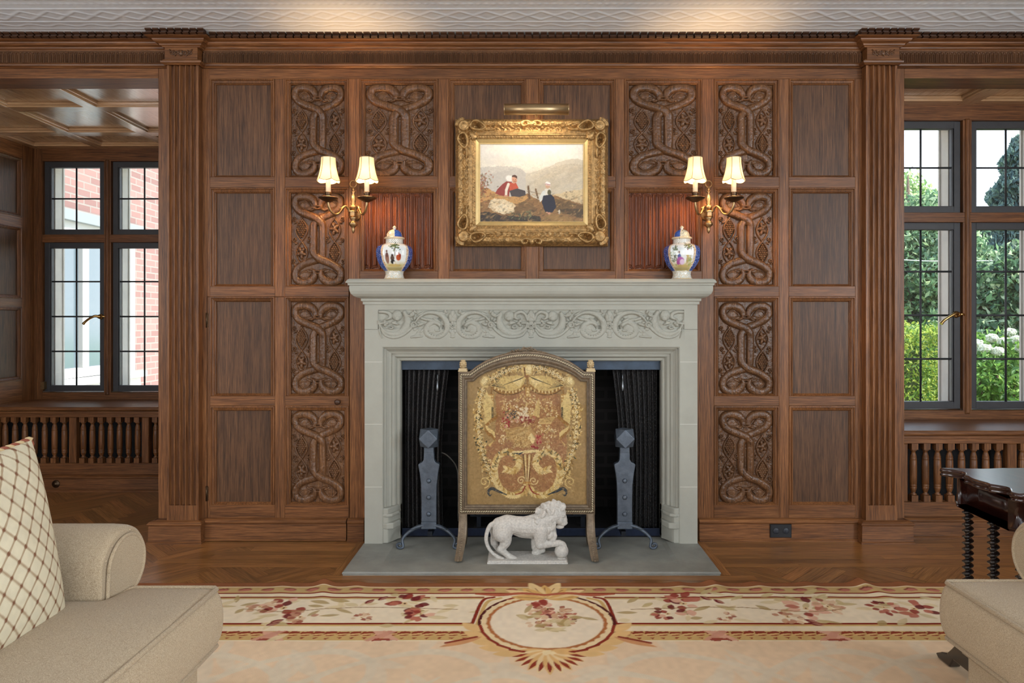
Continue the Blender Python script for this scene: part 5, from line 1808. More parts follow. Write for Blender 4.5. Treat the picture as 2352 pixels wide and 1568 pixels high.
# forelegs: far one planted, near one on the ball
C([(1330, 720), (1320, 830), (1310, 930), (1330, 1000)], [110, 78, 66, 62], 0.030)
C([(1310, 960), (1380, 1010), (1430, 1010)], [64, 58, 46], 0.026)
E(1330, 1050, 80, 50, 66, 0.028)
C([(1400, 650), (1390, 760), (1395, 840)], [120, 105, 88], -0.030)
C([(1390, 850), (1480, 850), (1580, 845), (1680, 840)], [88, 68, 56, 54], -0.032)
E(1725, 850, 76, 46, 58, -0.032, 0.35)
for t in (-30, -10, 12, 34): C([(1735, 850), (1785, 880), (1800, 915)], [20, 18, 13], -0.032 + t * kl, n=3)
# neck, head, muzzle
C([(1400, 560), (1500, 480), (1620, 420)], [180, 170, 125])
E(1675, 400, 125, 122, 96); E(1720, 345, 70, 44, 70)
E(1690, 480, 95, 100, 92); E(1738, 510, 84, 82, 66); E(1796, 548, 30, 30, 34); E(1745, 560, 70, 38, 60)
E(1700, 612, 70, 34, 50); E(1762, 410, 38, 24, 74); E(1650, 360, 30, 40, 30, -0.026); E(1650, 360, 30, 40, 30, 0.026)
E(1790, 470, 22, 50, 24)
body = remeshed('body', B, 0.0026, cement, li, 3, 0.5)
# mane: curling locks round neck and shoulders
Mn = MB()
g = np.random.default_rng(11)
rows = [((1360, 340), (1440, 270), (1530, 240), (1610, 225), (1680, 236), (1745, 268)),
        ((1340, 420), (1420, 350), (1500, 330), (1570, 325), (1610, 350)),
        ((1340, 500), (1420, 440), (1500, 410), (1560, 430), (1580, 490), (1585, 550)),
        ((1370, 590), (1440, 530), (1510, 500), (1550, 560), (1575, 630), (1590, 690)),
        ((1430, 640), (1490, 600), (1550, 620), (1590, 700), (1580, 750)), ((1480, 690), (1530, 680), (1560, 740))]
for ri, row in enumerate(rows):
    for (x, z) in row:
        for sd in (-1, 1):
            off = 0.044 if x < 1570 else 0.036
            if ri == 0: off *= 0.55
            dy = sd * off * g.uniform(0.85, 1.05)
            a = g.uniform(0, 6.3)
            pts = [(lx(x + 34 * math.cos(a + t * 2.2)), ylc + dy - sd * 0.004 * abs(t), lz(z + 20 + 62 * t + 20 * math.sin(a + t * 2.2))) for t in np.linspace(-0.6, 1, 7)]
            Mn.tube(pts, [0.005, 0.0095, 0.0105, 0.0085, 0.003], 10)
    for (x, z) in row[:]:
        if ri == 0:
            Mn.ell((lx(x), ylc, lz(z + 8)), (0.016, 0.022, 0.014), 12, 8)
for (x, z) in ((1560, 780), (1600, 720), (1540, 720)):
    for dy in (-0.018, 0, 0.018):
        Mn.tube([(lx(x), ylc + dy, lz(z - 60)), (lx(x + 14), ylc + dy, lz(z - 20)), (lx(x - 6), ylc + dy, lz(z + 20))], [0.008, 0.012, 0.004], 10)
Mn.ell((lx(1480), ylc, lz(500)), (0.046, 0.046, 0.062), 16, 12); Mn.ell((lx(1590), ylc, lz(335)), (0.036, 0.034, 0.028), 16, 12); Mn.ell((lx(1560), ylc, lz(650)), (0.026, 0.030, 0.036), 16, 12)
remeshed('mane', Mn, 0.0028, cement, li, 2, 0.4)
# eyes, nostril and mouth line are cut in relief
for sd in (-1, 1):
    mb = MB()
    mb.ell((lx(1752), ylc + sd * 0.0225, lz(455)), (0.0055, 0.004, 0.0035), 10, 8)
    mb.tube([(lx(1728), ylc + sd * 0.024, lz(440)), (lx(1755), ylc + sd * 0.024, lz(432)), (lx(1780), ylc + sd * 0.016, lz(446))], 0.0028, 6)
    mb.build('brow', cement, li)
mb = MB(); q = catmull([(680, 545), (600, 580), (550, 680), (535, 790), (560, 890), (620, 980), (710, 1050), (790, 1090), (860, 1118)], 6)
mb.tube([(lx(p[0]), ylc - 0.010 - 0.03 * t, lz(p[1])) for p, t in zip(q, np.linspace(0, 1, len(q)))], [0.0135, 0.012, 0.0105, 0.0095, 0.009, 0.0085, 0.008, 0.010, 0.012, 0.006], 12)
mb.build('tail', cement, li)
mb = MB(); mb.ell((lx(1722), ylc - 0.030, z_top + 0.0335), 0.0345, 24, 16); mb.lathe([(0.022, z_top - 0.001), (0.019, z_top + 0.004)], (lx(1722), ylc - 0.030, 0), 18); mb.build('ball', cement, li)
# ------------------------------------------------------------------ gilt framed painting
DPn = 3.685
kp = DPn / F / 3.564
def qx(z): return wx(1000 + z / 3.564, DPn)
def qz(z): return wz(180 + z / 3.564, DPn)
YP = -0.006
pic = empty('framed_painting', (qx(788), YP, qz(1365)))
tag(pic, 'framed oil painting of hill country children in an ornate gilt frame over the mantel', 'painting')
f = Field(155, 1423, 312, 1366, 3.0)
L_, R_, T_, B_ = 155, 1423, 312, 1366
dx, dz = np.minimum(f.X - L_, R_ - f.X), np.minimum(f.Z - T_, B_ - f.Z)
t = np.minimum(dx, dz)
s_ = np.where(dx < dz, f.Z, f.X)
base = np.interp(t, [0, 3, 10, 14, 24, 34, 52, 66, 76, 100, 112, 116, 122, 128, 134, 140, 148, 158, 170, 176], [0.0, 0.016, 0.020, 0.030, 0.044, 0.054, 0.058, 0.050, 0.040, 0.031, 0.036, 0.040, 0.036, 0.040, 0.036, 0.038, 0.030, 0.027, 0.024, 0.014])
w1_ = np.exp(-((t - 84) / 24) ** 2)
leafy = np.abs(np.sin(s_ / 15.0 + np.sin(t / 9.0) * 1.2)) * np.abs(np.cos(t / 11.0 + np.sin(s_ / 13.0) * 0.8))
base += 0.0085 * w1_ * leafy
base += 0.0035 * np.exp(-((t - 156) / 8) ** 2) * np.abs(np.sin(s_ / 7.0))
base += 0.003 * np.exp(-((t - 9) / 7) ** 2) * np.abs(np.sin(s_ / 8.0))
base += 0.003 * np.exp(-((t - 48) / 16) ** 2) * np.sin(s_ / 24.0) * np.sin(s_ / 60.0)
f.H = base
sc0 = snoise(f.X.shape, 190, 1) * 0.0022 * (t > 6) * (t < 112)
f.H += sc0
for ex in (0, 1):
    for ez in (0, 1):
        mx_ = (lambda a: L_ + a) if not ex else (lambda a: R_ - a)
        mz_ = (lambda a: T_ + a) if not ez else (lambda a: B_ - a)
        f.bump(mx_(78), mz_(74), 44, 44, 0.020, 0.052); 
        f.tube([(mx_(78 + 34 * math.cos(a)), mz_(74 + 34 * math.sin(a))) for a in np.linspace(0.4, 5.6, 26)], 12, 0.010, 0.060)
        f.bump(mx_(78), mz_(74), 14, 14, 0.008, 0.066)
        for k in range(9):
            a = PI + 0.1 + k * (PI / 2 - 0.2) / 8 if k < 9 else 0
            f.tube([(mx_(78 + 46 * math.cos(a)), mz_(74 + 46 * math.sin(a))), (mx_(78 + 74 * math.cos(a)), mz_(74 + 72 * math.sin(a)))], [9, 7], 0.010, 0.045)
        # shell shaped cartouches along both sides of the corner
        for sw in (0, 1):
            q = (lambda a, b: (mx_(a), mz_(b))) if not sw else (lambda a, b: (mx_(b), mz_(a)))
            loop = [q(130, 62), q(170, 30), q(215, 44), q(252, 80), q(225, 104), q(175, 104), q(138, 88), q(130, 62)]
            f.tube(loop, 11, 0.010, 0.054, smooth=7)
            for p_ in ((165, 62), (192, 70)):
                f.hole(*q(*p_), 24, 0.030)
            f.tube([q(236, 84), q(275, 100), q(330, 96)], [16, 12, 5], 0.010, 0.046, smooth=6)
        f.bump(mx_(150), mz_(146), 44, 26, 0.014, 0.036, ang=(PI / 4 if ex == ez else -PI / 4))
        for k in range(5):
            a = -0.4 + k * 0.6
            f.bump(mx_(140 + 34 * math.cos(a)), mz_(138 + 34 * math.sin(a)), 17, 10, 0.012, 0.036, ang=a)
for (cx, cz, hor) in ((788, 356, 1), (788, 1322, 1)):
    for s in (-1, 1):
        f.tube([(cx + s * a, cz + b) for a, b in ((6, 0), (40, -12), (80, 0), (70, 26), (44, 20))], 12, 0.010, 0.052, smooth=7)
        f.tube([(cx + s * a, cz + b) for a, b in ((84, 0), (130, 6), (180, -4))], [12, 9, 4], 0.008, 0.050, smooth=6)
        f.hole(cx + s * 50, cz + 8, 14, 0.02)
    f.bump(cx, cz + 10, 22, 26, 0.014, 0.050)
mask = t < 172
f.H[t <= 2.9] = 0.0
PT = np.stack([wx(1000 + f.X / 3.564, DPn), YP - f.H, CAMZ + (VY - 180 - f.Z / 3.564) * DPn / F], -1)
grid_obj('frame', PT, gold, pic, mask=mask)
mb = MB()
a0, a1_, b0, b1 = qx(322), qx(1256), qz(1200), qz(480)
mb.sweep([(a0, b0), (a0, b1), (a1_, b1), (a1_, b0)], [(0.006, YP - 0.016), (0.0, YP - 0.022), (-0.003, YP - 0.022), (-0.020, YP - 0.012), (-0.022, YP - 0.015), (-0.026, YP - 0.014), (-0.027, YP - 0.004)], fX, closed=True)
mb.build('inner_slip', gold_flat, pic)
# the painted scene (enlargement coordinates, x 350..1228, y 508..1175)
f = Field(352, 1226, 512, 1171, 2.3, (236, 230, 216))
f.wander(5, 34, 60)
X, Z = f.X, f.Z
v = np.clip((Z - 512) / 330, 0, 1)[..., None]
f.C = f.C * (1 - v) + np.array(lin(226, 212, 186)) * v
g = np.random.default_rng(21)
for _ in range(60):
    f.cell(g.uniform(360, 1220), g.uniform(515, 720), g.uniform(40, 110), g.uniform(12, 30), [(244, 238, 226), (226, 218, 206), (240, 226, 204), (222, 216, 212)][g.integers(4)], g.normal(0, 0.2), 0.25, 0.9)
f.cpoly([(352, 712), (440, 704), (520, 700), (600, 702), (650, 706), (700, 722), (730, 748), (760, 758), (800, 800), (800, 960), (352, 960)], (204, 196, 182), 0.85)
f.cpoly([(352, 790), (450, 770), (560, 735), (640, 712), (700, 724), (740, 752), (790, 800), (790, 960), (352, 960)], (188, 180, 168), 0.5)
f.cpoly([(740, 760), (800, 752), (860, 730), (930, 706), (1000, 672), (1060, 652), (1120, 640), (1170, 636), (1226, 660), (1226, 1040), (740, 960)], (206, 194, 170), 0.9)
f.cpoly([(800, 800), (900, 740), (1020, 690), (1150, 680), (1226, 690), (1226, 960), (820, 930)], (190, 174, 144), 0.45)
for _ in range(120):
    x = g.uniform(760, 1226); z = g.uniform(700 + abs(1100 - x) * 0.12, 930)
    f.cell(x, z, g.uniform(16, 46), g.uniform(6, 14), [(176, 160, 134), (214, 202, 178), (198, 180, 150), (186, 176, 160)][g.integers(4)], -0.5, 0.28, 0.8)
f.cpoly([(940, 960), (1000, 930), (1100, 905), (1226, 890), (1226, 1030), (1100, 1000)], (214, 186, 134), 0.7)
f.cpoly([(352, 880), (420, 880), (490, 920), (600, 955), (700, 945), (760, 930), (800, 960), (860, 985), (940, 940), (1010, 950), (1100, 985), (1226, 1020), (1226, 1171), (352, 1171)], (142, 104, 62))
f.cpoly([(352, 900), (440, 890), (500, 925), (620, 955), (730, 940), (770, 960), (700, 1010), (640, 1010), (520, 1000), (430, 980), (352, 1000)], (196, 148, 88))
f.cpoly([(440, 1000), (480, 965), (560, 975), (640, 1010), (660, 1035), (640, 1080), (560, 1100), (480, 1080), (430, 1040)], (226, 204, 164)); f.cpoly([(470, 1040), (540, 1010), (620, 1030), (600, 1070), (520, 1080)], (236, 220, 186), 0.7)
f.cpoly([(640, 1040), (720, 990), (790, 1000), (840, 1060), (800, 1110), (660, 1100)], (122, 92, 56))
f.cpoly([(352, 1090), (430, 1080), (540, 1110), (700, 1120), (850, 1110), (880, 1171), (352, 1171)], (52, 40, 32)); f.cpoly([(950, 980), (1040, 970), (1140, 1010), (1226, 1030), (1226, 1150), (1100, 1100), (1000, 1090)], (106, 82, 48))
f.cpoly([(1010, 1060), (1120, 1050), (1226, 1060), (1226, 1130), (1100, 1100)], (66, 54, 34), 0.8); f.cpoly([(860, 1150), (960, 1095), (1060, 1110), (1226, 1171), (880, 1171)], (150, 116, 66), 0.9)
for _ in range(700):
    x, z = g.uniform(352, 1226), g.uniform(930, 1171)
    c_ = [(170, 124, 72), (110, 78, 44), (206, 164, 104), (70, 54, 36), (92, 84, 50), (60, 44, 34)][g.integers(6)]
    f.cell(x, z, g.uniform(6, 22), g.uniform(2, 5), c_, g.normal(-0.3, 0.5), 0.4, 0.6)
for _ in range(170):
    f.cleaf(352 + abs(g.normal(0, 45)), 880 + g.normal(0, 60), g.uniform(12, 26), 6, g.uniform(0, 6.3), [(150, 76, 52), (176, 112, 70), (108, 92, 56), (128, 70, 50), (150, 134, 90)][g.integers(5)], 0.7)
for _ in range(60):
    f.cleaf(720 + g.normal(0, 70), 1110 + g.normal(0, 22), g.uniform(12, 30), 5, g.uniform(0, 6.3), [(70, 84, 56), (44, 60, 44), (120, 124, 84)][g.integers(3)], 0.7)
f.WX = None; f.wm = 0.0
# seated pair on the bank
f.cpoly([(486, 925), (505, 890), (545, 850), (580, 826), (625, 830), (610, 890), (600, 950), (530, 945)], (150, 62, 52)); f.cpoly([(600, 840), (660, 840), (680, 880), (660, 910), (606, 910)], (196, 84, 56))
f.cpoly([(605, 905), (670, 885), (735, 905), (740, 940), (690, 956), (620, 950)], (74, 66, 64)); f.cline([(596, 850), (578, 900), (576, 945)], [13, 12, 9], (236, 222, 200))
f.cell(606, 802, 32, 24, (240, 232, 220), 0.3); f.cell(645, 808, 22, 30, (214, 156, 122)); f.cpoly([(622, 792), (630, 776), (650, 772), (668, 784), (669, 806), (660, 798), (640, 790)], (92, 60, 44)); f.cell(650, 826, 16, 12, (200, 138, 106)); f.cell(636, 812, 3, 2.5, (90, 54, 44)); f.cell(656, 812, 3, 2.5, (90, 54, 44)); f.cline([(643, 829), (656, 828)], 1.6, (150, 70, 60))
f.cell(575, 948, 16, 8, (206, 148, 112)); f.cell(640, 838, 10, 7, (214, 158, 124))
# standing girl seen from behind
f.cpoly([(895, 890), (945, 885), (955, 930), (900, 950)], (222, 216, 200)); f.cpoly([(880, 905), (905, 900), (895, 960), (858, 1000), (850, 960)], (214, 214, 204)); f.cell(922, 860, 20, 26, (204, 160, 128)); f.cpoly([(898, 842), (915, 826), (945, 838), (944, 862), (905, 856)], (238, 230, 222)); f.cline([(902, 848), (942, 856)], 3, (160, 60, 54))
f.cell(935, 918, 16, 24, (92, 84, 52)); f.cpoly([(885, 945), (950, 935), (975, 960), (992, 1040), (960, 1085), (900, 1080), (872, 1000)], (34, 34, 48)); f.cell(934, 1092, 12, 9, (206, 152, 122)); f.cell(916, 1084, 8, 5, (206, 152, 122))
f.cline([(770, 965), (760, 870)], [10, 7], (104, 76, 46)); f.cline([(840, 965), (822, 892)], [9, 6], (112, 84, 52)); f.cline([(748, 905), (860, 930)], 3, (120, 92, 58), 0.8)
f.cell(1018, 1080, 7, 18, (220, 206, 180)); 
for _ in range(9): f.cell(1090 + g.uniform(-30, 50), 915 + g.uniform(-5, 5), 5, 3, (140, 124, 104))
for _ in range(2600):
    x, z = g.uniform(352, 1226), g.uniform(680, 1171)
    if (476 < x < 750 and 765 < z < 962) or (848 < x < 1000 and 818 < z < 1108): continue
    i_, j_ = int((x - 352) / 874 * (f.nx - 1)), int((z - 512) / 659 * (f.nz - 1))
    c0 = f.C[j_, i_] * g.uniform(0.78, 1.24)
    w = f.win(x - 12, x + 12, z - 12, z + 12)
    an_ = g.normal(-0.2, 0.6); Xq, Zq = f.X[w] - x, f.Z[w] - z
    q = np.hypot((Xq * math.cos(an_) + Zq * math.sin(an_)) / 11, (-Xq * math.sin(an_) + Zq * math.cos(an_)) / 3.5)
    k_ = (np.clip(1.2 - q, 0, 1) * 0.6)[..., None]
    f.C[w] = f.C[w] * (1 - k_) + c0 * k_
f.noise(60, 0.05, 9); f.noise(200, 0.05, 10)
PT = np.stack([wx(1000 + f.X / 3.564, DPn), np.full(f.X.shape, YP - 0.008), CAMZ + (VY - 180 - f.Z / 3.564) * DPn / F], -1)
grid_obj('canvas', PT, oil_m, pic, f.C)

# brass picture lamp over the frame
DPL = 3.58
plx, plz, ply = wx(1232, DPL), wz(251, DPL), DPL - D0
pl = empty('picture_light', (plx, 0.0, plz))
tag(pl, 'brushed brass tube picture lamp mounted above the gilt painting', 'picture light')
Ln, rr = 0.168, 0.029
mb = MB()
n = 26
V, Fc = [], []
for i in range(n):
    a = R(-8) + R(288) * i / (n - 1)
    for x in (-Ln, Ln): V.append((plx + x, ply + rr * math.cos(a), plz + rr * math.sin(a)))
for i in range(n - 1): Fc.append((2 * i, 2 * i + 1, 2 * i + 3, 2 * i + 2))
mb.add(V, Fc, 0, True)
o = mb.build('lamp_tube', brass_lamp, pl); sm = o.modifiers.new('t', 'SOLIDIFY'); sm.thickness = 0.0015
for s in (-1, 1):
    mb = MB(); mb.lathe([(0.0, 0.0), (rr * 0.99, 0.0), (rr * 1.01, 0.002), (rr * 1.01, 0.005)], (plx + s * Ln - 0.0025, ply, plz), 26, axis='x'); mb.build('end_cap', brass_lamp, pl)
mb = MB(); mb.tube(catmull([(plx, ply, plz - 0.026), (plx, ply + 0.03, plz - 0.030), (plx, ply + 0.09, plz + 0.002), (plx, -0.004, plz + 0.022)], 6), 0.006, 10); mb.build('arm', brass, pl)
mb = MB(); mb.tube([(plx - 0.14, ply, plz - 0.006), (plx + 0.14, ply, plz - 0.006)], 0.009, 12); mb.build('bulb', simple('lamp_tube_glass', lin(255, 240, 210), 0.4, emit=lin(255, 214, 150), estr=3.0), pl)
lamp('picture_lamp_light', 'AREA', (plx, ply + 0.004, plz - 0.020), 1.15, (1.0, 0.84, 0.60), (R(42), 0, 0), 0.27, 0.022, parent=pl)

# ------------------------------------------------------------------ porcelain jars on the mantel
def jar_art(kind):
    f = Field(-PI, PI, 1466, 874, 0.012 * 0 + 0.0215, None)
    # the field step is in radians across and the enlargement's pixels down
    f.nx, f.nz = 260, 240
    f.xs = np.linspace(-PI, PI, f.nx); f.zs = np.linspace(1466, 874, f.nz)
    f.X, f.Z = np.meshgrid(f.xs, f.zs)
    f.C = np.zeros(f.X.shape + (3,)); f.C[:] = lin(236, 236, 230)
    full = (slice(None), slice(None))
    th = np.abs(np.mod(f.X + PI / 4, PI / 2) - PI / 4) if False else np.abs(f.X)
    al = np.mod(f.X + PI, 2 * PI) - PI
    bodyz = (f.Z > 1085) & (f.Z < 1372)
    pan = np.abs(np.abs(np.mod(al + PI / 2, PI) - PI / 2))            # 0 in the middle of the white panels
    edge = 0.74 - 0.0000022 * (f.Z - 1180) ** 2
    blue = (pan > edge + 0.10) & bodyz
    gl = (pan > edge - 0.05) & (pan <= edge + 0.10) & bodyz
    nz_ = snoise(f.X.shape, 110, 4)
    f.mix(full, blue * 1.0, (52, 96, 178)); f.mix(full, blue * (nz_ > 0.25) * 0.8, (24, 50, 120)); f.mix(full, blue * (nz_ < -0.5) * 0.7, (150, 180, 220))
    f.mix(full, gl * 1.0, (222, 204, 176)); f.mix(full, gl * (nz_ > 0.1) * 0.7, (186, 140, 100))
    lid = (f.Z > 915) & (f.Z < 1003)
    lb = ((al > 0.0) if kind == 0 else (al < -0.25)) & (np.abs(al) < 1.2)
    f.mix(full, lid * 0.6, (226, 206, 160)); f.mix(full, (lid & lb) * 1.0, (58, 98, 178)); f.mix(full, (lid & lb & (nz_ > 0.3)) * 0.8, (30, 56, 120)); f.mix(full, (lid & ~lb & (nz_ > 0.25)) * 0.6, (120, 124, 80))
    f.mix(full, ((f.Z > 1003) & (f.Z < 1026)) * 0.7, (212, 184, 130))
    nk = (f.Z > 1026) & (f.Z < 1072)
    lat = (np.abs(np.mod(f.X * 4.2 + f.Z / 22, 1) - 0.5) > 0.38) | (np.abs(np.mod(f.X * 4.2 - f.Z / 22, 1) - 0.5) > 0.38)
    f.mix(full, (nk & lat) * 0.7, (150, 130, 84)); f.mix(full, ((f.Z > 1366)) * (nz_ > 0.05) * 0.6, (196, 170, 116)); f.mix(full, (f.Z > 1366) * (nz_ < -0.45) * 0.5, (120, 150, 130)); f.mix(full, (f.Z > 1452) * 0.8, (214, 186, 128))
    f.mix(full, (f.Z < 905) * 0.6, (214, 178, 120))
    g = np.random.default_rng(40 + kind)
    def cell(cx, cz, rx, rz, col, a=1.0):
        q = np.hypot((f.X - cx) / rx, (f.Z - cz) / rz); f.mix(full, a * np.clip((1.15 - q) / 0.3, 0, 1), col)
    inside = (pan < edge - 0.05) & bodyz
    gr_ = inside & (np.abs(al) < 0.8)
    f.mix(full, gr_ * np.clip((f.Z - 1270) / 40, 0, 1) * 0.8, (206, 190, 120)); f.mix(full, gr_ * np.clip((f.Z - 1325) / 20, 0, 1) * 0.6, (150, 130, 70)); f.mix(full, gr_ * np.clip((1300 - f.Z) / 160, 0, 1) * 0.35, (196, 214, 224))
    if kind == 0:
        for q in range(60): cell(-0.02 + g.normal(0, 0.14), 1120 + g.normal(0, 22), 0.05, 7, [(84, 104, 62), (120, 132, 84), (60, 78, 50)][g.integers(3)], 0.8)
        cell(0.0, 1180, 0.02, 55, (110, 86, 56)); cell(-0.47, 1170, 0.05, 14, (120, 84, 70)); cell(-0.46, 1245, 0.12, 58, (146, 106, 90)); cell(-0.46, 1210, 0.08, 26, (110, 74, 66))
        cell(-0.14, 1215, 0.07, 16, (60, 46, 40)); cell(-0.14, 1245, 0.12, 28, (90, 74, 66)); cell(-0.12, 1282, 0.14, 22, (36, 40, 44)); cell(-0.04, 1296, 0.05, 18, (230, 226, 216))
        cell(0.20, 1195, 0.06, 13, (150, 96, 70)); cell(0.22, 1235, 0.15, 36, (186, 84, 46)); cell(0.30, 1215, 0.06, 20, (150, 60, 40)); cell(0.16, 1290, 0.04, 26, (226, 220, 206)); cell(0.26, 1290, 0.04, 26, (226, 220, 206)); cell(0.0, 1318, 0.5, 14, (196, 164, 84), 0.7)
    else:
        for q in range(50): cell(0.40 + g.normal(0, 0.14), 1110 + g.normal(0, 20), 0.05, 7, [(84, 104, 62), (140, 140, 84), (96, 90, 60)][g.integers(3)], 0.8)
        for q in range(60): cell(-0.42 + g.normal(0, 0.12), 1200 + g.normal(0, 55), 0.05, 9, [(96, 112, 70), (130, 140, 94), (70, 84, 56)][g.integers(3)], 0.7)
        cell(0.52, 1190, 0.02, 70, (120, 92, 60)); cell(-0.40, 1130, 0.03, 40, (90, 100, 66)); cell(-0.18, 1180, 0.06, 12, (120, 84, 66)); cell(-0.16, 1225, 0.10, 28, (96, 110, 168)); cell(-0.10, 1270, 0.22, 40, (176, 100, 168)); cell(0.0, 1285, 0.14, 30, (222, 196, 220)); cell(-0.28, 1290, 0.08, 24, (170, 84, 150))
        cell(0.32, 1155, 0.05, 13, (140, 100, 80)); cell(0.32, 1200, 0.09, 34, (196, 176, 120)); cell(0.30, 1265, 0.05, 42, (190, 166, 120)); cell(0.38, 1265, 0.04, 42, (196, 172, 124)); cell(0.1, 1325, 0.5, 14, (190, 160, 90), 0.7)
        for q in range(40): cell(0.5 + g.normal(0, 0.12), 1280 + g.normal(0, 30), 0.06, 8, [(150, 156, 90), (190, 180, 110)][g.integers(2)], 0.6)
    return f
JP = [(1464, 0), (1464, 108), (1452, 114), (1440, 104), (1410, 96), (1388, 98), (1370, 104), (1340, 132), (1300, 160), (1260, 178), (1210, 190), (1160, 193), (1130, 190), (1105, 178), (1088, 150), (1076, 112), (1068, 94), (1030, 92), (1024, 96), (1022, 108), (1012, 112), (1002, 104), (998, 86), (970, 82), (945, 70), (928, 50), (918, 28), (912, 12), (905, 16), (895, 22), (885, 17), (877, 6), (874, 0)]
def jar(px, kind, label):
    d = 3.66
    k = d / F / 4.75
    x, y = wx(px, d), d - D0
    root = empty('lidded_jar', (x, y, ZMT))
    tag(root, label, 'jar', 'pair of porcelain jars on the mantel')
    f = jar_art(kind)
    zz = f.zs
    jz, jr = np.array([p[0] for p in JP][1:-1][::-1], float), np.array([p[1] for p in JP][1:-1][::-1], float)
    rr = np.interp(zz, jz, jr)
    th = np.linspace(-PI, PI, f.nx)[:-1]
    hexa = 1 + 0.022 * np.cos(8 * th)
    isb = ((zz > 1085) & (zz < 1372))[:, None]
    th0 = math.atan2(-x, 3.66) + 0.02
    RR = rr[:, None] * np.where(isb, hexa[None], 1.0) * k
    PT = np.stack([x + RR * np.sin(th + th0)[None], y - RR * np.cos(th + th0)[None], ZMT + np.repeat(((1464 - zz) * k)[:, None], len(th), 1) + 0.0004], -1)
    C = f.C[:, :-1]
    split = int(np.argmin(np.abs(zz - 1024)))
    grid_obj('body', PT[:split + 1], porcelain, root, C[:split + 1], wrap=True)
    grid_obj('lid', PT[split:], porcelain, root, C[split:], wrap=True)
    return root
jar(906, 0, 'blue and white porcelain lidded jar painted with three figures, left end of the mantel')
jar(1566, 1, 'blue and white porcelain jar painted with a lady in pink, right end of mantel')

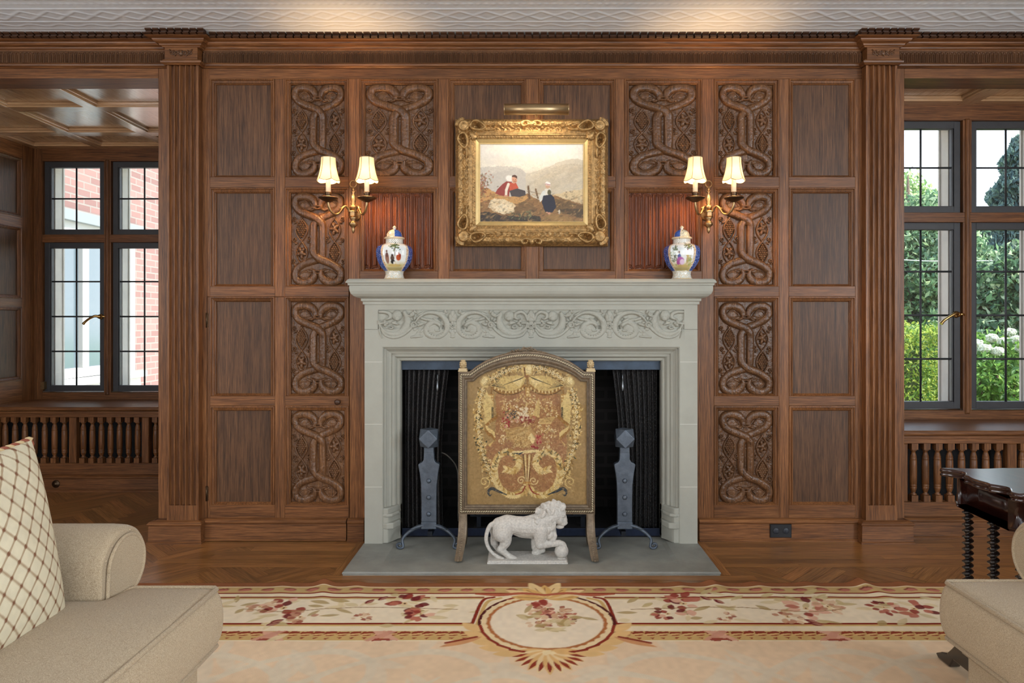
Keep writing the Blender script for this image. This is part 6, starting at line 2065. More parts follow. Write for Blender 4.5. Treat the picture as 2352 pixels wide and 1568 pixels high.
# ------------------------------------------------------------------ twin candle wall sconces
def sconce(px, label):
    d = 3.70
    k = d / F / 4.75
    X0 = wx(px, d)
    y0 = d - D0
    z = lambda v: wz(330 + v / 4.75, d)
    root = empty('wall_sconce', (X0, 0.0, z(760)))
    tag(root, label, 'sconce', 'twin candle brass sconces over the mantel')
    mb = MB()
    prof = [(980, 0), (965, 13), (940, 20), (922, 16), (905, 26), (886, 47), (860, 45), (842, 22), (826, 30), (802, 48)]
    mb.lathe([(r_ * k, z(v)) for v, r_ in prof], (X0, y0, 0), 20)
    mb.lathe([(r_ * k, z(v)) for v, r_ in [(802, 50), (796, 54), (790, 46), (750, 46), (744, 52), (736, 48), (732, 30)]], (X0, y0, 0), 6, smooth=False)
    mb.lathe([(r_ * k, z(v)) for v, r_ in [(735, 30), (702, 36), (686, 43), (668, 16), (652, 29), (636, 19), (612, 31), (580, 24), (542, 12), (526, 26), (514, 10), (500, 20), (484, 11), (474, 8)]], (X0, y0, 0), 20)
    stem = mb.build('stem', brass, root)
    mb = MB(); mb.tube([(X0 + 34 * k * math.cos(a), y0, z(440) + 36 * k * math.sin(a)) for a in np.linspace(0, 2 * PI, 28)], 0.0042, 8, caps=False)
    mb.build('ring', brass, root)
    mb = MB(); mb.lathe([(0.020, y0), (0.012, y0 + 0.012), (0.012, -0.014), (0.030, -0.010), (0.032, -0.001)], (X0, 0, z(765)), 18, axis='y'); mb.build('wall_mount', brass, root)
    for s in (-1, 1):
        ux, uy = s * 0.101, -0.118 + 0.0
        zb = z(742)
        pts = [(0.16, -0.004), (0.20, 0.012), (0.32, 0.024), (0.44, 0.012), (0.52, -0.006), (0.62, -0.022), (0.76, -0.026), (0.90, -0.012), (0.98, 0.012), (1.0, 0.034)]
        mb = MB()
        q = catmull([(X0 + ux * a, y0 + uy * a, zb + b) for a, b in pts], 5)
        mb.tube(q, [0.0065, 0.0072, 0.006, 0.0066, 0.006, 0.006, 0.0068, 0.007, 0.0062], 10)
        mb.tube([(X0 + ux * 0.46, y0 + uy * 0.46, zb + 0.010), (X0 + ux * 0.56, y0 + uy * 0.56, zb + 0.010), (X0 + ux * 0.53, y0 + uy * 0.53, zb + 0.002)], 0.0035, 6)
        arm = mb.build('arm', brass, root)
        cx, cy, cz = X0 + ux, y0 + uy, zb + 0.034
        mb = MB(); mb.lathe([(0.004, cz - 0.004), (0.012, cz - 0.002), (0.030, cz + 0.006), (0.048, cz + 0.016), (0.0515, cz + 0.020), (0.050, cz + 0.022), (0.030, cz + 0.018), (0.014, cz + 0.020)], (cx, cy, 0), 28); mb.build('drip_pan', bronze, arm)
        mb = MB(); mb.lathe([(0.012, cz + 0.018), (0.0165, cz + 0.022), (0.013, cz + 0.027), (0.0155, cz + 0.032), (0.0165, cz + 0.046), (0.017, cz + 0.050), (0.0125, cz + 0.051)], (cx, cy, 0), 18); mb.build('candle_cup', bronze, arm)
        mb = MB(); mb.lathe([(0.0128, cz + 0.050), (0.0128, cz + 0.122), (0.010, cz + 0.124), (0.0, cz + 0.124)], (cx, cy, 0), 18); mb.build('candle_sleeve', candle_m, arm)
        # bell shade of six panels with a scalloped hem
        zt, zbm = cz + 0.230, cz + 0.112
        n, m_ = 72, 18
        PT = np.zeros((m_, n, 3))
        th = np.arange(n) / n * 2 * PI + 0.35 * s
        ph = (th * 6 / (2 * PI)) % 1
        sag = np.sin(PI * ph)
        for j in range(m_):
            v_ = j / (m_ - 1)
            r_ = 0.0375 + 0.0205 * v_ ** 2.3 + 0.002 * v_
            r_ = r_ * (1 - 0.05 * sag * (1 - 0.3 * v_))
            zz_ = zt - (zt - zbm) * v_ - 0.008 * sag * v_ ** 3
            PT[j, :, 0], PT[j, :, 1], PT[j, :, 2] = cx + r_ * np.cos(th), cy + r_ * np.sin(th), zz_
        sh = grid_obj('lamp_shade', PT, shade_m, arm, wrap=True)
        mb = MB()
        for i in range(6):
            a = 2 * PI * i / 6 + 0.35 * s * 0 
            idx = int(np.argmin(np.abs(((th - 0.0) * 6 / (2 * PI)) % 6 - i)))
            mb.tube([tuple(PT[j, idx] + (PT[j, idx] - np.array([cx, cy, PT[j, idx, 2]])) * 0.015) for j in range(m_)], 0.0015, 6)
        for j in (0, m_ - 1):
            mb.tube([tuple(PT[j, i % n]) for i in range(n + 1)], 0.0019, 6, caps=False)
        mb.build('shade_braid', shade_trim, sh)
        lamp('candle_bulb_light', 'POINT', (cx, cy, cz + 0.146), 9.5, (1.0, 0.58, 0.26), radius=0.016, parent=root)
    return root
sconce(811.5, 'brass twin candle sconce with lit cream shades, left of the painting')
sconce(1627.5, 'brass twin candle sconce with lit cream shades, right of the painting')

# ------------------------------------------------------------------ outlet in the plinth
DO = 3.727
ol = empty('wall_outlet', (wx(1792.5, DO), DO - D0, wz(1233, DO)))
tag(ol, 'black duplex electrical outlet set in the plinth right of the fireplace', 'outlet')
yo = -0.0265
mb = MB(); mb.cbox(wx(1768, DO), wx(1817, DO), yo - 0.006, yo + 0.006, wz(1233.5, DO), wz(1203, DO), 0.003); mb.build('cover_plate', black_plastic, ol)
for cx in (1781, 1804):
    mb = MB(); mb.lathe([(0.0165, 0.0), (0.0165, -0.0015), (0.015, -0.0025), (0.0, -0.0025)], (wx(cx, DO), yo - 0.006, wz(1218, DO)), 20, axis='y'); mb.build('socket', simple('socket_face', lin(40, 44, 52), 0.4), ol)
# ------------------------------------------------------------------ woven rug
def build_rug():
    RZ = 0.008
    kk = (CAMZ - RZ) * F
    X0, X1 = -2.35, 3.05
    dA, dB = 1.0, kk / (1337.0 - VY)                   # near and far edge (distance from the camera)
    f = Field(-1.95, 2.35, 2.08, dB, 0.0036, (228, 206, 170))
    X, D = f.X, f.Z
    dd = lambda py: kk / (py - VY)
    xx = lambda px, py: (px - VX) * dd(py) / F
    f.wander(0.004, 160, 70)
    full = (slice(None), slice(None))
    def band(p0, p1, col, a=1.0):
        f.mix(full, ((D <= dd(p0)) & (D > dd(p1))) * a, col)
    peach, cream, tan, red, brown = (228, 202, 168), (232, 216, 184), (192, 162, 110), (132, 44, 28), (140, 88, 56)
    f.C[:] = lin(*peach)
    g = np.random.default_rng(77)
    # pale scrolling leaves of the field
    pale = (222, 208, 182)
    def scroll(px, py, sc, fl):
        q = lambda a, b: (xx(px, py) + fl * a * sc, dd(py) - b * sc)
        f.cline([q(-0.30, 0.30), q(-0.18, 0.16), q(-0.02, 0.06), q(0.16, 0.02), q(0.30, 0.10), q(0.32, 0.24), q(0.22, 0.30), q(0.14, 0.24), q(0.18, 0.18)], [0.008, 0.018, 0.016, 0.026, 0.022, 0.018, 0.015, 0.012, 0.006], pale, 0.7, 9)
        for (a, b, L, an) in ((-0.2, 0.18, 0.24, -2.3), (-0.2, 0.18, 0.22, 2.2), (-0.05, 0.07, 0.2, -1.2), (0.1, 0.03, 0.2, 1.4), (0.3, 0.1, 0.16, -0.3), (-0.28, 0.3, 0.26, 1.8), (-0.28, 0.28, 0.24, -2.9)):
            p = q(a, b); f.cleaf(p[0], p[1], L * sc, 0.034 * sc, an if fl > 0 else PI - an, pale, 0.7)
    for (px, py, sc, fl) in ((690, 1490, 0.9, 1), (560, 1500, 0.7, -1), (900, 1490, 1.1, 1), (1620, 1495, 1.1, -1), (1850, 1490, 0.9, 1), (1480, 1540, 0.8, -1), (1100, 1545, 0.7, 1), (2060, 1500, 0.9, 1)):
        scroll(px, py, sc, fl)
    # border bands, back edge first
    band(1330, 1347.5, brown)
    band(1347.5, 1361, tan)
    band(1347, 1348.6, (226, 206, 170))
    for i in range(-30, 34):
        cx = 0.075 + i * 0.0985 + (0.05)
        f.cell(cx, dd(1354.6), 0.028, 0.014, (168, 98, 82)); f.cell(cx, dd(1353.2), 0.029, 0.012, (112, 40, 36), a=0.8); f.cell(cx + 0.002, dd(1355.2), 0.026, 0.011, (184, 116, 98))
    band(1361, 1363, red); band(1363, 1370.5, cream); band(1370.5, 1372.5, red); band(1372.5, 1375.5, tan)
    band(1375.5, 1430, (234, 220, 192)); band(1430, 1433.5, red); band(1433.5, 1437.5, (206, 172, 110)); band(1437.5, 1449, cream)
    band(1449, 1470.5, (200, 166, 108)); band(1469.8, 1472.5, (234, 220, 190))
    # twisted leaf border
    for i in range(-80, 90):
        cx = 0.076 + i * 0.047
        f.cpoly([(cx, dd(1450)), (cx + 0.036, dd(1449.5)), (cx + 0.044, dd(1453)), (cx + 0.018, dd(1455.5)), (cx - 0.008, dd(1457))], (138, 50, 34), 0.95)
        f.cleaf(cx, dd(1459), 0.036, 0.007, 0.15, (146, 62, 40), 0.9)
        f.cpoly([(cx + 0.004, dd(1464)), (cx + 0.024, dd(1463.5)), (cx + 0.014, dd(1467.5))], (140, 54, 38), 0.9)
        f.cleaf(cx - 0.01, dd(1457.4), 0.05, 0.006, 0.2, (226, 190, 130), 0.9)
    for px in (620, 880, 1650, 1915):
        c = xx(px, 1460)
        f.cpoly([(c - 0.05, dd(1449)), (c, dd(1449)), (c + 0.07, dd(1471)), (c + 0.02, dd(1471))], (214, 164, 138)); f.cpoly([(c + 0.05, dd(1449)), (c + 0.01, dd(1449)), (c - 0.07, dd(1471)), (c - 0.02, dd(1471))], (206, 150, 126), 0.9)
        f.cpoly([(c - 0.03, dd(1466)), (c + 0.03, dd(1466)), (c + 0.04, dd(1471)), (c - 0.04, dd(1471))], (146, 56, 46), 0.9)
    # flower sprays in the cream band
    def flower(px, py, s, kind=0):
        cx, cd = xx(px, py), dd(py)
        cs = [(150, 62, 50), (186, 112, 92), (112, 36, 38), (222, 176, 150)] if kind == 0 else [(206, 166, 132), (190, 140, 112), (222, 192, 158), (160, 96, 76)]
        for k in range(14):
            a = g.uniform(0, 6.3); r_ = s * math.sqrt(g.uniform(0, 1)) * 0.8
            f.cleaf(cx + r_ * math.cos(a), cd + r_ * 1.2 * math.sin(a), s * g.uniform(0.5, 0.9), s * 0.30, a + g.normal(0, 0.5), cs[g.integers(4)], 0.95)
        f.cell(cx, cd, s * 0.18, s * 0.2, (222, 190, 140)); f.cell(cx, cd, s * 0.07, s * 0.08, (70, 30, 26))
    def greens(px, py, s, n):
        cx, cd = xx(px, py), dd(py)
        for k in range(int(n * 0.62)):
            f.cleaf(cx + g.normal(0, s), cd + g.normal(0, s * 0.7), g.uniform(0.05, 0.10), g.uniform(0.012, 0.02), g.normal(0, 0.8) + (PI if g.random() < 0.5 else 0), [(200, 180, 130), (212, 194, 150), (176, 152, 100), (222, 204, 160)][g.integers(4)], 0.85)
    for sg in (-1, 1):
        m = lambda px: 1250 + sg * (1250 - px)
        for (px, py, s, n) in ((600, 1393, 0.10, 10), (650, 1405, 0.13, 16), (780, 1392, 0.09, 12), (910, 1390, 0.12, 16), (980, 1408, 0.08, 10), (1030, 1398, 0.07, 6), (540, 1390, 0.06, 6), (500, 1392, 0.08, 8), (420, 1400, 0.1, 10), (360, 1396, 0.1, 8)):
            greens(m(px), py, s, n)
        for (px, py, s, kd) in ((650, 1396, 0.075, 0), (598, 1392, 0.05, 1), (930, 1386, 0.075, 0), (965, 1409, 0.055, 0), (690, 1416, 0.05, 1), (830, 1418, 0.035, 1), (470, 1394, 0.05, 0), (400, 1398, 0.07, 0)):
            flower(m(px), py, s, kd)
        for (px, py, an) in ((838, 1386, 1.0), (868, 1378, 0.9), (610, 1436, 0.5), (620, 1430, 0.6)):
            f.cleaf(xx(m(px), py), dd(py), 0.055, 0.016, an if sg < 0 else PI - an, (118, 44, 44)); f.cleaf(xx(m(px), py) + 0.006, dd(py), 0.045, 0.009, an if sg < 0 else PI - an, (180, 130, 108), 0.8)
        f.cline([(xx(m(560), 1398), dd(1398)), (xx(m(650), 1404), dd(1404)), (xx(m(760), 1397), dd(1397)), (xx(m(860), 1394), dd(1394)), (xx(m(1050), 1399), dd(1399))], 0.004, (150, 116, 70), 0.8, 8)
        # stepped frame beside the medallion
        f.cpoly([(xx(m(1086), 1432), dd(1432)), (xx(m(1115), 1370), dd(1370)), (xx(m(1260), 1360), dd(1360)), (xx(m(1260), 1470), dd(1470)), (xx(m(1100), 1447), dd(1447))], cream)
        f.cline([(xx(m(1085), 1431), dd(1431)), (xx(m(1108), 1380), dd(1380)), (xx(m(1135), 1371), dd(1371))], 0.009, red, 1, 6); f.cline([(xx(m(1096), 1434), dd(1434)), (xx(m(1118), 1384), dd(1384)), (xx(m(1150), 1373), dd(1373))], 0.010, (206, 172, 110), 1, 6)
    # oval medallion
    mc, md = 0.076, 2.715
    f.cell(mc, md, 0.262, 0.262, (226, 204, 162), soft=0.02)
    an = np.linspace(0, 2 * PI, 90)
    f.cline([(mc + 0.232 * math.cos(a), md + 0.232 * math.sin(a)) for a in an], 0.011, (176, 110, 64)); f.cell(mc, md, 0.222, 0.222, (236, 222, 196), soft=0.02)
    for k in range(36):
        a = 2 * PI * k / 36
        f.cell(mc + 0.25 * math.cos(a), md + 0.25 * math.sin(a), 0.022, 0.014, (232, 210, 166), a + PI / 2); f.cline([(mc + 0.268 * math.cos(a), md + 0.268 * math.sin(a)), (mc + 0.268 * math.cos(a + 0.16), md + 0.268 * math.sin(a + 0.16))], 0.008, [(86, 30, 28), (150, 62, 40)][1 if abs(math.cos(a)) < 0.5 else 0])
    for (px, py, s, kd) in ((1258, 1398, 0.07, 0), (1282, 1406, 0.045, 1), (1240, 1408, 0.04, 1), (1266, 1426, 0.05, 1), (1292, 1424, 0.04, 1), (1312, 1416, 0.03, 0), (1236, 1428, 0.04, 1)):
        flower(px, py, s, kd)
    for (px, py, s, n) in ((1215, 1415, 0.03, 10), (1318, 1420, 0.03, 10), (1250, 1440, 0.03, 7), (1286, 1438, 0.03, 7)):
        greens(px, py, s, n)
    # shell crests above and below the medallion
    for k in range(9):
        a = PI / 2 + (k - 4) * 0.36
        f.cleaf(mc, dd(1374), 0.15 + 0.05 * (k % 2), 0.034, a, [(214, 172, 106), (228, 200, 146)][k % 2]); 
        f.cline([(mc, dd(1374)), (mc + 0.12 * math.cos(a), dd(1374) + 0.12 * math.sin(a))], [0.004, 0.002], (150, 100, 60), 0.7)
    for k in range(13):
        a = -PI / 2 + (k - 6) * 0.25
        L = 0.17 - 0.006 * abs(k - 6)
        f.cleaf(mc, dd(1494), L, 0.026, a, [(222, 180, 120), (232, 206, 158)][k % 2]); f.cleaf(mc + 0.07 * math.cos(a), dd(1494) + 0.07 * math.sin(a), L * 0.5, 0.010, a, (142, 56, 38))
    for s in (-1, 1):
        for q in range(5):
            a = -PI / 2 + s * (0.35 + 0.22 * q)
            f.cleaf(mc + 0.27 * math.cos(a), md + 0.27 * math.sin(a), 0.11, 0.03, a + s * 1.1, (224, 186, 128)); f.cline([(mc + 0.265 * math.cos(a), md + 0.265 * math.sin(a)), (mc + 0.265 * math.cos(a + s * 0.2), md + 0.275 * math.sin(a + s * 0.2))], 0.008, (140, 52, 36))
        f.cleaf(mc + s * 0.25, dd(1462), 0.17, 0.022, -0.5 if s > 0 else PI + 0.5, (206, 150, 104)); f.cline([(mc + s * 0.27, dd(1462)), (mc + s * 0.38, dd(1476))], [0.008, 0.003], (138, 58, 40))
        f.cline([(mc, dd(1366)), (mc + s * 0.10, dd(1362)), (mc + s * 0.2, dd(1366)), (mc + s * 0.30, dd(1364))], [0.012, 0.014, 0.016, 0.006], (176, 96, 70), 1, 6)
    for s in (-1, 0, 1): f.cell(mc + s * 0.014, dd(1497 + abs(s) * 2), 0.012, 0.014, (236, 216, 170))
    f.noise(30, 0.04, 3); f.noise(220, 0.05, 4)
    # slack in the weave: the back edge ripples a little
    wav = np.zeros_like(X)
    for (px, am) in ((735, 0.022), (640, 0.006), (810, 0.008), (1640, 0.018), (1740, 0.010), (1985, 0.026), (1560, 0.008), (1860, 0.008), (2080, 0.008)):
        c = xx(px, 1350)
        wav += am * np.exp(-((X - c - (dB - D) * 0.25) / 0.035) ** 2) * np.exp(-((dB - D) / 0.10))
    Zs = RZ + wav + 0.0015 * snoise(X.shape, 22, 6) * 0.5
    Zs = np.where(D >= dB - 0.004, 0.0015, Zs)
    PT = np.stack([X, D - D0, Zs], -1)
    rug = grid_obj('rug', PT, rug_m, None, f.C)
    tag(rug, 'cream and peach floral woven rug with red-edged border in front of the hearth', 'rug')
    # plain margins of the rug that lie under the armchairs and the camera
    col = np.array(lin(226, 202, 168))
    V, Fc, Cc = [], [], []
    def quad(x0, x1, y0, y1):
        n = len(V)
        V.extend([(x0, y0, RZ), (x1, y0, RZ), (x1, y1, RZ), (x0, y1, RZ)]); Cc.extend([col] * 4); Fc.append((n, n + 1, n + 2, n + 3))
    yA, yB, yM = dA - D0, dB - D0 - 0.004, 2.08 - D0
    quad(X0, X1, yA, yM); quad(X0, -1.95, yM, yB); quad(2.35, X1, yM, yB)
    np_obj('rug_margin', V, Fc, rug_m, rug, np.array(Cc), False)
build_rug()

# ------------------------------------------------------------------ armchairs
def rounded_box(mb, x0, x1, y0, y1, z0, z1, r, n=5):
    """closed box with rounded edges"""
    bm = bmesh.new()
    bmesh.ops.create_cube(bm, size=1)
    for v in bm.verts:
        v.co = Vector((x0 + (v.co.x + 0.5) * (x1 - x0), y0 + (v.co.y + 0.5) * (y1 - y0), z0 + (v.co.z + 0.5) * (z1 - z0)))
    bmesh.ops.bevel(bm, geom=list(bm.edges), offset=r, segments=n, profile=0.5, affect='EDGES')
    bm.verts.ensure_lookup_table(); bm.verts.index_update()
    mb.add([tuple(v.co) for v in bm.verts], [tuple(v.index for v in f_.verts) for f_ in bm.faces], 0, True)
    bm.free()
def armchair():
    root = empty('armchair', (0, 0, 0))
    # upholstered base with a straight skirt panel
    mb = MB(); rounded_box(mb, -0.80, -0.030, -0.375, 0.375, 0.085, 0.325, 0.018); base = mb.build('base', linen, root, fix=False)
    mb = MB()
    pth = [(-0.79, 0.377, 0.315), (-0.030, 0.377, 0.315), (-0.028, -0.377, 0.315), (-0.79, -0.377, 0.315)]
    mb.tube(pth, 0.006, 8); mb.build('welt', linen, base)
    # T shaped seat cushion with welted edges
    B = MB(); rounded_box(B, -0.24, 0.0, -0.425, 0.425, 0.335, 0.490, 0.02); rounded_box(B, -0.50, -0.18, -0.30, 0.30, 0.335, 0.490, 0.02)
    sc_ = remeshed('seat_cushion', B, 0.011, linen, root, 3, 0.5)
    me = sc_.data
    co = np.zeros(len(me.vertices) * 3, np.float32); me.vertices.foreach_get('co', co); co = co.reshape(-1, 3)
    up = co[:, 2] > 0.41
    yy = np.clip(np.abs(co[:, 1]) / 0.43, 0, 1); x_ = np.clip((co[:, 0] + 0.25) / 0.25, -1, 1)
    co[:, 2] += np.where(up, 0.030 * (1 - yy ** 2.4) * (1 - np.clip(x_, 0, 1) ** 2.4) + 0.006 * np.sin(co[:, 1] * 9) * (1 - yy), 0)
    mid = np.clip(1 - ((co[:, 2] - 0.41) / 0.085) ** 2, 0, 1)
    co[:, 0] += np.where(co[:, 0] > -0.05, 0.014 * mid, 0); co[:, 1] += np.where(np.abs(co[:, 1]) > 0.38, np.sign(co[:, 1]) * 0.010 * mid, 0)
    me.vertices.foreach_set('co', co.ravel()); me.update()
    outl = [(-0.235, 0.302), (-0.235, 0.412), (-0.225, 0.422), (-0.012, 0.422), (-0.003, 0.412), (-0.003, -0.412), (-0.012, -0.422), (-0.225, -0.422), (-0.235, -0.412), (-0.235, -0.302)]
    for z_ in (0.4875, 0.338):
        mb = MB(); mb.tube([(a, b, z_) for a, b in outl], 0.0062, 8); mb.build('piping', linen, sc_)
    # back with a loose cushion
    mb = MB(); rounded_box(mb, -0.80, -0.63, -0.40, 0.40, 0.10, 0.84, 0.05, 5); mb.build('back', linen, root, fix=False)
    mb = MB(); rounded_box(mb, -0.64, -0.44, -0.285, 0.285, 0.495, 0.82, 0.07, 6); mb.build('back_cushion', linen, root, fix=False)
    # rolled arms
    for s in (-1, 1):
        prof = [(0.300, 0.10), (0.300, 0.47), (0.302, 0.52)] + [(0.405 + 0.104 * math.cos(a), 0.562 + 0.098 * math.sin(a)) for a in np.linspace(PI * 0.94, -PI * 0.40, 26)] + [(0.415, 0.465), (0.405, 0.40), (0.400, 0.10)]
        mb = MB()
        poly = [(s * a, b) for a, b in prof]
        if s < 0: poly = poly[::-1]
        n = len(poly)
        xs = [-0.78, -0.70, -0.5, -0.29, -0.262, -0.250, -0.243]
        sc2 = [1, 1, 1, 1, 0.992, 0.975, 0.94]
        cyy, czz = s * 0.385, 0.45
        V = []
        for x, k_ in zip(xs, sc2):
            for (a, b) in poly:
                V.append((x, cyy + (a - cyy) * k_, czz + (b - czz) * k_ if b > 0.12 else b))
        Fc = [(i * n + q, i * n + (q + 1) % n, (i + 1) * n + (q + 1) % n, (i + 1) * n + q) for i in range(len(xs) - 1) for q in range(n)]
        mb.add(V, Fc, 0, True); mb.add(V[:n], [tuple(range(n))]); mb.add(V[-n:], [tuple(range(n))])
        arm = mb.build('arm', linen, root)
        # scroll shaped front facing with its welt and gathers
        mb = MB()
        fac = [(s * (0.405 + 0.080 * math.cos(a)), 0.556 + 0.078 * math.sin(a)) for a in np.linspace(PI * 0.98, -PI * 0.38, 24)] + [(s * 0.402, 0.44), (s * 0.392, 0.12), (s * 0.318, 0.12), (s * 0.318, 0.45)]
        if s < 0: fac = fac[::-1]
        mb.prism(fac, lambda p, h: (h, p[0], p[1]), -0.246, -0.236)
        fo = mb.build('arm_facing', linen, arm, bevel=0.004)
        mb = MB(); mb.tube([(-0.237, a, b) for a, b in fac + fac[:1]], 0.0050, 8); mb.build('welt', linen, fo)
        for (a0, r0, r1) in ((2.3, 0.084, 0.0965), (1.3, 0.084, 0.0955), (2.75, 0.088, 0.100)):
            mb = MB(); mb.tube([(-0.240 - 0.05 * t, s * (0.405 + (r0 + (r1 - r0) * t) * math.cos(a0 + 0.12 * t)), 0.560 + (r0 + (r1 - r0) * t) * math.sin(a0 + 0.12 * t)) for t in np.linspace(0, 1, 7)], [0.003, 0.0045, 0.003], 6)
            mb.build('pleat', linen, arm)
    for (x, y) in ((-0.09, 0.32), (-0.09, -0.32), (-0.74, 0.32), (-0.74, -0.32)):
        mb = MB(); mb.lathe([(0.016, 0.0), (0.020, 0.02), (0.028, 0.088)], (x, y, 0.0092), 14); mb.build('foot', mahogany, root)
    return root
ch = armchair()
ch.location = (-0.825, -2.345, 0)
tag(ch, 'beige woven roll-arm armchair holding the lattice pillow at left foreground', 'armchair', 'pair of beige armchairs')
ch2 = copy_tree(ch)
ch2.location = (1.14, -2.30, 0); ch2.rotation_euler = (0, 0, PI)
ch2['label'] = 'beige woven roll-arm armchair in front of the dark side table at right foreground'

# ------------------------------------------------------------------ throw pillow
def pillow():
    n = 170
    u = np.linspace(-1, 1, n)
    U, Vv = np.meshgrid(u, u)
    S = 0.222
    inx = 1 - 0.07 * (1 - Vv ** 2) * np.abs(U) ** 3
    inz = 1 - 0.07 * (1 - U ** 2) * np.abs(Vv) ** 3
    px_, pz_ = U * S * inx, Vv * S * inz
    th = 0.075 * (np.maximum(0, 1 - U ** 2) * np.maximum(0, 1 - Vv ** 2)) ** 0.42 + 0.003 * np.sin(U * 6 + Vv * 4) * (1 - U ** 2) * (1 - Vv ** 2)
    # diamond lattice with knots at the crossings
    w_ = 0.052
    a = (px_ * 1.10 + pz_) / w_ + 0.35 * 0.1 * np.sin(Vv * 3); b = (px_ * 1.10 - pz_) / w_
    da, db = np.abs(a - np.round(a)), np.abs(b - np.round(b))
    line = np.clip((0.085 - np.minimum(da, db)) / 0.03, 0, 1) * 0.8
    dot = np.clip((0.16 - np.hypot(da, db)) / 0.05, 0, 1)
    def colour():
        C = np.zeros(U.shape + (3,)); C[:] = lin(216, 206, 178)
        C *= (1 + 0.05 * snoise(U.shape, 40, 2))[..., None]
        C = C * (1 - line[..., None]) + np.array(lin(158, 130, 98)) * line[..., None]
        return C * (1 - dot[..., None]) + np.array(lin(126, 88, 66)) * dot[..., None]
    root = empty('throw_pillow', (-1.145, -2.33, 0.50))
    tag(root, 'cream lattice-patterned throw pillow with braided edge standing in the left armchair', 'pillow')
    yaw, lean = R(0), R(11)
    M = Matrix.Rotation(R(90) + yaw, 3, 'Z') @ Matrix.Rotation(-lean, 3, 'X')
    Mn = np.array(M)
    cen = np.array((-1.165, -2.315, 0.697))
    for sg, nm in ((-1, 'front_cover'), (1, 'back_cover')):
        loc = np.stack([px_, sg * (th + 0.0005), pz_], -1)
        PT = loc @ Mn.T + cen
        grid_obj(nm, PT, pillow_m, root, colour(), flip=(sg > 0))
    # braided cord round the edge: two strands
    per = [(i, 0) for i in range(n)] + [(n - 1, i) for i in range(n)] + [(i, n - 1) for i in range(n - 1, -1, -1)] + [(0, i) for i in range(n - 1, -1, -1)]
    P3 = [np.array((px_[j, i], 0.0, pz_[j, i])) for i, j in per]
    P3 = P3[::2]
    for st_, (c_, nm) in enumerate(((simple('cord_rust', lin(140, 78, 58), 0.9), 'cord'), (simple('cord_straw', lin(196, 170, 128), 0.9), 'cord'))):
        pts = []
        acc = 0.0
        for i, p in enumerate(P3):
            nx_ = P3[(i + 1) % len(P3)]
            tdir = nx_ - p
            L = np.linalg.norm(tdir)
            acc += L
            if L < 1e-9: continue
            tdir = tdir / L
            a1 = np.array((0, 1, 0.0)); a2 = np.cross(tdir, a1)
            an = acc / 0.016 * PI + st_ * PI
            q = p + (a1 * math.cos(an) + a2 * math.sin(an)) * 0.0034
            pts.append(tuple(Mn @ q + cen))
        mb = MB(); mb.tube(pts, 0.0042, 6); mb.build(nm, c_, root)
    return root
pillow()

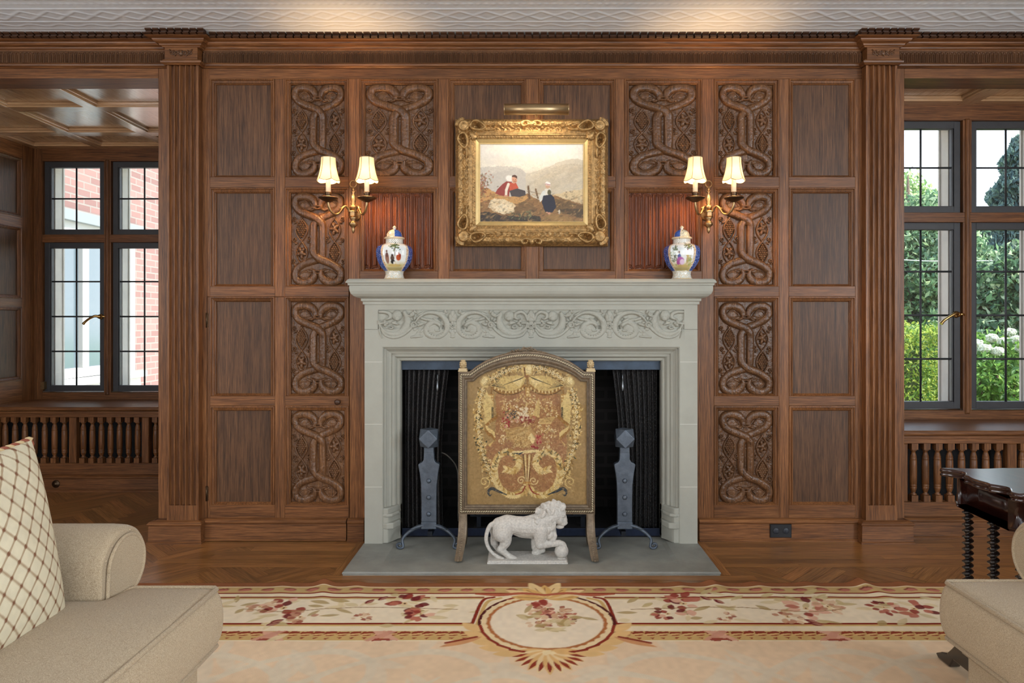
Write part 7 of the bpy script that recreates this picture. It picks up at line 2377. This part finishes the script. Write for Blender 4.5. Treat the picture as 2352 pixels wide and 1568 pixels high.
# ------------------------------------------------------------------ barley twist side table
def side_table():
    xa, xb = 1.412, 2.02
    yb = 2.335 - D0                     # back edge
    ya = 1.975 - D0                      # edge nearest the camera
    root = empty('side_table', ((xa + xb) / 2, (ya + yb) / 2, 0.008))
    tag(root, 'dark mahogany side table with shaped top and barley-twist legs behind the right armchair', 'side table')
    def outline(off, am=1.0):
        pts = []
        def edge(p, q, nrm, amp):
            out_ = []
            for t in np.linspace(0, 1, 40, endpoint=False):
                e = abs(2 * t - 1)
                w_ = am * amp * (0.9 * math.exp(-((e - 1) / 0.10) ** 2) - 0.75 * math.exp(-((e - 0.62) / 0.16) ** 2) + 0.35 * math.exp(-((e - 0.36) / 0.05) ** 2) + 0.55 * math.exp(-(e / 0.28) ** 2))
                out_.append((p[0] + (q[0] - p[0]) * t + nrm[0] * (w_ + off), p[1] + (q[1] - p[1]) * t + nrm[1] * (w_ + off)))
            return out_
        x0, x1, y0, y1 = xa + 0.012, xb - 0.012, ya + 0.012, yb - 0.012
        pts += edge((x0, y0), (x1, y0), (0, -1), 0.020)
        pts += edge((x1, y0), (x1, y1), (1, 0), 0.024)
        pts += edge((x1, y1), (x0, y1), (0, 1), 0.010)
        pts += edge((x0, y1), (x0, y0), (-1, 0), 0.024)
        return pts
    mb = MB()
    zt = 0.702
    loops = [(-0.006, zt), (-0.001, zt - 0.003), (0.001, zt - 0.008), (-0.002, zt - 0.014), (-0.005, zt - 0.016), (0.000, zt - 0.020), (-0.002, zt - 0.026), (-0.012, zt - 0.028)]
    L = [outline(o_) for o_, _ in loops]
    n = len(L[0])
    V = [(p[0], p[1], z_) for (o_, z_), l in zip(loops, L) for p in l]
    Fc = [(i * n + q, i * n + (q + 1) % n, (i + 1) * n + (q + 1) % n, (i + 1) * n + q) for i in range(len(loops) - 1) for q in range(n)]
    mb.add(V, Fc, 1, True)
    mb.add([(p[0], p[1], zt) for p in L[0]], [tuple(range(n))], 0); mb.add([(p[0], p[1], zt - 0.028) for p in L[-1]], [tuple(range(n))[::-1]], 1)
    mb.build('table_top', [table_top_m, mahogany], root)
    mb = MB()
    ap = outline(-0.042, 0.25)
    mb.prism(ap, fP, 0.585, zt - 0.027, 0, True)
    ap2 = outline(-0.037, 0.25)
    mb.prism(ap2, fP, 0.580, 0.590, 0, True)
    mb.build('apron', mahogany, root)
    cols_y = [2.28 - D0, 2.155 - D0, 2.03 - D0]
    for x in (1.47, 1.96):
        for y in cols_y:
            zs = np.linspace(0.10, 0.582, 220); an = np.linspace(0, 2 * PI, 21)[:-1]
            ZZ, AA = np.meshgrid(zs, an, indexing='ij')
            env = np.clip(np.minimum(ZZ - 0.10, 0.582 - ZZ) / 0.02, 0.3, 1)
            RR = 0.0125 + 0.0052 * env * np.cos(2 * PI * ZZ / 0.0205 - AA)
            PT = np.stack([x + RR * np.cos(AA), y + RR * np.sin(AA), ZZ], -1)
            grid_obj('twist_leg', PT, ebony, root, wrap=True)
        # trestle foot
        sx_ = [(cols_y[0] + 0.135, 0.0105), (cols_y[0] + 0.150, 0.022), (cols_y[0] + 0.118, 0.040), (cols_y[0] + 0.085, 0.052), (cols_y[0] + 0.058, 0.080), (cols_y[0] + 0.034, 0.108), (cols_y[0] + 0.028, 0.112)]
        cy = (cols_y[0] + cols_y[-1]) / 2
        poly = sx_ + [(2 * cy - a, b) for a, b in sx_[::-1]] + [(2 * cy - (cols_y[0] + 0.07), 0.0105), (2 * cy - (cols_y[0] + 0.05), 0.045), (cols_y[0] + 0.05, 0.045), (cols_y[0] + 0.07, 0.0105)]
        mb = MB(); mb.prism(poly, lambda p, h, x=x: (x + h, p[0], p[1]), -0.019, 0.019); mb.build('trestle_foot', ebony, root, bevel=0.004)
    mb = MB(); mb.tube([(1.47, cols_y[1] + 0.03, 0.085), (1.96, cols_y[1] + 0.03, 0.085)], 0.012, 12); mb.build('stretcher', ebony, root)
    return root
side_table()
# ------------------------------------------------------------------ outside the windows
mb = MB(); mb.box(-30, 40, 1.9, 60, -0.7, -0.5)
gnd = mb.build('ground', simple('lawn', lin(110, 140, 70), 0.95, noise=0.3, nscale=3))
struct(gnd)

def foliage(name, pts, normals, size, cols, parent, g, flat=0.0, droop=0.0):
    n = len(pts)
    a = g.normal(size=(n, 3)); a += normals * flat
    a /= np.linalg.norm(a, axis=1)[:, None]
    b = g.normal(size=(n, 3)); b[:, 2] -= droop
    b -= a * (a * b).sum(1)[:, None]
    b /= np.linalg.norm(b, axis=1)[:, None]
    c = np.cross(a, b)
    s = (size * g.uniform(0.6, 1.3, n))[:, None]
    V = np.stack([pts - b * s, pts + c * s * 0.42 + a * s * 0.12, pts + b * s, pts - c * s * 0.42 + a * s * 0.12], 1).reshape(-1, 3)
    Fc = np.arange(4 * n).reshape(n, 4)
    C = np.array([lin(*q) for q in cols])[g.integers(0, len(cols), n)] * g.uniform(0.62, 0.98, n)[:, None]
    return np_obj(name, V, Fc, leaf_m, parent, np.repeat(C, 4, 0), False)

def blob_points(g, n, c, r, hollow=0.55):
    d = g.normal(size=(n, 3)); d /= np.linalg.norm(d, axis=1)[:, None]
    k = g.uniform(hollow, 1, n) ** 0.7
    lump = 1 + 0.16 * np.sin(d[:, 0] * 5 + c[0]) * np.sin(d[:, 2] * 6 + c[1]) + 0.10 * np.sin(d[:, 1] * 11)
    return np.array(c) + d * np.array(r) * (k * lump)[:, None], d

bark = simple('bark', lin(90, 76, 62), 0.95, noise=0.4, nscale=10, bump=0.8, bscale=12)
def tree(name, cat, label, c, r, n, size, cols, seed, trunk=None, group=None, flat=0.2, droop=0.0, blobs=1):
    g = np.random.default_rng(seed)
    root = empty(name, (c[0], c[1], -0.5)); tag(root, label, cat, group)
    PTS, NR = [], []
    for q in range(blobs):
        if blobs == 1: cc, r_ = c, r
        else:
            o_ = g.uniform(-0.6, 0.6, 3); cc = (c[0] + o_[0] * r[0], c[1] + o_[1] * r[1], c[2] + o_[2] * r[2]); r_ = tuple(v * g.uniform(0.45, 0.7) for v in r)
        p, d = blob_points(g, n // blobs, cc, r_)
        PTS.append(p); NR.append(d)
    PTS, NR = np.concatenate(PTS), np.concatenate(NR)
    ok = PTS[:, 2] > -0.45
    foliage('foliage', PTS[ok], NR[ok], size, cols, root, g, flat, droop)
    mb = MB(); h = c[2]
    mb.tube([(c[0], c[1], -0.52), (c[0] + 0.05, c[1], h * 0.5), (c[0], c[1], h + r[2] * 0.5)], [trunk or 0.12, (trunk or 0.12) * 0.8, 0.03], 10); mb.build('trunk', bark, root)
    return root
def conifer(name, label, x, y, h, rad, n, seed, cols, group):
    g = np.random.default_rng(seed)
    root = empty(name, (x, y, -0.5)); tag(root, label, 'tree', group)
    t = g.uniform(0.03, 1, n) ** 0.6
    an = g.uniform(0, 2 * PI, n)
    tier = 0.86 + 0.14 * np.sin(t * 60 + an)
    rr = rad * t * tier * g.uniform(0.25, 1, n) ** 0.5
    p = np.stack([x + rr * np.cos(an), y + rr * np.sin(an), h * (1 - t) - 0.25 * rr * (1 + 0.5 * np.sin(an * 5)) - 0.3], -1)
    d = np.stack([np.cos(an), np.sin(an), np.zeros(n)], -1)
    foliage('needles', p, d, 0.075, cols, root, g, 0.0, 1.6)
    mb = MB(); mb.tube([(x, y, -0.5), (x, y, h * 0.6), (x, y, h - 0.2)], [0.22, 0.14, 0.02], 10); mb.build('trunk', bark, root)
    return root

# right hand bay: clipped hedge, hydrangea, woodland edge
def hedge():
    g = np.random.default_rng(3)
    x0, x1, y0, y1, z0, z1 = 2.4, 4.36, 3.2, 4.9, -0.5, 1.14
    root = empty('hedge', ((x0 + x1) / 2, (y0 + y1) / 2, -0.5)); tag(root, 'sunlit yellow-green clipped hedge outside the right bay window', 'hedge')
    n = 26000
    q = g.uniform(0, 1, (n, 3))
    P_ = np.stack([x0 + (x1 - x0) * q[:, 0], y0 + (y1 - y0) * q[:, 1], z0 + (z1 - z0) * q[:, 2]], -1)
    side = g.integers(0, 4, n)
    P_[side == 0, 1] = y0 + abs(g.normal(0, 0.05, (side == 0).sum())); P_[side == 1, 2] = z1 - abs(g.normal(0, 0.06, (side == 1).sum())); P_[side == 2, 0] = x1 - abs(g.normal(0, 0.06, (side == 2).sum()))
    P_ += g.normal(0, 0.02, P_.shape)
    P_[:, 2] += 0.04 * np.sin(P_[:, 0] * 6) * (P_[:, 2] > 0.9)
    foliage('foliage', P_, np.zeros_like(P_), 0.026, [(150, 176, 70), (176, 196, 84), (110, 146, 60), (196, 204, 100), (84, 120, 52)], root, g)
    mb = MB(); mb.box(x0 + 0.2, x1 - 0.2, y0 + 0.25, y1 - 0.2, z0, z1 - 0.25); mb.build('branch_core', simple('hedge_core', lin(52, 66, 34), 1.0, noise=0.5, nscale=25), root)
hedge()
def hydrangea():
    g = np.random.default_rng(9)
    c = (5.72, 4.35, 0.30)
    root = empty('hydrangea_bush', (c[0], c[1], -0.5)); tag(root, 'leafy hydrangea bush with white mophead flowers outside the right bay window', 'bush')
    PTS, NR = blob_points(g, 13000, c, (0.95, 0.9, 0.70), 0.5)
    foliage('foliage', PTS, NR, 0.045, [(104, 148, 66), (130, 172, 84), (84, 124, 62), (150, 184, 96)], root, g, 0.4)
    fm = attr_mat('hydrangea_petals', 0.7, trans=0.35)
    for (px, py, d) in ((2244, 789, 7.9), (2278, 776, 8.0), (2320, 763, 8.1), (2335, 780, 7.8), (2305, 784, 7.9), (2262, 800, 7.75), (2292, 806, 7.7), (2346, 798, 7.7), (2230, 806, 7.9)):
        q = P(px, py, d)
        PTS, NR = blob_points(g, 420, q, (0.058, 0.058, 0.044), 0.85)
        n = len(PTS)
        o = foliage('flower_head', PTS, NR, 0.017, [(244, 246, 232), (234, 240, 214), (250, 250, 242)], root, g, 2.5)
    mb = MB()
    for k in range(5): mb.tube([(c[0] + 0.1 * k - 0.2, c[1], -0.52), (c[0] + 0.22 * k - 0.44, c[1] - 0.1, 0.6)], 0.012, 6)
    mb.build('stem', bark, root)
hydrangea()
GR = 'woodland beyond the right bay'
tree('shrub', 'shrub', 'tall blue-green leafy shrub behind the hedge, left part of the right window', (7.9, 10.4, 1.4), (1.6, 0.9, 2.5), 20000, 0.075, [(104, 140, 104), (130, 166, 122), (84, 118, 92), (160, 190, 140), (184, 204, 160)], 31, 0.06, GR, 0.5, blobs=5)
tree('shrub', 'shrub', 'dark glossy leafy shrub right behind the white hydrangea flowers', (7.75, 7.4, 0.7), (1.25, 0.8, 1.7), 20000, 0.08, [(84, 116, 88), (110, 146, 106), (62, 92, 74), (140, 172, 126), (190, 206, 168)], 32, 0.06, GR, 0.5, blobs=5)
tree('tree', 'tree', 'pale green tree filling the middle of the right casement', (13.4, 20.5, 3.2), (2.4, 2.0, 3.0), 20000, 0.10, [(150, 184, 116), (180, 206, 140), (120, 156, 104), (200, 216, 160)], 33, 0.14, GR, 0.3, blobs=5)
tree('tree', 'tree', 'mid green tree at the far right edge of the right window', (19.0, 21.0, 2.6), (1.9, 1.8, 3.2), 12000, 0.10, [(120, 156, 96), (150, 184, 112), (96, 130, 86), (176, 200, 136)], 34, 0.14, GR, 0.3, blobs=5)
conifer('conifer', 'dark drooping conifer seen in the right-hand lights of the right window', 11.9, 12.6, 6.8, 2.7, 52000, 41, [(96, 124, 122), (112, 138, 130), (80, 106, 110), (130, 154, 140)], GR)  # needle colours lightened, distant haze is painted in
conifer('conifer', 'slim conifer bough showing against the sky in the left light of the right window', 10.95, 15.9, 5.6, 0.85, 5000, 42, [(84, 108, 120), (104, 128, 136), (70, 92, 108)], GR)  # bluish haze put into the needle colours
tree('shrub', 'shrub', 'low bank of greenery beyond the hedge at the left edge of the right window', (4.2, 10.4, 1.0), (1.2, 0.9, 2.4), 15000, 0.075, [(120, 156, 104), (150, 182, 126), (96, 130, 96), (176, 200, 150)], 35, 0.06, GR, 0.5, blobs=4)
mb = MB()
for a, b in (((2050, 566, 11), (2230, 545, 12)), ((2050, 596, 11), (2230, 598, 12))):
    pass
c = MB(); c.tube([P(2030, 594, 11.5), P(2120, 599, 11.5), P(2190, 600, 11.5), P(2420, 596, 11.5)], 0.008, 6)
tag(c.build('overhead_cable', simple('cable', lin(214, 220, 224), 0.6), loc=P(2120, 599, 11.5)), 'thin pale overhead cable crossing the greenery outside the right window', 'cable')

# left bay: sunlit brick wing of the house with its white sash window
XB = -4.62
paint_out = simple('weathered_white_paint', lin(176, 177, 174), 0.6)
bh = empty('brick_building', (XB, 5.5, -0.5)); tag(bh, 'sunlit pinkish brick building with white window outside the left bay window', 'building')
dw0, dw1 = 6.30, 8.02                       # the window's near and far edge, as distances
y0_, y1_ = dw0 - D0, dw1 - D0
zw0, zw1 = 0.62, 2.22
mb = MB()
mb.box(XB - 0.3, XB, 1.75, y0_, -0.6, 6.0); mb.box(XB - 0.3, XB, y1_, 12.0, -0.6, 6.0); mb.box(XB - 0.3, XB, y0_, y1_, -0.6, zw0); mb.box(XB - 0.3, XB, y0_, y1_, zw1, 6.0)
mb.build('brick_wall', house_brick, bh)
fr = MB()
for a, b, z0, z1 in ((y0_, y0_ + 0.16, zw0, zw1), (y1_ - 0.22, y1_, zw0, zw1), (y0_ + 0.16, y1_ - 0.22, zw1 - 0.12, zw1), (y0_ + 0.16, y1_ - 0.22, zw0, zw0 + 0.10)):
    fr.box(XB - 0.12, XB + 0.012, a, b, z0, z1)
ym = (y0_ + y1_) / 2
fr.box(XB - 0.10, XB - 0.01, ym - 0.05, ym + 0.05, zw0 + 0.10, zw1 - 0.12)
wf = fr.build('window_frame', paint_out, bh, bevel=0.006)
sl = MB(); sl.box(XB - 0.10, XB + 0.10, y0_ - 0.10, y1_ + 0.10, zw0 - 0.07, zw0); sl.box(XB - 0.10, XB + 0.05, y0_ - 0.05, y1_ + 0.05, zw0 - 0.18, zw0 - 0.07); sl.build('window_sill', paint_out, bh, bevel=0.008)
hd = MB(); hd.box(XB - 0.05, XB + 0.07, y0_ - 0.10, y1_ + 0.10, zw1 - 0.01, zw1 + 0.10); hd.build('lintel_board', simple('grey_board', lin(120, 128, 130), 0.7), bh, bevel=0.005)
for a, b in ((y0_ + 0.16, ym - 0.05), (ym + 0.05, y1_ - 0.22)):
    g_ = MB(); g_.box(XB - 0.07, XB - 0.06, a, b, zw0 + 0.10, zw1 - 0.12); g_.build('pane', simple('reflecting_glass', lin(84, 98, 106), 0.12, coat=0.5), bh)
# unseen pale slab added to bounce sunlight up to the left bay ceiling
mb = MB(); mb.box(XB, 2.0, 1.95, 12.0, -0.505, -0.49)
struct(mb.build('bounce_paving', simple('bounce_pale', lin(226, 222, 210), 0.9, noise=0.1, nscale=4)))
